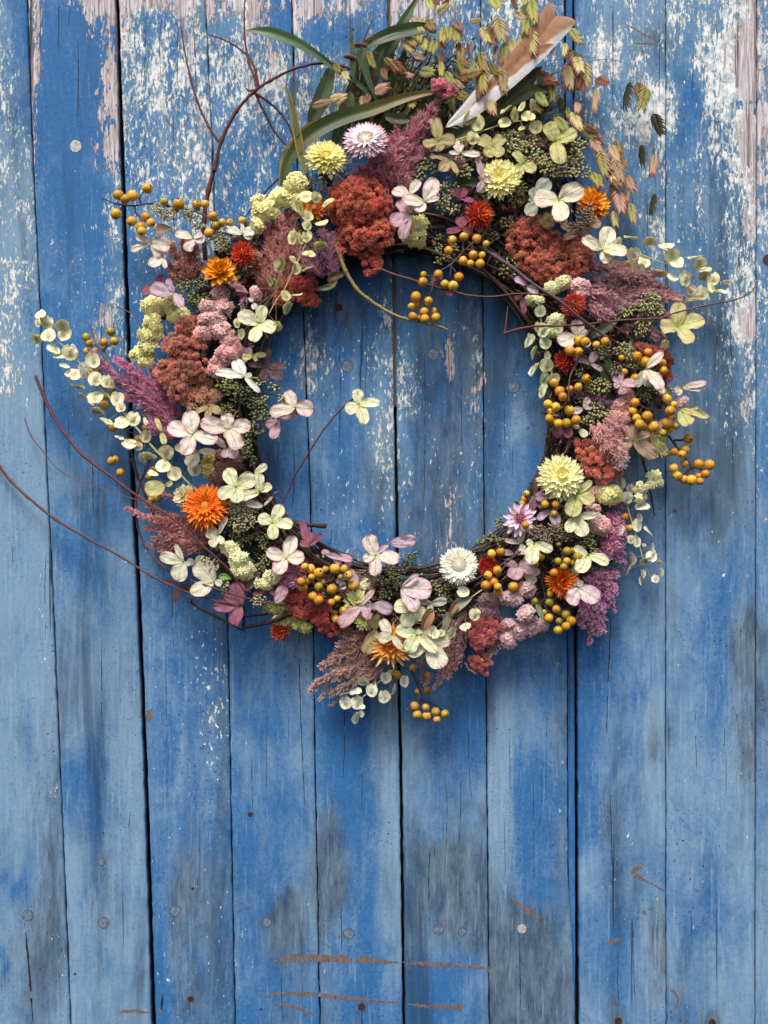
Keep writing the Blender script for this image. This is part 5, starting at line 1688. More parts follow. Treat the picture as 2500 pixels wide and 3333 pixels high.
twig('G', 'wiry red twig with an upturned end reaching over the right-hand boards', [[(330, 1390, 380), (460, 1350, 390), (620, 1330, 400), (900, 1325, 420), (1060, 1305, 440), (1250, 1285, 450), (1500, 1272, 450), (820, 800, 450, 'H'), (960, 750, 440, 'H'), (1160, 700, 410, 'H'), (1380, 660, 360, 'H'), (1490, 620, 330, 'H'), (1545, 575, 310, 'H'), (1568, 515, 300, 'H')], [(338, 1388, 380), (350, 1290, 340), (362, 1180, 280)]], 9, 100, (104, 44, 42), (110, 84, 76))
twig('N', 'dark straight twig poking down from the right side beside the pale seed pods', [[(925, 215, 150), (955, 320, 150), (980, 420, 150), (1000, 540, 150), (1022, 660, 150)]], 11, 100, (70, 44, 46), group=None)
twig('O', 'hooked brown tendril curling above the pale yellow strawflower on the right', [[(535, 870, 300), (500, 950, 330), (480, 1030, 340), (455, 1110, 350), (420, 1145, 355), (388, 1125, 355), (385, 1085, 350)]], 12, 100, (92, 62, 54), node=False, group=None)
twig('L', 'cut end of a thick dark branch sticking inward at lower left', [[(385, 268, 240), (300, 262, 230), (200, 255, 210), (60, 235, 170)]], 19, 100, (60, 50, 50), node=False, group=None, mat=M_VINE)
twig('L', 'thin dark tendrils curling inside the bottom of the wreath', [[(300, 395, 150), (420, 435, 150), (510, 470, 150), (570, 490, 160), (620, 530, 170), (670, 580, 180)], [(430, 300, 150), (410, 400, 150), (345, 485, 150)], [(610, 500, 170), (590, 470, 170), (620, 448, 170), (655, 470, 170), (650, 500, 170), (620, 505, 170)]], 6, 100, (74, 64, 66), node=False, group=None)
twig('I', 'short arched red shoot left of the yellow statice', [[(905, 115, 80), (1000, 160, 110), (1065, 230, 130), (1110, 310, 150)]], 5, 100, (104, 58, 54), node=False)
twig('E', 'dark straight twig behind the pale yellow statice at upper left', [[(1450, 180, 120), (1330, 300, 130), (1240, 410, 140), (1180, 490, 150)]], 9, 100, (66, 54, 60))
twig('Q', 'tiny hanging tendril with a curled tip under the red globe flower at lower left', [[(75, 370, 120), (55, 430, 110), (30, 510, 100), (15, 545, 100), (30, 570, 100)]], 4, 100, (96, 70, 60), node=False)
twig('I', 'dark sloping stem behind the pale seed pods on the left', [[(960, 1010, 120), (1000, 1150, 130), (1020, 1260, 140), (1060, 1420, 150)]], 11, 100, DKT)

# ------------------------------------------------------------------ grasses and leaves at the top
DG = (44, 62, 30); MG = (58, 84, 44); YG = (150, 150, 70); LG = (92, 118, 60)
leaf('B', 'long curved green blade arching to a point far to the left of the wreath top', [(1500, 795), (1330, 640), (1130, 500), (1000, 410), (870, 330), (700, 262), (580, 240), (470, 236)], 78, 210, DG, (70, 104, 62), (110, 136, 90), profile=lambda q: (.5 + .5 * q) * (1 if q < .55 else 1) * (1 - max(0, (q - .62) / .38) ** 1.6) * (0.6 + .8 * min(1, q * 1.4)))
leaf('B', 'upright green blade with yellow-brown edges left of the yellow strawflower', [(935, 1340), (900, 1180), (865, 1000), (830, 820), (780, 645)], 66, 260, (120, 118, 50), (88, 100, 46), (110, 112, 60), edge=(176, 140, 62))
leaf('B', 'broad dark green hanging leaf between the two pale seed-like spikelets', [(1135, 530), (1095, 660), (1050, 790), (1000, 900), (975, 985)], 125, 160, MG, (56, 78, 46), DG, profile=lambda q: math.sin(math.pi * min(1, q * .9 + .08)) ** .6)
leaf('B', 'widest green blade sweeping from behind the yellow strawflower up to the right', [(760, 1440), (800, 1260), (900, 1110), (1060, 985), (1250, 900), (1450, 845), (1659, 770), (1860, 720), (2060, 700)], 118, 250, (74, 92, 40), (60, 88, 42), (150, 130, 66), fold=.3)
leaf('B', 'browned leaf edge curling beneath the widest green blade', [(1110, 930), (1000, 990), (890, 1090), (800, 1210), (770, 1330)], 110, 215, (96, 66, 40), (140, 112, 50), (160, 140, 60), edge=(190, 150, 80))
leaf('B', 'narrow yellow-green blade at the lower left of the grass tuft', [(800, 1130), (770, 1240), (735, 1430)], 56, 225, (110, 116, 50), (140, 134, 66), YG, edge=(196, 170, 90))
leaf('B', 'thin upright dark green blade standing between folded leaves', [(1310, 640), (1300, 500), (1295, 360), (1275, 150)], 44, 230, (40, 60, 34), (66, 92, 54), (100, 104, 70))
leaf('B', 'folded green leaf looping down like a hook right of the thin upright blade', [(1500, 800), (1430, 640), (1390, 520), (1365, 440), (1400, 370), (1520, 290), (1659, 240), (1800, 215)], 62, 240, DG, (66, 92, 48), (70, 92, 44))
leaf('C', 'broad arched green leaf across the left of the oat sprays', [(-60, 370), (60, 310), (200, 255), (340, 225), (430, 220), (520, 250)], 105, 240, MG, (56, 78, 34), DG, profile=lambda q: math.sin(math.pi * min(1, q * .85 + .1)) ** .7)
leaf('C', 'green blade running up to the top edge left of the oat sprays', [(60, 640), (150, 420), (240, 230), (310, 100), (400, -60)], 84, 170, DG, (60, 84, 34), (84, 100, 48))
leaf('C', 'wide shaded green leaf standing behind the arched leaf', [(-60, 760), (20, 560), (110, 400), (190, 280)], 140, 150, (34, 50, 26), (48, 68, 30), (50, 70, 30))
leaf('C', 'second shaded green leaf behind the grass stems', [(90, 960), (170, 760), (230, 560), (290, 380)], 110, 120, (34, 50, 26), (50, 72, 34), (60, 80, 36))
leaf('C', 'dark green leaf just behind the pink-white strawflower', [(130, 900), (230, 920), (340, 925)], 84, 250, DG, (36, 52, 28), DG)
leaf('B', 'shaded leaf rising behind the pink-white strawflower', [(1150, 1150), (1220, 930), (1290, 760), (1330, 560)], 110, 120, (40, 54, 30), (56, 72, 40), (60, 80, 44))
leaf('B', 'slender blade leaning left of the pink-white strawflower', [(1180, 1100), (1240, 960), (1290, 780), (1280, 700)], 60, 200, (40, 54, 30), (80, 96, 54), (96, 106, 60))
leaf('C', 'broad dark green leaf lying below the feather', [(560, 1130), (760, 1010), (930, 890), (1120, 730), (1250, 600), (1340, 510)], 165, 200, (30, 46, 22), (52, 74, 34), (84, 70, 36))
leaf('C', 'pale green blade with a brown tip to the right of the feather', [(900, 960), (1040, 850), (1150, 760), (1280, 695), (1400, 665), (1480, 655)], 74, 235, (70, 88, 50), (118, 130, 78), (130, 110, 70), profile=lambda q: math.sin(math.pi * min(1, q * .8 + .12)) ** .7)
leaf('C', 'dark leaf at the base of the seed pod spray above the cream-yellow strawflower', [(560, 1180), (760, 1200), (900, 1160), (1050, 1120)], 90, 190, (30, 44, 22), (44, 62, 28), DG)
leaf('F', 'rounded dark green leaf between the green capsules and cream-yellow strawflower', [(1380, 330), (1420, 260), (1500, 230), (1560, 240)], 130, 220, (44, 64, 30), (58, 84, 38), MG, name='leaf')
leaf('O', 'upper dark green leaf of the pair beside the right-hand red globe', [(810, 585), (770, 520), (740, 470), (715, 430)], 76, 330, (44, 60, 32), (52, 70, 36), MG, name='leaf')
leaf('O', 'lower green leaf of the pair beside the right-hand red globe', [(830, 560), (800, 490), (775, 420), (740, 400)], 60, 345, (40, 60, 30), (60, 84, 42), MG, name='leaf')
leaf('O', 'grey-green leaf under the crossing branches at upper right', [(650, 230), (720, 180), (800, 130), (900, 40)], 74, 330, (60, 74, 52), (74, 90, 64), DG, name='leaf')
leaf('K', 'small bright green leaf below the yellow statice at lower left', [(740, 905), (780, 890), (840, 912)], 48, 440, (110, 150, 60), (130, 176, 80), (120, 160, 70), name='leaf')
leaf('M', 'pale green pointed leaf above the lowest right berries', [(820, 870), (850, 930), (870, 990)], 44, 400, (140, 156, 110), (160, 176, 134), (130, 150, 100), name='leaf')
leaf('F', 'curled olive leaf under the big rust cockscomb', [(310, 1050), (380, 1035), (440, 1010), (470, 960)], 44, 300, (84, 92, 40), (110, 112, 60), (110, 80, 50), name='leaf')
leaf('F', 'dry brown curled leaf beside the knotty yellow-green twig', [(400, 990), (440, 950), (500, 930), (540, 915)], 60, 280, (120, 92, 60), (98, 70, 48), (110, 84, 56), name='leaf')
leaf('L', 'dry crumpled tan leaf between the cream florets at the bottom', [(1130, 1070), (1160, 990), (1190, 930), (1215, 910)], 84, 440, (150, 112, 80), (190, 146, 108), (170, 128, 92), name='leaf', fold=.9)
leaf('L', 'rolled tan leaf left of the pale strawflower pods at the bottom', [(1340, 950), (1370, 890), (1395, 860)], 50, 440, (160, 116, 84), (190, 146, 110), (160, 118, 84), name='leaf', fold=.8)
leaf('L', 'grey-green folded leaf right of the crumpled tan leaf', [(1340, 960), (1390, 880), (1450, 840), (1510, 820)], 84, 420, (150, 152, 124), (178, 180, 150), (160, 156, 130), name='leaf', fold=.5)
leaf('L', 'narrow grey leaf hanging behind the lowest cream florets', [(1325, 930), (1310, 1010), (1290, 1100)], 60, 400, (140, 138, 112), (160, 158, 136), (140, 130, 110), name='leaf')

# fine grass stems
oats('C', 'cluster of green oat spikelets on many thin stems left of the feather',
     [[(110, 930), (260, 620), (380, 300), (560, -20)], [(160, 900), (330, 640), (560, 430), (760, 240), (900, 170)], [(200, 930), (420, 560), (640, 380), (800, 300)], [(260, 880), (420, 700), (560, 620), (640, 600)],
      [(60, 900), (180, 560), (300, 240), (470, 120)], [(140, 940), (200, 720), (210, 540)], [(230, 900), (330, 480), (440, 220), (600, 30)]],
     [(470, 30, 110, 70, -80, 'green'), (470, 190, 100, 90, -60, 'olive'), (570, 70, 120, 70, 40, 'green'), (575, 270, 140, 90, -100, 'olive'), (670, 270, 130, 105, -80, 'olive'), (385, 190, 140, 105, -70, 'pink'), (300, 355, 130, 90, -50, 'pink'),
      (420, 330, 110, 90, -80, 'green'), (500, 360, 120, 90, -110, 'green'), (710, 430, 150, 80, -85, 'olive'), (215, 510, 130, 100, -40, 'rust'), (120, 560, 80, 70, -90, 'rust'), (450, 555, 110, 140, -10, 'green'), (565, 530, 120, 50, -80, 'green'),
      (620, 600, 130, 80, -60, 'green'), (690, 195, 90, 70, -60, 'rust'), (720, 520, 140, 80, -70, 'olive'), (110, 690, 110, 90, 20, 'rust'), (330, 790, 90, 90, -90, 'olive'), (640, 790, 110, 60, -80, 'green'), (560, 450, 80, 60, -100, 'rust'), (390, 440, 90, 60, -20, 'rose'), (300, 580, 90, 60, -20, 'rose'), (560, 340, 70, 60, -80, 'rust'), (690, 650, 110, 60, -40, 'pink'), (740, 735, 110, 60, -35, 'pink')], 190)
oats('C', 'pink-tipped oat spikelets hanging over the feather and to the top edge',
     [[(600, 900), (800, 500), (960, 200), (1000, -40)], [(700, 900), (1000, 420), (1180, 120), (1300, -40)], [(560, 760), (780, 350), (1000, 60), (1180, -60)], [(740, 860), (960, 480), (1000, 300), (1060, 160)], [(820, 900), (860, 640), (880, 400), (850, 300)],
      [(900, 940), (1200, 560), (1500, 500), (1659, 460)], [(950, 920), (1200, 300), (1270, 200)]],
     [(975, 15, 130, 120, -70, 'green'), (1265, 80, 200, 115, -85, 'green'), (1215, 190, 150, 95, -100, 'green'), (1165, 125, 100, 70, -40, 'pink'), (835, 160, 60, 100, 0, 'olive'), (900, 270, 150, 100, -75, 'pink'), (1010, 225, 200, 140, -80, 'pink'), (1110, 360, 140, 120, -75, 'pink'),
      (1040, 420, 170, 70, -90, 'green'), (1190, 290, 110, 70, -110, 'olive'), (1285, 320, 210, 55, -78, 'pink'), (1432, 330, 150, 40, -80, 'rose'), (1510, 380, 120, 50, -100, 'pink'), (885, 470, 180, 60, -70, 'olive'), (905, 600, 230, 70, -80, 'olive'), (1035, 620, 190, 110, -85, 'pink'),
      (935, 800, 190, 110, -75, 'pink'), (760, 580, 120, 110, 10, 'rust'), (960, 530, 120, 60, -60, 'olive'), (780, 380, 110, 30, -70, 'rust'), (990, 400, 120, 30, -85, 'rust'), (1130, 20, 120, 40, -60, 'rust'), (800, 500, 80, 50, -100, 'green'), (850, 700, 110, 40, -80, 'rust'), (1200, 0, 80, 60, -90, 'green')], 330)
oats('C', 'oat spikelets to the right of the feather above the mass of green capsules',
     [[(850, 960), (1150, 880), (1400, 868), (1659, 880)], [(900, 1000), (1200, 700), (1380, 600), (1560, 480)], [(1000, 960), (1300, 880), (1500, 900), (1659, 960)], [(1400, 1000), (1440, 860), (1520, 700), (1620, 560)]],
     [(1360, 600, 160, 100, -35, 'rust'), (1540, 590, 210, 120, -88, 'pink'), (1620, 500, 150, 110, -80, 'pink'), (1590, 280, 140, 80, -60, 'pink'), (1330, 760, 130, 90, -60, 'green'), (1420, 720, 120, 60, -90, 'olive'), (1480, 800, 110, 50, -90, 'dark'), (1600, 930, 160, 100, -70, 'pink'), (1500, 970, 120, 90, -60, 'green'), (1610, 830, 90, 70, -100, 'rose'), (1640, 650, 120, 70, -90, 'rust'), (1290, 830, 110, 60, -40, 'olive')], 230)
oats('D', 'long arching oat stems whose green and pink spikelets hang over the right boards',
     [[(-40, 580), (170, 520), (330, 465), (470, 462), (590, 510), (690, 600), (735, 680), (775, 780)], [(-40, 470), (220, 440), (340, 455), (430, 530), (455, 620), (475, 680)], [(-60, 800), (150, 785), (340, 795), (480, 840), (620, 960), (700, 1060), (785, 1200)],
      [(-60, 880), (200, 870), (340, 900), (430, 980), (490, 1080)], [(150, 900), (300, 960), (440, 1060), (530, 1200), (590, 1370)], [(130, 130), (200, 260), (270, 440), (320, 700), (350, 800), (345, 960)]],
     [(175, 275, 150, 85, -60, 'pink'), (180, 470, 170, 120, -75, 'rose'), (122, 605, 215, 115, -95, 'rose'), (255, 580, 215, 105, -85, 'pink'), (375, 625, 100, 100, -30, 'rust'), (345, 765, 170, 45, -85, 'rose'), (200, 640, 120, 60, -80, 'rust'), (598, 730, 205, 42, -88, 'dark'), (700, 755, 190, 110, -105, 'green'), (818, 955, 200, 80, -65, 'dark'),
      (702, 1190, 160, 42, -75, 'dark'), (785, 1275, 165, 62, -88, 'rose'), (495, 1140, 130, 70, -80, 'olive'), (185, 820, 100, 60, -80, 'rose'), (170, 935, 160, 90, -50, 'pink'), (60, 800, 100, 70, -90, 'dark'), (60, 960, 120, 90, -60, 'green'), (350, 1065, 120, 60, -60, 'rose')], 170)
oats('D', 'thick drooping bunch of pink oat spikelets at the right end of the grasses',
     [[(60, 960), (260, 1010), (380, 1100), (470, 1250), (560, 1400)], [(40, 1000), (220, 1080), (330, 1180), (420, 1400)], [(380, 1100), (520, 1200), (600, 1330), (640, 1430)]],
     [(260, 1020, 150, 80, -40, 'green'), (330, 1120, 130, 100, -60, 'rose'), (385, 1225, 210, 120, -65, 'rose'), (470, 1180, 150, 90, -70, 'rose'), (500, 1310, 200, 110, -75, 'rose'), (440, 1330, 170, 90, -70, 'pink'), (590, 1410, 150, 90, -70, 'rose'), (540, 1260, 100, 60, -60, 'rust'), (350, 1390, 120, 90, -80, 'olive')], 250)
oats('G', 'lowest drooping pink oat spikelets above the right seed pod spray',
     [[(1080, -40), (1180, 100), (1290, 240), (1330, 380)], [(1100, 0), (1130, 150), (1230, 330), (1200, 460)], [(1490, -60), (1503, 160), (1500, 300)]],
     [(1100, 80, 200, 100, -75, 'pink'), (1200, 170, 190, 110, -70, 'rose'), (1305, 240, 140, 95, -65, 'rose'), (1225, 370, 200, 120, -85, 'rose'), (1325, 455, 160, 70, -75, 'pink'), (1190, 500, 120, 80, -85, 'pink'), (1165, 290, 130, 50, -90, 'rust'), (1075, 210, 120, 60, -70, 'pink'), (1497, 85, 160, 62, -88, 'rose'), (1500, 385, 160, 28, -88, 'dark')], 240)
oats('B', 'scattered pinkish oat spikelets left of the leaf blades at the top',
     [[(1340, 760), (1180, 740), (1120, 760)], [(1400, 900), (1330, 800), (1250, 740), (1200, 720)], [(1460, 760), (1400, 600), (1340, 480), (1240, 440)], [(1420, 900), (1480, 760), (1530, 660)], [(1280, 640), (1180, 500), (1150, 440), (1300, 280), (1480, 130), (1659, 85)], [(1000, 1020), (900, 780), (1020, 600), (1150, 470), (1400, 380)]],
     [(1060, 803, 135, 75, 12, 'rose'), (1192, 768, 125, 85, 15, 'pink'), (1243, 580, 80, 95, -70, 'pink'), (1380, 790, 110, 80, -90, 'rose'), (1515, 690, 110, 95, 20, 'rose'), (1350, 350, 95, 35, 0, 'rust'), (1435, 450, 115, 60, -80, 'olive'), (1270, 440, 90, 20, 0, 'rust'), (1600, 500, 130, 60, -50, 'rust'), (1420, 300, 60, 30, 40, 'rose'), (1540, 570, 90, 60, -70, 'rust')], 220)


# ------------------------------------------------------------------ feather
def feather():
    pts = [(596, 985), (700, 902), (800, 815), (900, 725), (1000, 632), (1100, 534), (1195, 432), (1283, 328), (1365, 225), (1440, 125)]
    d0 = 352
    p0 = pos('C', pts[0][0], pts[0][1], d0)
    t = thing('feather', 'long brown and white feather slanting up to the right out of the grasses', 'feather', p0)
    P = spline([pos('C', a, b, d0 + 4 * i) - p0 for i, (a, b) in enumerate(pts)], 8)
    n = len(P)
    mb = MB()
    mb.tube(P, [4.5 * (1 - .75 * i / n) for i in range(n)], lin((226, 214, 190)), lin((176, 130, 90)), 6)
    link('shaft', mb.mesh('shaft', M_FEATH), t)
    W = lin((246, 244, 244)); BR = lin((188, 144, 114)); BRD = lin((160, 114, 84)); TIP = lin((196, 158, 124)); W2 = lin((206, 202, 200))
    rnd = random.Random(3)
    for side in (1, -1):            # 1 = upper left vane, -1 = lower right vane
        rows = []
        m = 150
        # notches: random steps in the length
        off = 0
        for i in range(m + 1):
            q = i / m
            f = q * (n - 1); k = min(n - 2, int(f))
            p = P[k].lerp(P[k + 1], f - k)
            tg = (P[-1] - P[0]).normalized().lerp((P[min(n - 1, k + 10)] - P[max(0, k - 10)]).normalized(), .5).normalized()
            s = Vector((-tg.y, tg.x, 0)) * side
            if side > 0:
                w = 60 * min(1, (q / .25) ** .6) if q < .4 else 60 + 38 * (q - .4) / .6
                w = w * (1 - max(0, (q - .93) / .07) ** 2 * .5)
            else:
                w = 62 * min(1, (q / .15) ** .6) + 62 * q
                w = w * (1 - max(0, (q - .94) / .06) ** 2 * .55)
            if rnd.random() < .06:
                off = rnd.uniform(-.03, .01)
            off *= .9
            w *= 1.18 + off + rnd.uniform(-.015, .015)
            row = []
            for j in range(9):
                v = j / 8
                pp = p + s * (w * v) + tg * (w * v * .75)
                pp = pp + Vector((0, 0, 7 * math.sin(v * 2.6) + .5 * math.sin(i * 1.9 + j) + 1.0 * math.sin(i * .23)))
                nz = mnoise.noise(Vector((q * 9, v * 3, side)))
                if side > 0:
                    b = min(1, max(0, (q - .40 + .22 * (1 - v) + nz * .08) / .05))
                else:
                    b = min(1, max(0, (q - .30 - .50 * v + nz * .10) / .05)) if q < .78 else min(1, max(0, (q - .56 - .33 * v + nz * .06) / .08))
                brn = mixc(BR, BRD, .5 + .8 * mnoise.noise(Vector((q * 30, v * 2, 3))))
                if q > .86:
                    brn = mixc(brn, TIP, (q - .86) / .14 * (.4 + .6 * (side < 0)))
                c = mixc(mixc(W, W2, abs(nz) + rnd.uniform(0, .25)), brn, b)
                row.append((pp, c, (v, q)))
            rows.append(row)
        mb = MB()
        mb.grid(rows)
        link('vane', mb.mesh('vane', M_FEATH), t)
    mb = MB()
    for i in range(170):           # loose downy barbs near the quill
        q = rnd.uniform(.02, .5)
        k = int(q * (n - 1))
        tg = (P[k + 1] - P[k]).normalized()
        side = rnd.choice([-1, -1, 1])
        s = Vector((-tg.y, tg.x, 0)) * side
        w = rnd.uniform(45, 80)
        mb.blade(P[k] + s * w * .5 + tg * w * .5, (s + tg * rnd.uniform(.5, 1.3) + Vector((0, 0, rnd.uniform(0, .4)))), rnd.uniform(25, 60), 2.6, W2, W, rnd=rnd)
    link('down', mb.mesh('down', M_FEATH), t)


feather()
# ------------------------------------------------------------------ plumes
WINE = ((116, 50, 66), (166, 84, 102), (206, 128, 142), (224, 164, 168)); MAG = ((118, 50, 82), (168, 84, 118), (206, 130, 158), (222, 166, 188))
MVP = ((136, 82, 104), (178, 116, 140), (214, 164, 182), (204, 134, 154)); RBR = ((92, 54, 48), (140, 88, 74), (178, 122, 100), (190, 140, 128))
RSB = ((120, 66, 66), (164, 104, 102), (206, 152, 146), (190, 116, 82)); DPU = ((98, 64, 70), (150, 106, 112), (194, 148, 154), (172, 128, 112)); DPK = ((124, 76, 84), (176, 122, 132), (214, 172, 178), (200, 140, 140))
PRU = ((124, 66, 68), (178, 112, 116), (214, 154, 156), (196, 124, 84)); BPK = ((110, 76, 72), (160, 116, 110), (204, 164, 158), (192, 140, 110))
plume('C', 'wine-pink plume rising behind the pink-white strawflower to a velvety crest',
      [((120, 1330), (360, 930), 130), ((200, 1380), (430, 960), 120), ((300, 1300), (500, 860), 110), ((60, 1420), (260, 1080), 130), ((-60, 1380), (170, 1180), 110), ((150, 1200), (220, 950), 70), ((330, 1100), (480, 850), 130), ((400, 960), (560, 760), 80), ((380, 1280), (440, 1130), 90), ((240, 1420), (400, 1200), 120)], WINE, 260)
plume('F', 'dark wine plume filling the gap right of the big rust cockscomb', [((820, 260), (640, 120), 120), ((860, 270), (760, 60), 120), ((900, 280), (900, 80), 110), ((930, 240), (1060, 60), 110), ((880, 200), (980, 0), 100), ((780, 240), (590, 150), 90)], WINE, 270)
cockscomb('C', 'small raspberry pink crest at the tip of the wine-pink plume', [(545, 665, 50, 58), (600, 715, 66, 44)], ((140, 46, 72), (200, 90, 116), (226, 130, 148), (222, 146, 152)), 290, 26)
plume('I', 'magenta plume pointing up left between the pods and the dusty cockscomb',
      [((1340, 960), (715, 480), 110), ((1300, 820), (900, 520), 110), ((1390, 960), (1080, 640), 120), ((1330, 1000), (870, 640), 110), ((1300, 980), (960, 800), 90), ((1390, 860), (1160, 590), 90), ((1380, 1060), (1090, 880), 90), ((1350, 930), (1000, 680), 100), ((1340, 1130), (1140, 1000), 100)], MAG, 230)
plume('F', 'soft mauve plume below the orange bloom and seed pods', [((430, 960), (340, 600), 120), ((440, 950), (420, 640), 110), ((350, 960), (260, 640), 120), ((330, 940), (200, 780), 110), ((470, 900), (450, 620), 90), ((300, 960), (230, 850), 80)], MVP, 270)
plume('E', 'rusty brown tuft below the uppermost berries at upper left', [((760, 1000), (600, 860), 90), ((770, 990), (620, 700), 100), ((780, 980), (700, 670), 100), ((790, 990), (800, 720), 100), ((800, 1000), (840, 850), 90), ((740, 1000), (640, 780), 90), ((760, 1000), (740, 740), 100), ((700, 1000), (600, 940), 60)], RBR, 250)
plume('E', 'broad rose-brown plume right of the red globe flower at upper left',
      [((1400, 1000), (1420, 480), 130), ((1480, 960), (1530, 390), 130), ((1400, 960), (1340, 560), 120), ((1350, 1000), (1250, 780), 120), ((1440, 1160), (1440, 780), 120), ((1340, 1200), (1330, 900), 110), ((1500, 1000), (1580, 620), 110), ((1400, 1100), (1280, 940), 100), ((1450, 900), (1440, 500), 120), ((1540, 900), (1580, 440), 90), ((1460, 1100), (1500, 900), 100)], RSB, 240)
plume('E', 'fine pink wisps between the golden everlasting and the pink statice', [((1190, 1080), (1000, 950), 50), ((1180, 1100), (1060, 980), 60), ((1180, 1070), (1160, 1190), 50), ((1200, 1080), (1110, 1020), 50)], DPK, 360)
plume('H', 'many dusky purple-brown spikes fanned out to the right of the double cockscomb',
      [((260, 420), (760, 430), 95), ((270, 500), (820, 540), 100), ((320, 560), (950, 620), 95), ((500, 640), (980, 660), 90), ((450, 640), (840, 720), 90), ((600, 830), (850, 930), 70), ((620, 780), (800, 960), 70), ((480, 560), (900, 570), 90), ((400, 470), (780, 480), 90), ((700, 640), (1010, 640), 80), ((600, 700), (880, 780), 90), ((500, 880), (600, 860), 60)], DPU, 200)
plume('H', 'lighter dusty pink spikes below the dusky purple fan', [((270, 620), (620, 700), 80), ((270, 700), (470, 790), 90), ((260, 650), (540, 740), 80), ((250, 600), (480, 620), 70), ((300, 760), (420, 800), 60), ((280, 560), (440, 560), 50)], DPK, 290)
plume('K', 'rose plume with rusty tips spraying out to the left below the orange marigold',
      [((680, 560), (30, 365), 70), ((660, 600), (130, 420), 80), ((650, 620), (180, 520), 80), ((640, 650), (230, 600), 80), ((640, 690), (250, 660), 70), ((620, 540), (190, 330), 80), ((560, 700), (290, 700), 60), ((640, 570), (250, 450), 90), ((660, 640), (300, 560), 90), ((600, 690), (190, 640), 50), ((640, 600), (380, 420), 90), ((420, 300), (260, 245), 40), ((650, 670), (420, 640), 90)], PRU, 230)
plume('Q', 'brown-pink plume spreading down left at the bottom of the wreath',
      [((640, 430), (320, 370), 90), ((620, 480), (230, 640), 100), ((620, 560), (140, 820), 90), ((640, 600), (200, 760), 90), ((640, 640), (300, 860), 80), ((620, 500), (330, 560), 100), ((680, 640), (480, 720), 100), ((700, 660), (560, 740), 100), ((520, 420), (350, 470), 70), ((300, 780), (205, 905), 40), ((370, 890), (285, 945), 26), ((560, 600), (340, 720), 90), ((650, 540), (400, 640), 100)], BPK, 230)
plume('Q', 'grey-pink plume hanging in a loop right of the lowest cream petal', [((1350, 200), (1200, 560), 95), ((1350, 300), (1250, 640), 95), ((1290, 420), (1180, 720), 90), ((1230, 560), (1100, 810), 60), ((1320, 360), (1300, 620), 70), ((1030, 600), (1010, 760), 34), ((1090, 680), (1020, 790), 34), ((1200, 520), (1170, 700), 60), ((1330, 610), (1410, 690), 16)], ((98, 68, 70), (148, 108, 112), (196, 158, 164), (172, 120, 96)), 250)
plume('N', 'magenta plume behind the pink statice on the right', [((660, 600), (790, 560), 80), ((650, 640), (720, 800), 110), ((600, 860), (790, 1020), 70), ((600, 840), (720, 940), 90), ((660, 800), (740, 930), 100), ((740, 780), (785, 960), 50), ((620, 700), (700, 860), 110), ((700, 620), (790, 820), 70), ((560, 920), (680, 980), 60), ((640, 560), (720, 520), 60)], MAG, 250)
plume('M', 'lowest magenta plume drooping at the right under the mauve petals',
      [((1200, 640), (1490, 600), 60), ((1210, 680), (1440, 640), 90), ((1220, 640), (1250, 1000), 120), ((1300, 640), (1320, 960), 120), ((1340, 660), (1410, 910), 80), ((1240, 800), (1230, 1170), 70), ((1280, 820), (1330, 1080), 80), ((1180, 860), (1180, 1040), 80), ((1360, 620), (1440, 790), 50), ((1200, 700), (1200, 960), 90), ((1250, 1000), (1225, 1180), 34), ((1300, 900), (1280, 1090), 90)], ((116, 54, 84), (164, 92, 126), (204, 146, 172), (214, 166, 186)), 210)
plume('O', 'rust and mauve fuzzy plume flopping over the coral cockscomb', [((760, 860), (900, 1000), 110), ((700, 900), (760, 1080), 120), ((730, 920), (900, 1160), 120), ((800, 980), (890, 1230), 100), ((650, 900), (700, 1040), 70), ((760, 960), (760, 1180), 110), ((840, 1060), (840, 1240), 80)], ((136, 84, 80), (176, 124, 124), (212, 172, 176), (196, 132, 96)), 390)
plume('O', 'wispy purple tuft between the capsule clusters on the right', [((800, 760), (640, 680), 80), ((820, 760), (700, 700), 70), ((800, 860), (780, 740), 50), ((620, 680), (520, 660), 70)], ((98, 70, 90), (136, 104, 124), (180, 150, 168), (120, 60, 50)), 300)
plume('M', 'small silvery pink spike above the smallest red cockscomb', [((540, 1150), (430, 1190), 46), ((535, 1170), (460, 1260), 50), ((540, 1160), (500, 1240), 40)], BPK, 240)
plume('L', 'short magenta tuft beside the lower left berries', [((230, 640), (60, 640), 90), ((230, 660), (90, 690), 90), ((220, 620), (110, 600), 70)], MAG, 330)

# ------------------------------------------------------------------ cockscombs
RUST_ = ((92, 22, 16), (160, 52, 36), (196, 84, 56), (206, 110, 74)); BRN_ = ((96, 36, 28), (156, 76, 60), (190, 104, 82), (176, 92, 76)); DST_ = ((98, 40, 38), (158, 84, 76), (196, 126, 106), (206, 146, 116))
COR_ = ((120, 40, 32), (184, 84, 68), (208, 112, 92), (214, 132, 108)); CRI_ = ((90, 10, 18), (150, 24, 36), (176, 42, 52), (160, 40, 46)); DRD_ = ((80, 10, 10), (140, 26, 20), (170, 44, 30), (150, 34, 26)); CPK_ = ((110, 26, 34), (172, 64, 76), (196, 92, 98), (186, 80, 90))
cockscomb('F', 'large rust-red cockscomb at the top left of the wreath, under the yellow strawflower', [(640, 400, 235, 205), (700, 620, 190, 180), (690, 520, 200, 180), (740, 860, 75, 65), (560, 700, 90, 80)], RUST_, 280, 31)
cockscomb('G', 'wide two-lobed brown-red cockscomb at the upper right, under the cream florets', [(540, 640, 185, 130), (650, 840, 190, 150), (870, 790, 130, 165), (480, 700, 120, 120), (620, 720, 160, 150)], BRN_, 250, 29, flat=.65)
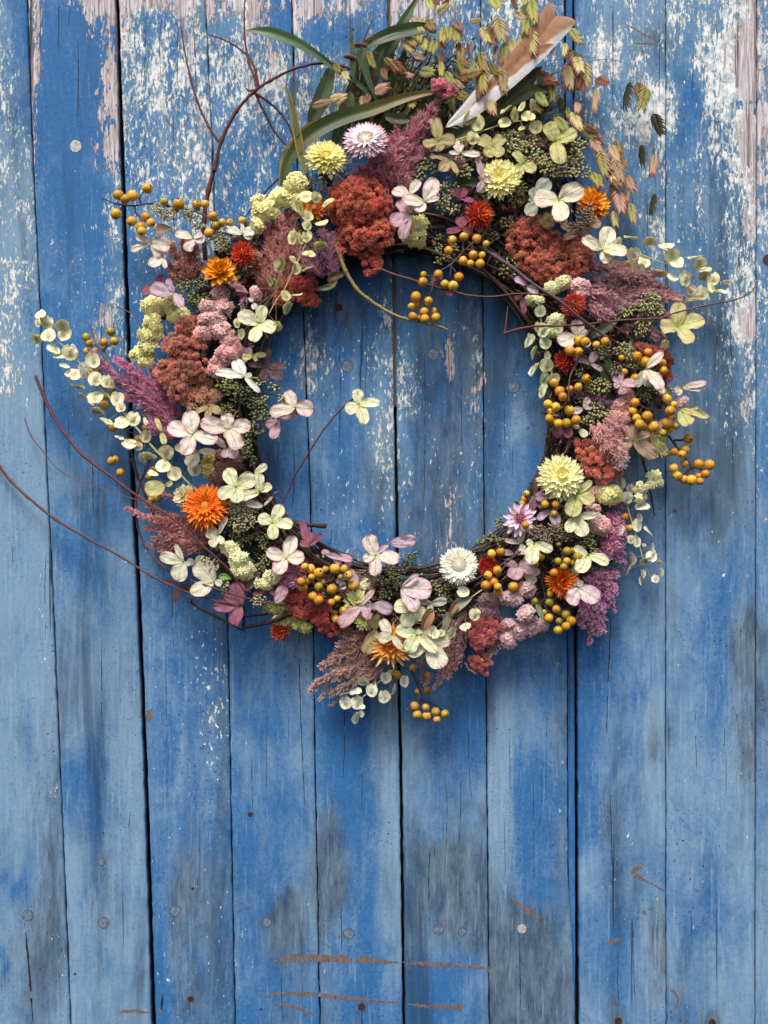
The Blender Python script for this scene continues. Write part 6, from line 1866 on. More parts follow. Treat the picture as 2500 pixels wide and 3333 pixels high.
cockscomb('J', 'dusty rose cockscomb with a frayed tan lower edge on the left side', [(280, 160, 110, 75), (200, 310, 115, 110), (290, 300, 110, 140), (130, 500, 105, 90), (290, 470, 130, 110), (190, 630, 80, 80)], DST_, 270, 29)
cockscomb('J', 'frayed tan tuft hanging from the dusty rose cockscomb', [(370, 690, 130, 85), (330, 620, 100, 60)], ((120, 76, 60), (170, 118, 92), (206, 162, 130), (214, 170, 146)), 250, 40, flat=.5)
cockscomb('O', 'coral-brown cockscomb on the right beside the pale yellow strawflower', [(680, 1140, 130, 115), (740, 1260, 130, 90), (600, 1090, 80, 60)], COR_, 300, 28)
cockscomb('L', 'deep crimson cockscomb under the berries at lower left', [(160, 820, 90, 65), (270, 880, 140, 80), (370, 980, 80, 95), (180, 910, 80, 60), (430, 1060, 40, 40)], CRI_, 260, 24)
cockscomb('M', 'pinkish crimson cockscomb low on the right, left of the pink statice', [(440, 1030, 125, 75), (400, 1110, 95, 75), (370, 1160, 60, 40)], CPK_, 270, 26)
cockscomb('F', 'dark red velvety cockscomb at the inner upper left beneath the mauve plume', [(170, 1030, 140, 75), (260, 1130, 75, 45), (60, 1120, 80, 60), (200, 1090, 90, 60)], DRD_, 250, 25)
cockscomb('M', 'smallest red cockscomb, alone below the wreath at lower right', [(385, 1310, 70, 75), (400, 1360, 60, 45)], ((100, 30, 32), (160, 72, 72), (186, 104, 98), (170, 84, 80)), 230, 24)
cockscomb('O', 'dark red cockscomb behind the berries at the far right', [(1130, 350, 95, 50), (1230, 430, 34, 60), (1230, 530, 30, 40), (1030, 320, 50, 30)], ((80, 14, 18), (132, 34, 34), (160, 54, 48), (140, 40, 40)), 240, 22)

# ------------------------------------------------------------------ statice
SY = ((214, 206, 110), (246, 240, 156), (251, 248, 188)); SYD = ((180, 166, 70), (222, 204, 106), (236, 222, 144)); SP = ((206, 140, 140), (236, 182, 180), (246, 212, 206)); SPD = ((120, 72, 72), (154, 100, 98), (172, 124, 116)); SPM = ((190, 136, 144), (222, 180, 184), (238, 210, 210)); SPG = ((216, 214, 140), (242, 242, 182), (248, 248, 204))
statice('E', 'pale yellow statice on the upper left shoulder of the wreath, under the yellow strawflower', [(1570, 250, 85, 80), (1460, 350, 90, 60), (1340, 450, 105, 75), (1280, 560, 50, 50), (1570, 350, 60, 60), (1290, 380, 40, 60)], SY, 280, 34)
statice('E', 'butter yellow statice at the far left above the dusty rose cockscomb', [(480, 1180, 90, 60), (620, 1170, 75, 80), (660, 1240, 80, 60), (470, 1310, 70, 60), (430, 1390, 60, 50)], SY, 260, 32)
statice('I', 'lowest sprig of yellow statice beside the magenta plume, on the left', [(1180, 330, 75, 60), (1140, 430, 65, 60), (1060, 480, 45, 60), (1120, 540, 50, 30)], SY, 230, 30)
statice('E', 'rose pink statice to the right of the dusty rose cockscomb', [(890, 1190, 70, 50), (1020, 1190, 55, 50), (930, 1280, 100, 60), (1000, 1370, 90, 60), (860, 1380, 60, 40)], SP, 330, 27)
statice('J', 'brighter pink statice left of the white hydrangea floret', [(590, 270, 70, 45), (580, 360, 95, 65), (490, 420, 60, 40), (480, 490, 60, 45), (650, 330, 40, 40)], ((214, 128, 134), (238, 168, 170), (246, 204, 200)), 330, 27)
statice('E', 'single tuft of pink statice under the golden everlasting', [(995, 1085, 55, 50)], SP, 300, 27)
statice('E', 'little pink statice flower among the wisps left of the dark red cockscomb', [(1262, 1075, 38, 50)], SP, 340, 24)
statice('J', 'dusky brown-pink statice above the orange marigold', [(560, 1160, 85, 50), (560, 1240, 90, 60), (490, 1320, 60, 40), (650, 1200, 40, 40)], SPD, 240, 27)
statice('J', 'narrow yellow statice hanging left of the dusky brown-pink statice', [(420, 1180, 42, 40), (420, 1260, 42, 50)], SYD, 260, 24)
statice('F', 'pale yellow statice hanging below the mauve floret at the top middle', [(1060, 560, 75, 70), (1060, 650, 90, 70), (1110, 520, 40, 40)], SY, 270, 30)
statice('K', 'pale yellow statice below the capsules at lower left', [(830, 680, 65, 50), (890, 760, 75, 70), (930, 840, 85, 60)], SPG, 350, 28)
statice('K', 'small pale yellow statice tuft right of the thick maroon twig', [(1090, 950, 55, 45), (1150, 900, 50, 45)], SPG, 330, 26)
statice('K', 'yellow-green statice under the crimson cockscomb', [(1180, 1140, 95, 35), (1300, 1240, 120, 45), (1220, 1230, 50, 36), (1400, 1280, 50, 40)], ((160, 164, 70), (196, 198, 110), (214, 214, 140)), 230, 26)
statice('M', 'mauve-pink statice just right of the lone pair of berries', [(740, 750, 68, 55)], SPM, 340, 26)
statice('M', 'mauve-pink statice above the pinkish crimson cockscomb', [(620, 820, 80, 50)], SPM, 330, 26)
statice('M', 'dusky mauve statice right of the grey-pink plume', [(450, 850, 80, 60), (450, 930, 65, 45)], ((140, 100, 104), (176, 132, 138), (196, 158, 162)), 290, 27)
statice('M', 'round mauve-pink statice head left of the lowest right berries', [(750, 950, 60, 62)], SPM, 330, 25)
statice('M', 'lowest mauve-pink statice, trailing off the wreath beside the crimson cockscomb', [(600, 1020, 45, 40), (690, 1080, 100, 50), (600, 1130, 48, 45), (850, 1030, 60, 45), (780, 1060, 60, 50), (610, 1170, 40, 25)], SPM, 270, 28)
statice('N', 'rose pink statice on the right below the open yellow strawflower', [(540, 610, 50, 35), (560, 680, 50, 50), (600, 740, 80, 62)], SP, 300, 27)
statice('N', 'small pink statice peeping out behind the pale floret on the right', [(560, 490, 45, 45)], SP, 270, 25)
statice('N', 'rounded yellow statice under the coral cockscomb', [(680, 500, 95, 75), (620, 480, 50, 50)], SY, 300, 26)
statice('N', 'yellow statice behind the brown-tipped florets at the far right', [(1050, 60, 50, 45), (1040, 130, 60, 70)], SY, 260, 27)
statice('N', 'yellow statice sprig fanned out beside the dark twig on the right', [(1020, 350, 45, 40), (1020, 410, 50, 36), (920, 450, 45, 36), (910, 525, 40, 25)], SPG, 270, 25)
statice('O', 'salmon pink statice in the middle of the right side', [(930, 690, 45, 40), (900, 760, 75, 50), (880, 850, 90, 55)], ((184, 116, 112), (212, 152, 146), (226, 180, 172)), 310, 27)
statice('O', 'small lilac statice flower right of the far right berries', [(1350, 735, 32, 36)], SPM, 300, 22)
statice('O', 'pink statice scraps under the right-hand ochre berries', [(1200, 930, 70, 45)], SP, 270, 25)
statice('G', 'pink statice above the coral globe flower', [(920, 1020, 70, 55), (920, 1100, 50, 40)], SP, 330, 28)
statice('G', 'pale yellow bell-shaped statice under the double cockscomb', [(790, 1000, 55, 45), (700, 1040, 55, 36)], SPG, 330, 24)
statice('G', 'pale yellow statice to the left of the coral globe flower', [(560, 1130, 70, 36), (740, 1290, 60, 45), (720, 1380, 50, 36)], SPG, 300, 25)
statice('C', 'faded pink statice hidden between the small green capsules at the top', [(680, 1280, 60, 60)], ((150, 110, 110), (186, 146, 144), (206, 170, 166)), 230, 26)
statice('F', 'dull pink statice beside the wine plume at the top', [(1000, 210, 50, 60)], ((130, 84, 84), (176, 124, 120), (196, 150, 140)), 280, 25)
statice('L', 'cream statice scrap above the drooping orange bloom', [(690, 720, 60, 40)], SPG, 260, 24)

# ------------------------------------------------------------------ strawflowers
YEL = ((253, 244, 150), (255, 250, 166), (255, 252, 196))
strawflower('B', 1095, 1225, 165, 380, 'yellow strawflower with a brown-ringed centre at the top left', YEL, [(44, .25, .78, .19, 2, .95), (44, .22, .70, .18, 9, 1), (40, .2, .58, .17, 18, 1.03), (30, .2, .44, .14, 34, 1)],
            (.30, (236, 216, 90), (216, 190, 80), (150, 120, 60), 150, .35, .22), tilt=(-12, 8, 0))
strawflower('B', 1400, 1095, 178, 390, 'white strawflower flushed pink with a golden ring in its middle', ((252, 248, 248), (254, 252, 252), (246, 200, 218)), [(50, .3, .74, .13, 2, .98), (50, .28, .66, .13, 10, 1), (44, .26, .53, .12, 22, 1)],
            (.42, (252, 250, 246), (204, 150, 62), (140, 112, 84), 260, .3, .18), tilt=(-14, -8, 0))
strawflower('G', 300, 200, 160, 370, 'cream-yellow strawflower with many broad pointed bracts at the top right', ((250, 232, 140), (252, 247, 168), (252, 249, 200)), [(28, .22, .86, .25, 2, .97), (28, .2, .76, .25, 9, 1.02), (24, .16, .6, .23, 18, 1.04), (16, .1, .42, .19, 34, 1)],
            (.2, (226, 190, 110), (230, 200, 110), (236, 216, 120), 80, .5, .2), tilt=(6, -14, 0))
strawflower('N', 295, 365, 182, 400, 'largest lemon-cream strawflower, on the right inner edge', ((250, 242, 160), (252, 247, 182), (252, 249, 206)), [(36, .2, .84, .2, 1, .97), (36, .2, .76, .2, 7, 1), (34, .18, .62, .19, 15, 1.03), (26, .15, .46, .17, 27, 1.04), (16, .1, .3, .13, 45, 1)],
            (.2, (232, 216, 120), (234, 216, 110), (226, 196, 100), 80, .5, .22))
strawflower('L', 1405, 575, 152, 400, 'white strawflower with a grey button centre at the bottom', ((240, 242, 200), (250, 250, 226), (253, 253, 244)), [(46, .3, .72, .16, 2, .98), (46, .3, .64, .16, 9, 1.02), (42, .3, .5, .14, 20, 1.02)],
            (.42, (226, 226, 206), (186, 178, 160), (160, 140, 124), 120, .3, .2))
strawflower('M', 690, 215, 135, 370, 'open pale pink everlasting with pointed bracts and a rosy bud centre', ((216, 150, 180), (234, 204, 220), (238, 216, 228)), [(13, .1, .95, .26, 6, 1), (12, .1, .8, .24, 22, 1)], None, tilt=(6, 0, 0))
globe('M', 692, 205, 52, 400, 'rosy unopened bud in the middle of the pale pink everlasting', (200, 120, 146), (176, 84, 120), 36)
strawflower('L', 620, 850, 110, 330, 'half-hidden lemon strawflower left of the mauve florets at the bottom', ((214, 214, 130), (228, 230, 160), (236, 238, 180)), [(20, .1, .85, .26, 6, .95), (16, .1, .66, .24, 24, 1), (10, .05, .45, .2, 45, 1)], None)
strawflower('L', 680, 990, 95, 300, 'lemon strawflower pointing down under the mauve floret at the bottom', ((206, 206, 110), (224, 226, 150), (230, 232, 170)), [(18, .1, .85, .26, 6, .95), (14, .1, .66, .24, 24, 1)], None)
strawflower('K', 480, 275, 105, 320, 'cream strawflower half hidden behind the orange marigold', ((216, 200, 130), (232, 226, 176), (240, 236, 204)), [(18, .1, .85, .32, 10, .95), (14, .1, .7, .28, 34, 1), (10, .05, .5, .22, 55, 1)], None, tilt=(0, -20, 0))
OR = ((226, 98, 20), (240, 124, 24), (244, 146, 40)); GO = ((222, 120, 10), (240, 158, 20), (244, 178, 50))
strawflower('K', 640, 360, 172, 390, 'shaggy orange marigold at the left of the wreath', OR, [(60, .25, .78, .11, 1, .95), (60, .25, .72, .11, 9, 1), (56, .2, .6, .1, 20, 1.05), (46, .15, .42, .09, 38, 1.05)],
            (.33, (240, 168, 50), (232, 130, 30), (214, 90, 20), 220, .4, .25), jitter=.2, name='marigold', group='orange blooms in the wreath')
strawflower('E', 990, 925, 140, 350, 'golden everlasting with broad pointed petals at upper left', GO, [(13, .1, .95, .34, 8, .9), (13, .1, .84, .32, 22, 1), (10, .08, .6, .28, 42, 1), (7, .03, .42, .22, 62, .96)], None, tilt=(-6, 6, 0), group='orange blooms in the wreath', name='everlasting')
strawflower('F', 285, 425, 110, 270, 'orange marigold half covered by seed pods at the top left', ((232, 116, 20), (240, 138, 34), (238, 130, 40)), [(34, .3, .72, .12, 14, .9), (30, .3, .6, .11, 34, 1), (24, .2, .4, .1, 55, 1)],
            (.5, (238, 166, 50), (228, 130, 30), (214, 104, 20), 160, .3, .2), name='marigold', group='orange blooms in the wreath', jitter=.2)
strawflower('G', 1010, 400, 150, 290, 'amber everlasting behind the big cream floret at the top right', GO, [(22, .2, .82, .22, 6, .88), (22, .2, .74, .2, 18, .96), (18, .15, .56, .2, 36, 1), (12, .1, .38, .16, 56, 1)],
            (.22, (214, 120, 20), (226, 140, 20), (236, 150, 30), 80, .4, .2), tilt=(0, 16, 0), group='orange blooms in the wreath', name='everlasting')
strawflower('L', 880, 1195, 155, 360, 'ragged golden marigold drooping at the bottom of the wreath', ((226, 120, 20), (236, 156, 50), (238, 196, 120)), [(34, .2, .84, .13, 4, .9), (32, .2, .74, .12, 18, 1), (28, .15, .56, .12, 38, 1), (18, .1, .4, .1, 60, 1)],
            (.26, (214, 130, 40), (222, 130, 30), (226, 140, 40), 120, .5, .2), tilt=(14, 0, 0), jitter=.3, name='marigold', group='orange blooms in the wreath')
strawflower('M', 1010, 690, 130, 350, 'shaggy deep orange marigold at lower right below the green berries', ((204, 84, 12), (226, 108, 24), (236, 124, 40)), [(34, .2, .84, .12, 4, .88), (34, .2, .74, .12, 20, 1), (26, .15, .55, .12, 40, 1), (16, .1, .4, .1, 62, 1)],
            (.24, (180, 110, 40), (206, 100, 24), (214, 90, 20), 80, .4, .2), tilt=(16, 10, 0), jitter=.3, name='marigold', group='orange blooms in the wreath')
globe('E', 1162, 772, 98, 370, 'orange-red globe flower at the upper left beside the golden everlasting', (240, 96, 40), (206, 60, 62), tilt=(-10, 5, 0))
globe('F', 1560, 475, 116, 380, 'red globe flower with a magenta rim at the top, above the ochre berries', (236, 96, 36), (178, 44, 66), 120, tilt=(0, 20, 0))
globe('G', 868, 1165, 98, 370, 'coral globe flower on the upper right between the crossing branches', (226, 96, 56), (214, 76, 74))
globe('O', 455, 415, 96, 330, 'dark red globe flower on the right behind the white-pink floret', (206, 60, 30), (160, 36, 40))
globe('M', 445, 575, 82, 350, 'bright red globe flower beside the white strawflower', (206, 54, 36), (160, 30, 36))
globe('K', 1215, 1315, 80, 250, 'small red globe flower at the lowest left of the wreath', (186, 60, 40), (164, 50, 44))

# ------------------------------------------------------------------ capsule clusters
buds('C', 'broad spray of pale green capsules above the cream-yellow strawflower', [(1110, 1080, 110, 70), (1230, 1190, 90, 90), (1150, 1140, 90, 60), (1260, 1090, 60, 50), (1240, 1270, 60, 50)], 'pale', 300, 27)
buds('C', 'knot of green capsules right of the wine plume at the top', [(440, 1240, 60, 50), (400, 1320, 55, 60), (500, 1310, 45, 36)], 'green', 290, 27)
buds('C', 'small green capsules left of the cream-yellow strawflower', [(740, 1330, 60, 55), (880, 1200, 40, 45), (910, 1310, 40, 50)], 'pale', 290, 26)
buds('C', 'tall tangle of pale capsules at the far right of the wreath top', [(1600, 1120, 80, 60), (1590, 1220, 60, 60), (1500, 1330, 110, 40)], 'pale', 290, 26)
buds('G', 'pale capsules between the two cream florets at upper right', [(720, 120, 110, 60), (640, 60, 60, 50), (560, 60, 60, 50), (930, 150, 90, 45), (880, 60, 80, 40)], 'pale', 280, 25)
buds('G', 'dark green capsules hanging below the cream-yellow strawflower', [(430, 330, 60, 80), (360, 530, 65, 45), (470, 260, 40, 40)], 'green', 260, 25)
buds('G', 'green capsules on the left of the double cockscomb', [(410, 810, 55, 45), (360, 910, 65, 50), (440, 860, 30, 30)], 'green', 260, 24)
buds('G', 'grey-brown dried flower cluster over the amber everlasting', [(950, 490, 70, 75), (1000, 420, 40, 50), (880, 560, 50, 36)], 'grey', 420, 19)
buds('G', 'dark brown seed head right of the top red globe flower', [(230, 640, 60, 55), (180, 600, 40, 40)], 'grey', 250, 20)
buds('F', 'light green capsules right of the pink-edged floret at the top', [(1290, 270, 60, 55), (1270, 370, 50, 60), (1350, 430, 60, 40), (1380, 250, 30, 30), (1330, 330, 40, 50)], 'pale', 310, 26)
buds('F', 'small green capsules below the wreath vines, left of the ochre berries', [(1240, 730, 36, 50), (1290, 810, 60, 30), (1250, 650, 26, 26), (1370, 740, 40, 40), (1250, 840, 30, 18)], 'green', 250, 23)
buds('H', 'green capsules over the dusky purple spikes at the right', [(740, 670, 90, 70), (770, 730, 80, 50), (560, 750, 60, 36), (640, 720, 50, 30)], 'green', 310, 22)
buds('H', 'olive capsules under the crossing twig at the far right', [(700, 850, 70, 50), (670, 910, 50, 36), (730, 790, 50, 36)], 'green', 270, 22)
buds('O', 'green capsules below the four ochre berries on the right', [(720, 340, 70, 50), (700, 390, 60, 30), (880, 320, 80, 50), (950, 360, 50, 50)], 'green', 340, 22)
buds('O', 'bright green capsules in the middle of the right side', [(710, 610, 90, 65), (600, 600, 50, 36), (560, 510, 40, 40)], 'green', 340, 23)
buds('O', 'green capsules left of the salmon pink statice', [(700, 800, 80, 60), (740, 860, 50, 50), (620, 880, 50, 45), (570, 720, 45, 30), (640, 760, 40, 30)], 'green', 330, 23)
buds('O', 'dark green capsules left of the far right berries', [(1050, 640, 80, 50), (1060, 700, 50, 40), (990, 590, 40, 25)], 'dark', 320, 25)
buds('O', 'brownish capsules over the mauve floret on the right', [(840, 480, 45, 45)], 'grey', 380, 20)
buds('O', 'few green capsules beside the mauve-pink petals at the far right', [(1240, 645, 36, 28), (1190, 660, 30, 30), (960, 440, 60, 36)], 'green', 310, 21)
buds('J', 'upper mass of green capsules on the left inner edge', [(560, 590, 80, 45), (650, 640, 110, 50), (800, 580, 80, 40), (930, 620, 45, 36), (990, 700, 36, 34), (870, 690, 40, 20)], 'green', 330, 25)
buds('J', 'middle mass of dark green capsules on the left inner edge', [(760, 720, 90, 50), (820, 780, 70, 60), (870, 840, 70, 45), (790, 860, 60, 50), (690, 710, 60, 36)], 'dark', 290, 24)
buds('J', 'lower dark green capsules on the left inner edge', [(800, 930, 60, 50), (740, 960, 50, 40), (730, 1100, 50, 70), (760, 1180, 30, 40), (700, 1040, 36, 30)], 'dark', 260, 24)
buds('J', 'grey-green capsules above the two large florets on the left', [(570, 790, 60, 45), (610, 830, 50, 40), (540, 840, 40, 30)], 'dark', 300, 22)
buds('K', 'large grey-green capsule cluster right of the orange marigold', [(930, 380, 110, 60), (900, 480, 90, 70), (980, 460, 60, 60), (850, 350, 60, 50)], 'pale', 360, 23)
buds('K', 'dark capsules tucked under the small greenish floret at lower left', [(930, 600, 60, 60), (1070, 590, 50, 45), (870, 560, 50, 50), (1080, 640, 30, 40)], 'dark', 280, 22)
buds('K', 'olive capsules left of the pink-edged floret at lower left', [(1090, 770, 50, 50), (1060, 830, 40, 40), (1130, 700, 30, 30)], 'dark', 280, 21)
buds('K', 'few pale capsules on thin stalks over the pale green florets at lower left', [(690, 810, 50, 50), (640, 760, 30, 36), (780, 960, 40, 60)], 'pale', 350, 23)
buds('K', 'pale capsules beside the joint of the dark branches', [(1050, 1070, 60, 40), (1020, 1100, 40, 30)], 'pale', 330, 21)
buds('E', 'small green capsules below the rusty brown tuft', [(760, 1020, 100, 50), (830, 1000, 50, 40), (810, 1120, 80, 50), (700, 1030, 50, 40), (900, 1130, 50, 40)], 'dark', 280, 20)
buds('E', 'tiny cream blossoms on the topmost left berry twig', [(510, 430, 50, 50), (610, 460, 50, 40), (730, 440, 45, 36), (560, 490, 50, 30), (620, 590, 26, 20)], 'bloom', 300, 15, 1.2)
buds('E', 'dull green blossom spray left of the orange-red globe flower', [(980, 640, 70, 50), (1000, 700, 70, 50), (780, 760, 60, 30), (760, 500, 60, 36), (830, 560, 50, 30), (1050, 600, 50, 30)], 'pale', 280, 18)
buds('L', 'green capsules right of the two-petalled floret at the bottom middle', [(1010, 520, 60, 45), (1060, 490, 30, 36), (980, 590, 45, 36), (1070, 570, 36, 25), (860, 575, 40, 20)], 'dark', 300, 24)
buds('L', 'scattered green capsules above the large pink-white floret', [(920, 680, 60, 45), (800, 690, 50, 40), (840, 790, 50, 45), (870, 630, 40, 30)], 'dark', 290, 23)
buds('L', 'grey-green capsules below the white strawflower', [(1290, 770, 60, 50), (1350, 720, 50, 36), (1210, 720, 40, 40), (1300, 830, 60, 30), (1260, 930, 36, 30)], 'dark', 300, 24)
buds('L', 'dusty cream capsules around the mauve floret at the bottom', [(790, 830, 50, 36), (680, 640, 60, 30), (700, 760, 60, 30), (930, 990, 40, 30)], 'grey', 270, 20)
buds('M', 'row of green capsules reaching inward above the white strawflower', [(370, 390, 36, 22), (420, 360, 40, 22), (480, 350, 36, 24), (530, 370, 36, 24), (545, 400, 30, 20)], 'dark', 300, 28)
buds('M', 'green capsules left of the open pale pink everlasting', [(520, 240, 30, 36), (565, 270, 30, 36), (550, 220, 30, 20)], 'dark', 320, 26)
buds('M', 'large grey-mauve seed head at the lower right', [(900, 290, 110, 40), (830, 310, 80, 45), (940, 340, 70, 36), (880, 380, 60, 50), (800, 340, 50, 36)], 'grey', 410, 19, 1.3)
buds('M', 'second grey-green seed head, right of the large grey-mauve one', [(1060, 340, 80, 45), (1130, 320, 30, 40), (980, 270, 50, 30)], 'grey', 390, 19, 1.3)
buds('M', 'dark green capsules above the lower magenta plume', [(1210, 400, 60, 36), (1170, 440, 40, 26), (1240, 360, 30, 26), (1260, 440, 30, 40)], 'dark', 330, 22)
buds('M', 'dark green capsules behind the green florets at the right', [(1030, 160, 36, 50), (1060, 220, 50, 36), (1020, 230, 36, 30), (1240, 330, 30, 36)], 'dark', 290, 22)
buds('F', 'dark seeds in the shade of the ring beside the top berries', [(1600, 640, 60, 50)], 'grey', 220, 20)

# ------------------------------------------------------------------ seed pod sprigs
pods('I', 'long sprig of cream seed pods climbing from the orange marigold to the far left', [(1640, 1640), (1540, 1560), (1400, 1420), (1200, 1220), (1080, 1080), (950, 930), (850, 820), (760, 730), (680, 620), (600, 530), (520, 440), (430, 370), (360, 300)],
     [(310, 175, 90, 70, 20), (365, 235, 110, 105, -30), (293, 235, 55, 75), (480, 262, 112, 85), (496, 322, 112, 115), (280, 360, 95, 68, -10), (372, 337, 120, 110), (415, 440, 60, 110, 45), (450, 498, 90, 45, -10), (541, 466, 130, 125), (500, 570, 80, 34, -25), (716, 525, 92, 125, 10),
      (562, 637, 120, 85, -25), (645, 640, 60, 50), (733, 670, 115, 115), (598, 730, 120, 22, -15), (735, 815, 135, 105, 10), (640, 805, 80, 26, -25), (903, 822, 112, 115), (750, 922, 108, 48, -5), (930, 890, 80, 80), (820, 690, 90, 100), (935, 1010, 115, 95, -15), (1028, 978, 110, 115), (820, 995, 110, 28, -30),
      (1125, 1112, 75, 100, -15), (1000, 1170, 120, 76, -15), (1065, 1190, 75, 70), (920, 1122, 75, 22, -20), (1150, 1268, 130, 46, -5), (1095, 1280, 46, 90, 40), (1282, 1238, 120, 115), (1258, 1345, 115, 98), (1345, 1400, 108, 112), (1180, 1400, 90, 36, -20), (1500, 1372, 92, 105, 5), (860, 700, 50, 90, 20)], 300, 'cream', 9)
pods('C', 'sprig of cream seed pods above the cream-yellow strawflower, next to the feather', [(640, 1090), (740, 1060), (850, 1022), (1000, 968), (1100, 945), (1200, 925), (1290, 895)],
     [(843, 948, 95, 125, 10), (803, 1062, 100, 105), (1048, 945, 100, 92), (1128, 880, 62, 112, -15), (1232, 900, 110, 95), (1290, 978, 105, 100), (1182, 820, 42, 85, -20), (1265, 810, 52, 92, -15), (1057, 845, 110, 36, 40), (770, 910, 66, 112, -30), (1180, 990, 60, 40, 30), (735, 1100, 70, 50)], 350, 'olive', 7)
pods('H', 'sprig of cream seed pods reaching right over the flaking white boards', [(470, 235), (580, 270), (700, 312), (800, 350), (900, 385), (1010, 430), (1120, 482)],
     [(600, 172, 120, 22, -10), (748, 205, 112, 38, -5), (875, 237, 125, 62, 10), (622, 300, 112, 100), (700, 362, 100, 92), (660, 420, 110, 92), (585, 385, 36, 84, 40), (918, 312, 125, 92, 15), (955, 365, 110, 90), (1130, 378, 120, 66, 15), (1165, 425, 120, 46, 15), (820, 445, 120, 26, -15), (922, 478, 98, 66, -20),
      (1020, 495, 105, 122, -10), (1090, 325, 120, 18, 5), (1170, 475, 100, 56, -10), (1237, 490, 92, 102), (1150, 600, 110, 118), (1065, 578, 60, 84, 30), (1225, 560, 70, 92), (1285, 590, 120, 46, -5), (1340, 515, 60, 16, -15), (505, 205, 40, 84)], 230, 'cream', 7)
pods('F', 'hanging sprig of greenish seed pods over the rose-brown plume at the top left', [(275, 330), (262, 480), (238, 650), (180, 800), (120, 920), (60, 1050), (0, 1130), (-60, 1240)],
     [(232, 330, 112, 100), (305, 335, 74, 92), (395, 380, 112, 56, 40), (240, 480, 82, 92), (345, 535, 112, 56, 15), (150, 410, 40, 104, 15), (185, 420, 36, 112, 15), (235, 555, 72, 78), (125, 640, 74, 124, 5), (180, 650, 44, 104, 15), (235, 640, 82, 92), (335, 710, 112, 32, 15), (250, 775, 104, 62, -10), (20, 870, 78, 104, -20), (155, 885, 74, 96),
      (125, 815, 40, 74, 30), (240, 885, 104, 34, 25), (70, 1095, 70, 92, 20), (155, 1090, 92, 22), (85, 1190, 40, 112, -30), (40, 820, 30, 90, 30), (0, 1340, 70, 46)], 410, 'olive', 8)
pods('E', 'stray seed pods at the foot of the hanging greenish sprig', [(1400, 960), (1430, 1010), (1420, 1060)], [(1370, 975, 40, 92, 25), (1440, 995, 34, 100, -25), (1120, 1305, 60, 80), (1420, 1330, 100, 60, -30), (1150, 1390, 60, 90, 10)], 370, 'olive', 3)
pods('N', 'pearly seed pod sprig hanging down at the right beside the magenta plume', [(800, 540), (820, 620), (850, 720), (880, 810), (905, 900), (935, 1000), (960, 1070), (988, 1135)],
     [(760, 410, 66, 94), (810, 520, 96, 104), (925, 588, 116, 60), (735, 672, 32, 118, 20), (745, 768, 60, 104, -10), (888, 733, 86, 102), (905, 670, 26, 76, 10), (970, 775, 30, 96, 40), (838, 840, 40, 72), (880, 855, 76, 98), (940, 888, 26, 32), (1012, 905, 36, 86, 10), (848, 985, 22, 112, 15), (952, 1008, 100, 56, 20), (995, 975, 92, 86),
      (825, 1070, 28, 104, -25), (1060, 1020, 30, 56, 30), (1075, 1090, 42, 84, 10), (932, 1105, 22, 74, 10), (910, 1162, 26, 74, 5), (1027, 1145, 60, 66), (980, 80, 70, 50), (835, 450, 50, 80)], 240, 'pearl', 6)
pods('Q', 'cream seed pod sprig hanging lowest at the bottom left of the wreath', [(800, 640), (770, 680), (660, 768), (600, 830), (540, 880), (480, 930), (440, 970)],
     [(415, 915, 96, 106), (500, 915, 96, 112), (618, 822, 92, 106), (712, 870, 92, 106), (725, 722, 86, 92), (550, 757, 92, 70), (490, 832, 104, 34, 15), (408, 852, 92, 30, 20), (870, 750, 66, 96, -10), (787, 815, 24, 92, -15), (545, 950, 42, 32), (498, 1030, 52, 104, -20), (535, 1000, 40, 60), (975, 620, 40, 94, -40), (600, 690, 60, 24, 20)], 260, 'pearl', 6)
pods('O', 'pale green seed pod sprig hanging inside the right edge of the wreath', [(245, -40), (258, 60), (275, 180), (300, 300), (325, 430), (352, 535)],
     [(257, 30, 86, 92), (240, 150, 66, 80), (285, 175, 92, 122), (295, 275, 96, 102), (172, 255, 50, 122, -20), (208, 350, 36, 114, -20), (312, 370, 44, 70), (305, 450, 112, 104), (207, 475, 30, 124, -30), (290, 545, 74, 104, -20), (275, 645, 44, 124, -10), (365, 545, 90, 80), (395, 165, 70, 80)], 340, 'green', 8)
pods('L', 'loose cream seed pods in front of the grey-pink plume at the bottom', [(1600, 750), (1540, 790), (1500, 820), (1460, 860)], [(1440, 770, 100, 84), (1528, 945, 92, 104), (1458, 1040, 92, 44, 25), (1350, 1088, 66, 102, -20), (1225, 1095, 60, 80), (1190, 1090, 40, 50), (1270, 1090, 60, 60)], 420, 'cream', 7)

# ------------------------------------------------------------------ berries
berries('E', 'topmost left ochre berry sprig, sticking out over the dark gap in the boards', [(202, 318, 42), (256, 350, 38), (311, 327, 45), (425, 268, 42), (183, 466, 44), (303, 520, 40), (375, 570, 42), (383, 600, 38), (413, 491, 39), (455, 533, 35)],
        [[(600, 408), (450, 385), (320, 402), (190, 388), (85, 346)], [(380, 390), (365, 345), (392, 300)], [(330, 402), (335, 450), (370, 490)], [(250, 392), (220, 430)]], 300, 8, .03, stemcol=(78, 52, 50))
berries('E', 'ochre berries strung along a twig between the top left sprig and the red stem', [(555, 372, 33), (667, 388, 46), (806, 393, 35), (872, 391, 34), (930, 483, 40), (958, 558, 36), (1003, 533, 33), (1063, 533, 29), (902, 612, 38), (645, 430, 30), (810, 418, 28)],
        [[(1120, 600), (1000, 530), (890, 490), (770, 440), (600, 408)]], 310, 8, .35)
berries('E', 'single ochre berry beside the white floret at upper left', [(1155, 517, 32)], [[(1180, 560), (1170, 490), (1090, 450)]], 300, 4, 0)
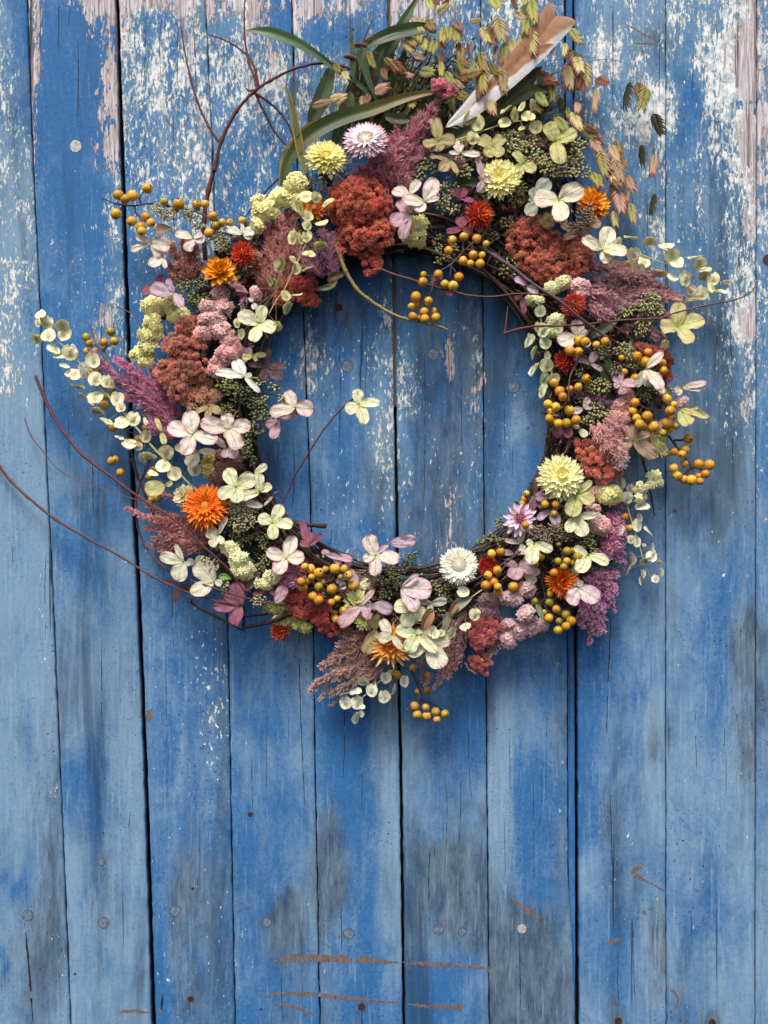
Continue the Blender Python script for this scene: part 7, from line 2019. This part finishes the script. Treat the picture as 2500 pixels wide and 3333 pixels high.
berries('I', 'greenish ochre berries on a forked twig at the left, above the magenta plume', [(665, 350, 34), (690, 398, 30), (855, 307, 36), (800, 388, 33), (882, 380, 36), (670, 458, 28), (733, 458, 30)], [[(900, 640), (810, 500), (800, 460), (740, 400), (720, 330), (700, 262)], [(800, 450), (840, 410), (885, 390)]], 170, 10, .5, stemcol=(112, 100, 92))
berries('I', 'dim berries half hidden behind the magenta plume and seed pods on the left', [(760, 610, 28), (700, 615, 26), (862, 735, 34), (825, 808, 28), (808, 873, 36)], [[(960, 900), (880, 760), (780, 640), (720, 590)]], 170, 5, .4)
berries('I', 'pair of round berries over the seam at the far left of the wreath', [(862, 1305, 35), (890, 1293, 30), (930, 1393, 34)], [[(1100, 1330), (1000, 1310), (900, 1300)], [(1000, 1310), (960, 1350)]], 140, 3, .3)
berries('I', 'berries showing between the seed pods and the dark branch on the left', [(870, 1045, 36), (1065, 1140, 35), (1125, 1050, 30), (1150, 1130, 26), (1190, 1385, 40)], [[(1300, 1250), (1150, 1150), (1000, 1080), (900, 1040)]], 190, 4, .2)
berries('K', 'shaded green-ochre berries left of the orange marigold', [(200, 125, 28), (200, 225, 32), (262, 292, 35), (215, 300, 22)], [[(400, 300), (300, 250), (220, 180)]], 200, 4, .5)
berries('F', 'ochre berries on a knobbly twig at the top, under the red globe flower', [(1355, 668, 37), (1328, 748, 36), (1447, 640, 36), (1545, 657, 38), (1618, 698, 30), (1517, 782, 36), (1440, 825, 35), (1497, 847, 30), (1587, 783, 29), (1570, 850, 38)],
        [[(1620, 610), (1500, 702), (1420, 780), (1340, 860), (1255, 915), (1220, 990), (1190, 1075)], [(1440, 770), (1440, 680)], [(1470, 740), (1520, 740)]], 400, 8, .05, stemcol=(92, 70, 74))
berries('F', 'middle group of ochre berries over the reddish shoot, inside the wreath top', [(1128, 990, 38), (1135, 935, 28), (1247, 932, 37), (1300, 1008, 36), (1363, 1020, 40), (1407, 953, 38)], [[(1225, 990), (1235, 930)], [(1350, 860), (1340, 930), (1350, 980)], [(1350, 870), (1390, 920)]], 400, 5, .2, stemcol=(92, 70, 74))
berries('F', 'lowest bunch of ochre berries dangling in the wreath opening', [(1075, 1105, 42), (1173, 1138, 36), (1040, 1180, 30), (1078, 1165, 32), (1140, 1220, 35), (1052, 1258, 37), (1145, 1275, 36), (1230, 1265, 37), (1210, 1215, 30), (1100, 1270, 26)], [[(1190, 1070), (1150, 1100), (1120, 1160), (1130, 1230)], [(1190, 1075), (1195, 1180), (1190, 1290)]], 380, 5, .1, stemcol=(92, 76, 66))
berries('O', 'four ochre berries beside the white-pink floret at the start of the right branch', [(552, 257, 38), (607, 267, 36), (485, 336, 42), (553, 343, 36), (690, 290, 30), (757, 262, 34)], [[(640, 170), (590, 260), (570, 340), (540, 430), (490, 530), (478, 640), (480, 730)]], 430, 10, .05, stemcol=(96, 72, 72))
berries('O', 'ochre berries beside the branch on the inner right edge', [(612, 551, 37), (552, 616, 34), (365, 583, 36), (407, 647, 40), (487, 628, 28), (432, 690, 36)], [[(480, 560), (485, 640), (470, 700)], [(485, 640), (420, 620)]], 410, 5, .05)
berries('O', 'lower bunch of ochre berries on the inner right edge above the plum petals', [(317, 747, 36), (376, 770, 38), (340, 805, 32), (325, 860, 35), (350, 880, 30), (397, 897, 36), (458, 893, 38), (482, 795, 40), (535, 870, 38), (490, 895, 30)], [[(480, 700), (440, 760), (420, 830), (400, 870)], [(450, 750), (500, 840)]], 410, 5, .05)
berries('O', 'ochre berries near the dark red cockscomb at the far right', [(1005, 378, 37), (1090, 347, 34), (1071, 423, 45), (1198, 430, 34), (1211, 487, 32), (905, 500, 28), (990, 548, 36), (885, 390, 26), (1180, 525, 28)], [[(820, 420), (960, 470), (1100, 490), (1200, 600), (1240, 640)]], 350, 6, .15)
berries('O', 'crowded ochre berries at the right edge, left of the green-tinted florets', [(988, 735, 36), (972, 800, 35), (1083, 843, 44), (1001, 856, 34), (1025, 905, 40), (1130, 922, 46), (1060, 915, 28), (1236, 705, 38), (1289, 752, 30), (1259, 800, 40), (1241, 892, 45), (1270, 850, 30), (1300, 915, 30), (1205, 970, 30), (1255, 945, 26)],
        [[(1160, 620), (1180, 700), (1230, 780), (1240, 860)], [(1020, 750), (1100, 790), (1220, 800)], [(1150, 790), (1140, 880)]], 380, 6, .25)
berries('O', 'hanging ochre berry sprig on the blue boards to the right of the wreath', [(1398, 1015, 38), (1378, 1095, 36), (1351, 1135, 34), (1290, 1115, 32), (1221, 1123, 37), (1371, 1206, 31), (1286, 1242, 38), (1480, 1210, 40), (1563, 1216, 42), (1533, 1286, 34), (1317, 1303, 38), (1370, 1330, 35), (1425, 1335, 43), (1488, 1343, 30), (1480, 1300, 28)],
        [[(1220, 955), (1290, 1050), (1340, 1120), (1390, 1180), (1430, 1240), (1440, 1300)], [(1290, 1025), (1340, 1025), (1370, 1020)], [(1430, 1230), (1500, 1250), (1530, 1250)], [(1425, 1230), (1390, 1270), (1360, 1300)]], 250, 10, 0, stemcol=(72, 50, 46))
berries('M', 'ochre berries to the right of the white strawflower', [(475, 480, 35), (545, 465, 36), (519, 608, 37), (448, 645, 34), (493, 700, 36), (428, 725, 40), (522, 735, 32), (525, 770, 36)], [[(700, 460), (600, 540), (560, 600), (500, 660)], [(600, 540), (520, 500)]], 420, 7, .02, stemcol=(84, 62, 70))
berries('M', 'twin ochre berries above the mauve-pink statice', [(640, 735, 40), (660, 725, 30)], [[(560, 600), (610, 650), (635, 700)]], 410, 3, 0, col0=0)
berries('M', 'three ochre berries below the plum petal on the right inner edge', [(888, 98, 32), (970, 96, 32), (957, 167, 29)], [[(1000, 40), (940, 90), (930, 140)]], 400, 4, 0)
berries('M', 'one orange berry sitting on the pale pink everlasting', [(735, 258, 30)], [], 440, 3, 0, col0=0)
berries('M', 'dark shaded berries at the inner right edge behind the mauve petals', [(727, 60, 28), (745, 15, 26), (710, 95, 26)], [[(800, 160), (750, 80), (740, 20)]], 200, 4, .6)
berries('M', 'olive green berries above the deep orange marigold', [(1058, 458, 34), (1138, 503, 37), (1054, 538, 32), (1108, 550, 28), (987, 537, 30), (1100, 455, 28), (990, 408, 20), (1030, 580, 28)], [[(950, 350), (1000, 440), (1030, 500)], [(1000, 440), (1080, 500)]], 400, 5, 1.0)
berries('M', 'two ochre berries under the round pale floret petal at lower right', [(812, 556, 30), (855, 503, 32)], [[(900, 600), (860, 560), (830, 530)]], 370, 3, 0)
berries('M', 'lowest right ochre berries hanging over the door edge', [(806, 846, 31), (920, 855, 33), (973, 905, 34), (915, 975, 36), (1050, 950, 36), (1089, 997, 39), (1049, 1040, 35), (988, 1070, 36), (995, 1000, 28), (925, 790, 28), (880, 930, 22)], [[(850, 590), (865, 700), (885, 800), (890, 890), (940, 950), (1010, 990)], [(885, 830), (920, 850)], [(885, 880), (915, 950)]], 330, 9, .35, stemcol=(66, 52, 58))
berries('M', 'brownish berry lying on the deep orange marigold', [(955, 628, 34)], [], 440, 3, 0, col0=1)
berries('N', 'orange berries behind the pearly seed pod sprig', [(790, 665, 30), (800, 755, 28), (835, 755, 28)], [[(700, 640), (770, 700), (820, 740)]], 210, 3, 0)
berries('L', 'largest bunch of ochre berries, over the crimson cockscomb at lower left', [(262, 595, 37), (220, 580, 32), (327, 627, 40), (378, 600, 28), (451, 595, 42), (525, 597, 34), (558, 645, 34), (203, 742, 38), (190, 695, 34), (240, 690, 30), (327, 735, 36), (428, 752, 41), (283, 808, 38), (325, 838, 39), (590, 723, 38), (493, 660, 22), (425, 855, 30), (468, 828, 26), (270, 660, 28), (355, 695, 26)],
        [[(600, 900), (500, 780), (420, 690), (330, 660), (250, 660)], [(420, 690), (450, 640)], [(420, 690), (330, 720), (300, 780)], [(480, 740), (560, 700)]], 420, 7, .2, stemcol=(70, 50, 46))
berries('L', 'ochre berries below the largest bunch, beside the half-hidden lemon strawflower', [(515, 920, 34), (462, 985, 34), (450, 940, 26), (515, 1040, 28)], [[(560, 860), (520, 900), (480, 960)]], 350, 4, .4)
berries('Q', 'lowest sprig of orange berries hanging under the wreath', [(947, 943, 36), (1033, 953, 29), (967, 1010, 36), (1041, 1020, 35), (1110, 985, 34), (1119, 1047, 30), (1180, 1002, 32)], [[(920, 670), (965, 770), (1000, 850), (1010, 890), (1080, 920), (1110, 950)], [(1005, 880), (980, 920)], [(1010, 890), (1035, 930)], [(1080, 920), (1160, 980)]], 240, 8, .05, stemcol=(66, 44, 44), col0=2)
berries('Q', 'shaded berries behind the drooping golden marigold and plume loop', [(970, 830, 26), (1043, 820, 33), (1050, 715, 36), (810, 705, 36), (935, 650, 32), (760, 690, 28)], [[(920, 640), (960, 720), (1000, 790)]], 200, 4, .1)
# ------------------------------------------------------------------ hydrangea florets
F = floret
F('C', 540, 1090, [(98, 215, 100), (8, 130, 108), (200, 125, 85), (-92, 85, 95)], 'olivepink', 360, 'olive and pink hydrangea floret touching the base of the feather')
F('C', 955, 1130, [(150, 120, 115), (38, 120, 95), (-50, 110, 95), (-115, 100, 90)], 'green', 340, 'green hydrangea floret directly under the seed pods at the top')
F('C', 710, 1185, [(105, 115, 85), (178, 90, 36), (-14, 160, 56)], 'pinkcream', 370, 'pale pink hydrangea floret with a long pointed petal above the top mauve floret')
F('C', 628, 1235, [(168, 160, 46), (-122, 130, 90), (-68, 160, 46)], 'olivepink', 370, 'folded green and pink floret below the base of the feather')
F('C', 1440, 1092, [(112, 155, 130), (18, 175, 105), (-86, 200, 120)], 'green', 370, 'large olive green floret with a dry brown curl at the top right')
F('C', 1190, 1262, [(122, 115, 70), (-120, 125, 90), (-42, 120, 85)], 'green', 360, 'small green floret against the right of the cream-yellow strawflower')
F('F', 1147, 378, [(178, 185, 105), (66, 205, 118), (-128, 110, 90), (18, 115, 44)], 'pinkcream', 420, 'white floret with pink-edged petals right of the big rust cockscomb')
F('F', 1030, 320, [(155, 145, 100), (62, 140, 78), (-60, 100, 60)], 'pinkcream', 380, 'pink-grey floret behind the white pink-edged one at the top')
F('F', 1030, 470, [(130, 150, 90), (205, 160, 115), (-108, 210, 90), (85, 110, 70)], 'mauve', 400, 'mauve floret hanging down over the top yellow statice')
F('G', 755, 360, [(28, 205, 150), (178, 195, 145), (-88, 200, 128)], 'cream', 440, 'biggest cream floret at the upper right, partly over the amber everlasting')
F('G', 700, 450, [(-118, 140, 110), (-70, 90, 90)], 'olivepink', 360, 'shaded olive floret just behind the biggest cream floret')
F('G', 580, 375, [(62, 200, 120), (105, 110, 80), (-122, 150, 100), (150, 60, 40)], 'greygreen', 350, 'grey-green leafy floret left of the biggest cream floret')
F('G', 1090, 748, [(70, 200, 125), (145, 180, 90), (-60, 110, 110), (-8, 190, 115)], 'cream', 410, 'cream floret on the right shoulder, beside the right seed pods')
F('G', 905, 620, [(150, 150, 60), (30, 110, 70), (200, 140, 60)], 'tan', 330, 'tan curled floret between the double cockscomb and the amber everlasting')
F('G', 975, 560, [(20, 110, 85), (180, 90, 60)], 'tan', 370, 'small tan petals under the amber everlasting')
F('G', 510, 1015, [(-42, 110, 80), (150, 110, 70)], 'mauvewhite', 400, 'two-petalled lilac floret beneath the double cockscomb')
F('G', 470, 1100, [(-85, 150, 50), (200, 60, 40)], 'plum', 330, 'dark plum drooping petals under the crossing shoots at the upper right')
F('F', 1590, 200, [(102, 180, 60), (-8, 120, 75), (-110, 110, 55)], 'mauve', 410, 'mauve and pink floret against the left of the cream-yellow strawflower')
F('F', 1400, 340, [(110, 80, 70), (-12, 130, 50), (40, 90, 60)], 'rose', 350, 'dusky rose floret above the top red globe flower')
F('F', 1435, 580, [(95, 110, 90), (200, 140, 56), (-30, 90, 60)], 'rose', 330, 'dusky rose floret peeping out below the top red globe flower')
F('H', 960, 865, [(86, 200, 118), (182, 145, 140), (18, 220, 140), (-62, 185, 110)], 'green', 400, 'large greenish cream floret at the far right of the wreath, crossed by a twig')
F('H', 1010, 660, [(10, 150, 46), (170, 80, 30)], 'olivepink', 300, 'narrow pinkish petals above the large greenish floret at the far right')
F('H', 880, 950, [(-110, 90, 70)], 'olivepink', 280, 'single olive petal behind the large greenish floret')
F('H', 718, 1190, [(45, 190, 70), (-55, 200, 110), (-100, 90, 60)], 'pinkcream', 430, 'pink-edged floret with two long petals over the far right berries')
F('H', 518, 1308, [(108, 120, 95), (8, 120, 80), (-70, 80, 80), (200, 60, 50)], 'mauve', 380, 'faded mauve-pink floret in the middle of the right side')
F('H', 990, 1335, [(12, 200, 56), (-6, 150, 44), (200, 70, 50), (-130, 70, 60)], 'pinkcream', 320, 'slim pink floret sticking out to the far right')
F('O', 550, 238, [(92, 150, 100), (196, 165, 120), (-45, 110, 80), (40, 90, 50)], 'pinkcream', 380, 'white-pink floret behind the four ochre berries')
F('O', 640, 430, [(160, 150, 50), (-35, 110, 40), (60, 90, 70)], 'mauvewhite', 370, 'twisted lilac petals right of the dark red globe flower')
F('O', 970, 1030, [(98, 135, 110), (200, 100, 110), (-36, 215, 110), (28, 150, 70)], 'tan', 370, 'brown-tinted floret with a long pink-tipped petal right of the coral cockscomb')
F('O', 1330, 790, [(6, 150, 32), (-18, 230, 56), (-62, 150, 120)], 'green', 330, 'green-tinted floret with three petals at the far right edge')
F('O', 425, 915, [(-130, 110, 80), (-52, 110, 80), (-90, 90, 60)], 'plum', 360, 'plum petals under the inner right berries')
F('O', 590, 780, [(200, 90, 60), (60, 90, 60), (0, 60, 30)], 'pinkwhite', 350, 'pale pink petals beside the inner right berries')
F('O', 560, 940, [(140, 70, 50), (-60, 80, 60)], 'greencream', 350, 'small pale green petals below the inner right berries')
F('J', 302, 982, [(98, 190, 135), (162, 215, 125), (-18, 205, 128), (-106, 180, 120)], 'pinkcream', 440, 'large cream floret on the left side, beneath the dusty cockscomb')
F('J', 585, 942, [(170, 225, 130), (100, 125, 100), (16, 165, 112), (-66, 180, 120), (-110, 80, 50)], 'pinkcream', 430, 'large floret with strongly pink-edged petals, right of the cream one on the left')
F('J', 340, 1110, [(-120, 140, 110), (-8, 140, 60), (170, 180, 70)], 'cream', 370, 'cream papery floret hanging behind the large cream floret')
F('J', 560, 1090, [(-40, 110, 90), (-100, 80, 60), (140, 110, 60)], 'pinkwhite', 360, 'shaded pink-white petals behind the strongly pink-edged floret')
F('J', 1095, 775, [(118, 155, 90), (192, 200, 105), (-4, 142, 130)], 'pinkcream', 360, 'pink-veined floret standing out into the wreath opening from the left')
F('J', 962, 862, [(-104, 170, 80), (22, 155, 72), (214, 110, 66)], 'mauve', 310, 'shaded mauve floret just below the pink-veined one in the opening')
F('J', 825, 125, [(84, 140, 92), (160, 185, 112), (-26, 135, 112), (-108, 170, 100)], 'greencream', 430, 'greenish cream four-petalled floret at the upper left inner edge')
F('J', 930, 140, [(-10, 60, 40), (20, 50, 40), (200, 40, 30)], 'green', 370, 'tiny dry yellowish flower beside the upper left four-petalled floret')
F('J', 770, 370, [(0, 100, 50), (200, 90, 60), (-60, 60, 30)], 'green', 370, 'small yellow-green petals below the upper left four-petalled floret')
F('J', 702, 540, [(120, 170, 100), (172, 225, 80), (-48, 180, 46), (20, 60, 40)], 'white', 420, 'white-green floret with a long mauve petal above the left capsules')
F('J', 872, 460, [(84, 150, 52), (176, 145, 48), (4, 140, 74), (-42, 165, 82), (-112, 110, 70)], 'dustymauve', 330, 'shaded dusty mauve floret on the left inner edge')
F('J', 735, 390, [(100, 90, 70), (200, 80, 60)], 'mauvewhite', 330, 'grey-mauve petals beside the yellow-green petals at the left inner edge')
F('J', 430, 762, [(210, 120, 46), (-32, 100, 68), (-95, 110, 60)], 'olivepink', 370, 'small olive and pink floret under the frayed tan tuft')
F('J', 1582, 748, [(96, 120, 84), (2, 165, 80), (212, 110, 100), (-72, 180, 96)], 'greencream', 350, 'lone pale green floret at the end of the slim stem in the wreath opening')
F('K', 870, 200, [(118, 160, 110), (28, 165, 128), (214, 150, 100), (-78, 130, 112)], 'greencream', 430, 'large pale green floret right of the orange marigold')
F('K', 1058, 240, [(98, 145, 90), (32, 100, 70), (196, 185, 82)], 'greencream', 410, 'pale green floret with a long left petal, next to the large one')
F('K', 1010, 110, [(38, 130, 60), (200, 50, 40)], 'greencream', 360, 'pale folded petal at the top of the left green florets')
F('K', 1085, 350, [(172, 140, 60), (50, 100, 24)], 'pinkcream', 390, 'curled pinkish petals beneath the pale green florets')
F('K', 1155, 480, [(62, 155, 92), (154, 120, 92), (-4, 155, 95), (-86, 130, 86)], 'greencream', 430, 'small pale green four-petalled floret above the pink-edged one at lower left')
F('K', 735, 575, [(158, 90, 95), (66, 160, 44), (-125, 100, 80), (-60, 80, 50)], 'cream', 410, 'small cream floret under the orange marigold')
F('K', 1262, 755, [(76, 190, 110), (162, 165, 100), (0, 145, 104), (-122, 140, 125)], 'pinkcream', 430, 'pink-edged four-petalled floret at lower left above the berries')
F('K', 1430, 660, [(105, 210, 64), (62, 110, 110), (40, 140, 46), (150, 70, 60)], 'plum', 350, 'dark plum floret beside the cut branch at lower left')
F('K', 470, 778, [(166, 190, 92), (-112, 155, 130), (118, 150, 44), (-30, 60, 30)], 'palegreenpink', 370, 'upper pale green floret of the pair behind the lower left twigs')
F('K', 705, 935, [(128, 210, 160), (212, 200, 120), (-10, 60, 60)], 'palegreenpink', 380, 'lower pale green floret with two big petals behind the lower left twigs')
F('K', 560, 800, [(60, 80, 50), (150, 70, 50)], 'greygreen', 300, 'grey petals between the two pale green florets at lower left')
F('K', 915, 1115, [(112, 190, 145), (182, 215, 100), (-114, 165, 100), (150, 160, 70)], 'plum', 390, 'purple floret at lower left where the twigs meet')
F('K', 960, 1000, [(60, 150, 70), (120, 90, 60)], 'dustymauve', 340, 'dusky petals just above the purple floret at lower left')
F('K', 1180, 1100, [(62, 150, 92)], 'mauve', 420, 'single plum-pink petal left of the crimson cockscomb')
F('K', 1110, 1000, [(60, 90, 40), (-20, 130, 40), (200, 110, 40)], 'rose', 320, 'shaded rose petals under the small yellow statice tuft')
F('K', 1240, 900, [(-95, 120, 60), (80, 100, 60)], 'rose', 330, 'rose petals behind the crimson cockscomb at lower left')
F('K', 440, 950, [(170, 120, 34), (-100, 140, 56), (-30, 100, 50)], 'dustymauve', 260, 'brown shaded floret behind the lowest left twig')
F('K', 1560, 720, [(-14, 150, 50)], 'mauvewhite', 330, 'lilac petal seen edge-on above the lower left berries')
F('L', 430, 500, [(150, 90, 50), (-8, 160, 60), (-40, 90, 60)], 'mauve', 320, 'mauve floret behind the largest bunch of berries')
F('L', 560, 590, [(-70, 160, 80), (100, 60, 60)], 'mauvewhite', 310, 'pink-mauve petal right of the largest bunch of berries')
F('L', 510, 690, [(60, 60, 40), (-90, 70, 50), (180, 50, 40)], 'pinkwhite', 370, 'small pink-white petals among the largest bunch of berries')
F('L', 765, 492, [(116, 165, 122), (-6, 185, 108), (-88, 160, 102), (195, 100, 74)], 'pinkcream', 430, 'cream floret with pink rims at the bottom inner edge')
F('L', 872, 402, [(214, 140, 50), (4, 210, 96), (14, 190, 56)], 'mauvewhite', 400, 'lilac-backed petals beside the cream floret at the bottom inner edge')
F('L', 962, 745, [(-2, 235, 175), (-56, 215, 115), (36, 170, 56)], 'pinkwhite', 450, 'largest pink-white petals at the bottom, veined, above the greenish floret')
F('L', 1040, 900, [(168, 130, 110), (-112, 145, 112), (-32, 125, 112), (60, 60, 50)], 'greencream', 410, 'greenish cream floret below the largest pink-white petals')
F('L', 655, 880, [(222, 235, 105), (52, 160, 46), (-60, 120, 70)], 'mauve', 430, 'lilac folded floret reaching over the lower lemon strawflower')
F('L', 745, 868, [(206, 125, 96), (-16, 155, 100), (-70, 50, 30)], 'mauvewhite', 410, 'small lilac butterfly-shaped floret at the bottom')
F('L', 700, 640, [(-60, 110, 80), (200, 90, 60), (20, 80, 50)], 'dustymauve', 260, 'shaded brown-mauve petals inside the bottom of the wreath')
F('L', 885, 1102, [(126, 135, 82), (204, 110, 90), (-56, 140, 56), (-120, 60, 40)], 'palegreenpink', 450, 'pale floret lying across the ragged golden marigold')
F('L', 770, 1060, [(110, 110, 110), (-112, 210, 110)], 'olivepink', 340, 'cream-brown petals left of the ragged golden marigold')
F('L', 1085, 1110, [(160, 170, 100), (-122, 140, 112), (-40, 195, 78), (60, 50, 40)], 'greencream', 430, 'grey-cream floret right of the ragged golden marigold')
F('L', 1175, 1160, [(-64, 230, 155), (6, 170, 110), (90, 130, 120), (215, 190, 110)], 'palegreenpink', 390, 'large pale petals hanging lowest at the bottom of the wreath')
F('L', 1180, 870, [(12, 140, 66), (160, 90, 50), (-80, 60, 50)], 'greygreen', 420, 'grey-green papery petals right of the greenish cream floret at the bottom')
F('L', 1090, 1330, [(55, 90, 36), (80, 40, 30)], 'greygreen', 330, 'slender grey petal below the ragged golden marigold')
F('M', 680, 572, [(20, 135, 80), (-112, 125, 120), (-22, 150, 72), (164, 110, 62)], 'mauve', 370, 'dusty mauve floret between the berries and the grey-mauve seed head')
F('M', 720, 640, [(-30, 110, 60), (10, 130, 60)], 'greencream', 320, 'pale green petals tucked below the dusty mauve floret')
F('M', 800, 400, [(-104, 165, 112), (-24, 150, 76), (170, 60, 50)], 'greencream', 440, 'round pale green petal left of the grey-mauve seed head')
F('M', 705, 400, [(100, 150, 86), (170, 140, 40), (-80, 90, 60)], 'pinkcream', 350, 'pink-tan drooping petals under the pale pink everlasting')
F('M', 650, 480, [(170, 90, 50), (20, 100, 60)], 'mauve', 320, 'shaded mauve petals left of the dusty mauve floret')
F('N', 422, 492, [(192, 120, 76), (-106, 190, 125), (-28, 145, 98), (42, 150, 56)], 'green', 420, 'green four-petalled floret below the largest lemon strawflower')
F('N', 392, 672, [(4, 180, 58), (-112, 130, 78), (-58, 175, 110)], 'greencream', 410, 'pale green floret with a level upper petal on the right')
F('N', 508, 962, [(-20, 165, 92), (-118, 165, 112), (150, 120, 60)], 'greencream', 410, 'pale green floret crossed by a thin stem at lower right')
F('N', 430, 1212, [(-32, 185, 138), (-122, 155, 118), (60, 60, 50)], 'pinkwhite', 400, 'large lilac-white floret at lower right over the magenta plume')
F('N', 415, 1130, [(90, 90, 70), (-90, 70, 50)], 'greencream', 340, 'greenish petals above the large lilac-white floret')
F('N', 225, 612, [(214, 140, 56), (-72, 130, 84), (20, 60, 40)], 'mauvewhite', 350, 'pink and white petals under the three ochre berries')
F('N', 210, 515, [(178, 110, 76), (110, 60, 40)], 'mauve', 370, 'plum-pink petal under the largest lemon strawflower')
F('N', 90, 500, [(78, 130, 46), (-60, 130, 60), (-100, 120, 60)], 'dustymauve', 330, 'shaded mauve petals at the inner right edge')
F('E', 455, 690, [(160, 120, 58), (200, 165, 60), (-10, 165, 112), (-60, 130, 60)], 'pinkcream', 280, 'pink-white floret sticking out left under the top left berries')
F('E', 545, 790, [(236, 145, 90), (-75, 130, 40), (40, 80, 44), (130, 70, 44)], 'pinkcream', 270, 'pale pink floret hanging over the left boards')
F('E', 780, 655, [(162, 145, 76), (-8, 95, 80), (-118, 110, 92), (20, 80, 50)], 'pinkcream', 330, 'cream and pink floret above the rusty brown tuft')
F('E', 600, 570, [(190, 125, 90)], 'tan', 260, 'tan-pink petal behind the tiny cream blossoms')
F('E', 635, 1075, [(168, 200, 122), (120, 125, 52), (-64, 165, 70)], 'mauvewhite', 380, 'lilac-white floret at the far left over the butter yellow statice')
F('E', 500, 1030, [(70, 110, 60), (200, 120, 80), (-110, 110, 60)], 'rose', 260, 'shaded rose petals behind the lilac-white floret at the far left')
F('E', 1162, 622, [(160, 140, 72), (22, 90, 80), (96, 90, 30), (-20, 80, 60)], 'white', 310, 'white floret above the orange-red globe flower')
F('E', 1240, 1150, [(-70, 60, 50), (120, 50, 40)], 'pinkwhite', 370, 'tiny white petals left of the dark red cockscomb')
F('F', 1200, 970, [(30, 90, 70), (-60, 60, 50)], 'rose', 330, 'rose petal behind the middle group of berries')
F('F', 1300, 1075, [(0, 60, 46), (180, 40, 30)], 'rose', 330, 'tiny rose petal under the reddish shoot in the opening')
F('I', 1245, 1080, [(112, 120, 40), (-70, 110, 50)], 'green', 380, 'narrow olive petals left of the large cream floret')
F('I', 1110, 960, [(-70, 70, 30)], 'cream', 330, 'small cream sliver over the magenta plume')
F('K', 330, 195, [(196, 160, 124), (30, 60, 40)], 'green', 400, 'olive veined petal left of the orange marigold')
F('O', 1060, 480, [(-115, 170, 60), (-80, 150, 80)], 'greygreen', 350, 'grey-green petals behind the long-petalled floret at the far right')
F('O', 1180, 590, [(-80, 90, 60)], 'palegreenpink', 350, 'pale petal beside the far right berries')

print('objects', len(bpy.data.objects), 'tris', sum(len(o.data.loop_triangles) if False else len(o.data.polygons) * 2 for o in bpy.data.objects if o.type == 'MESH'))
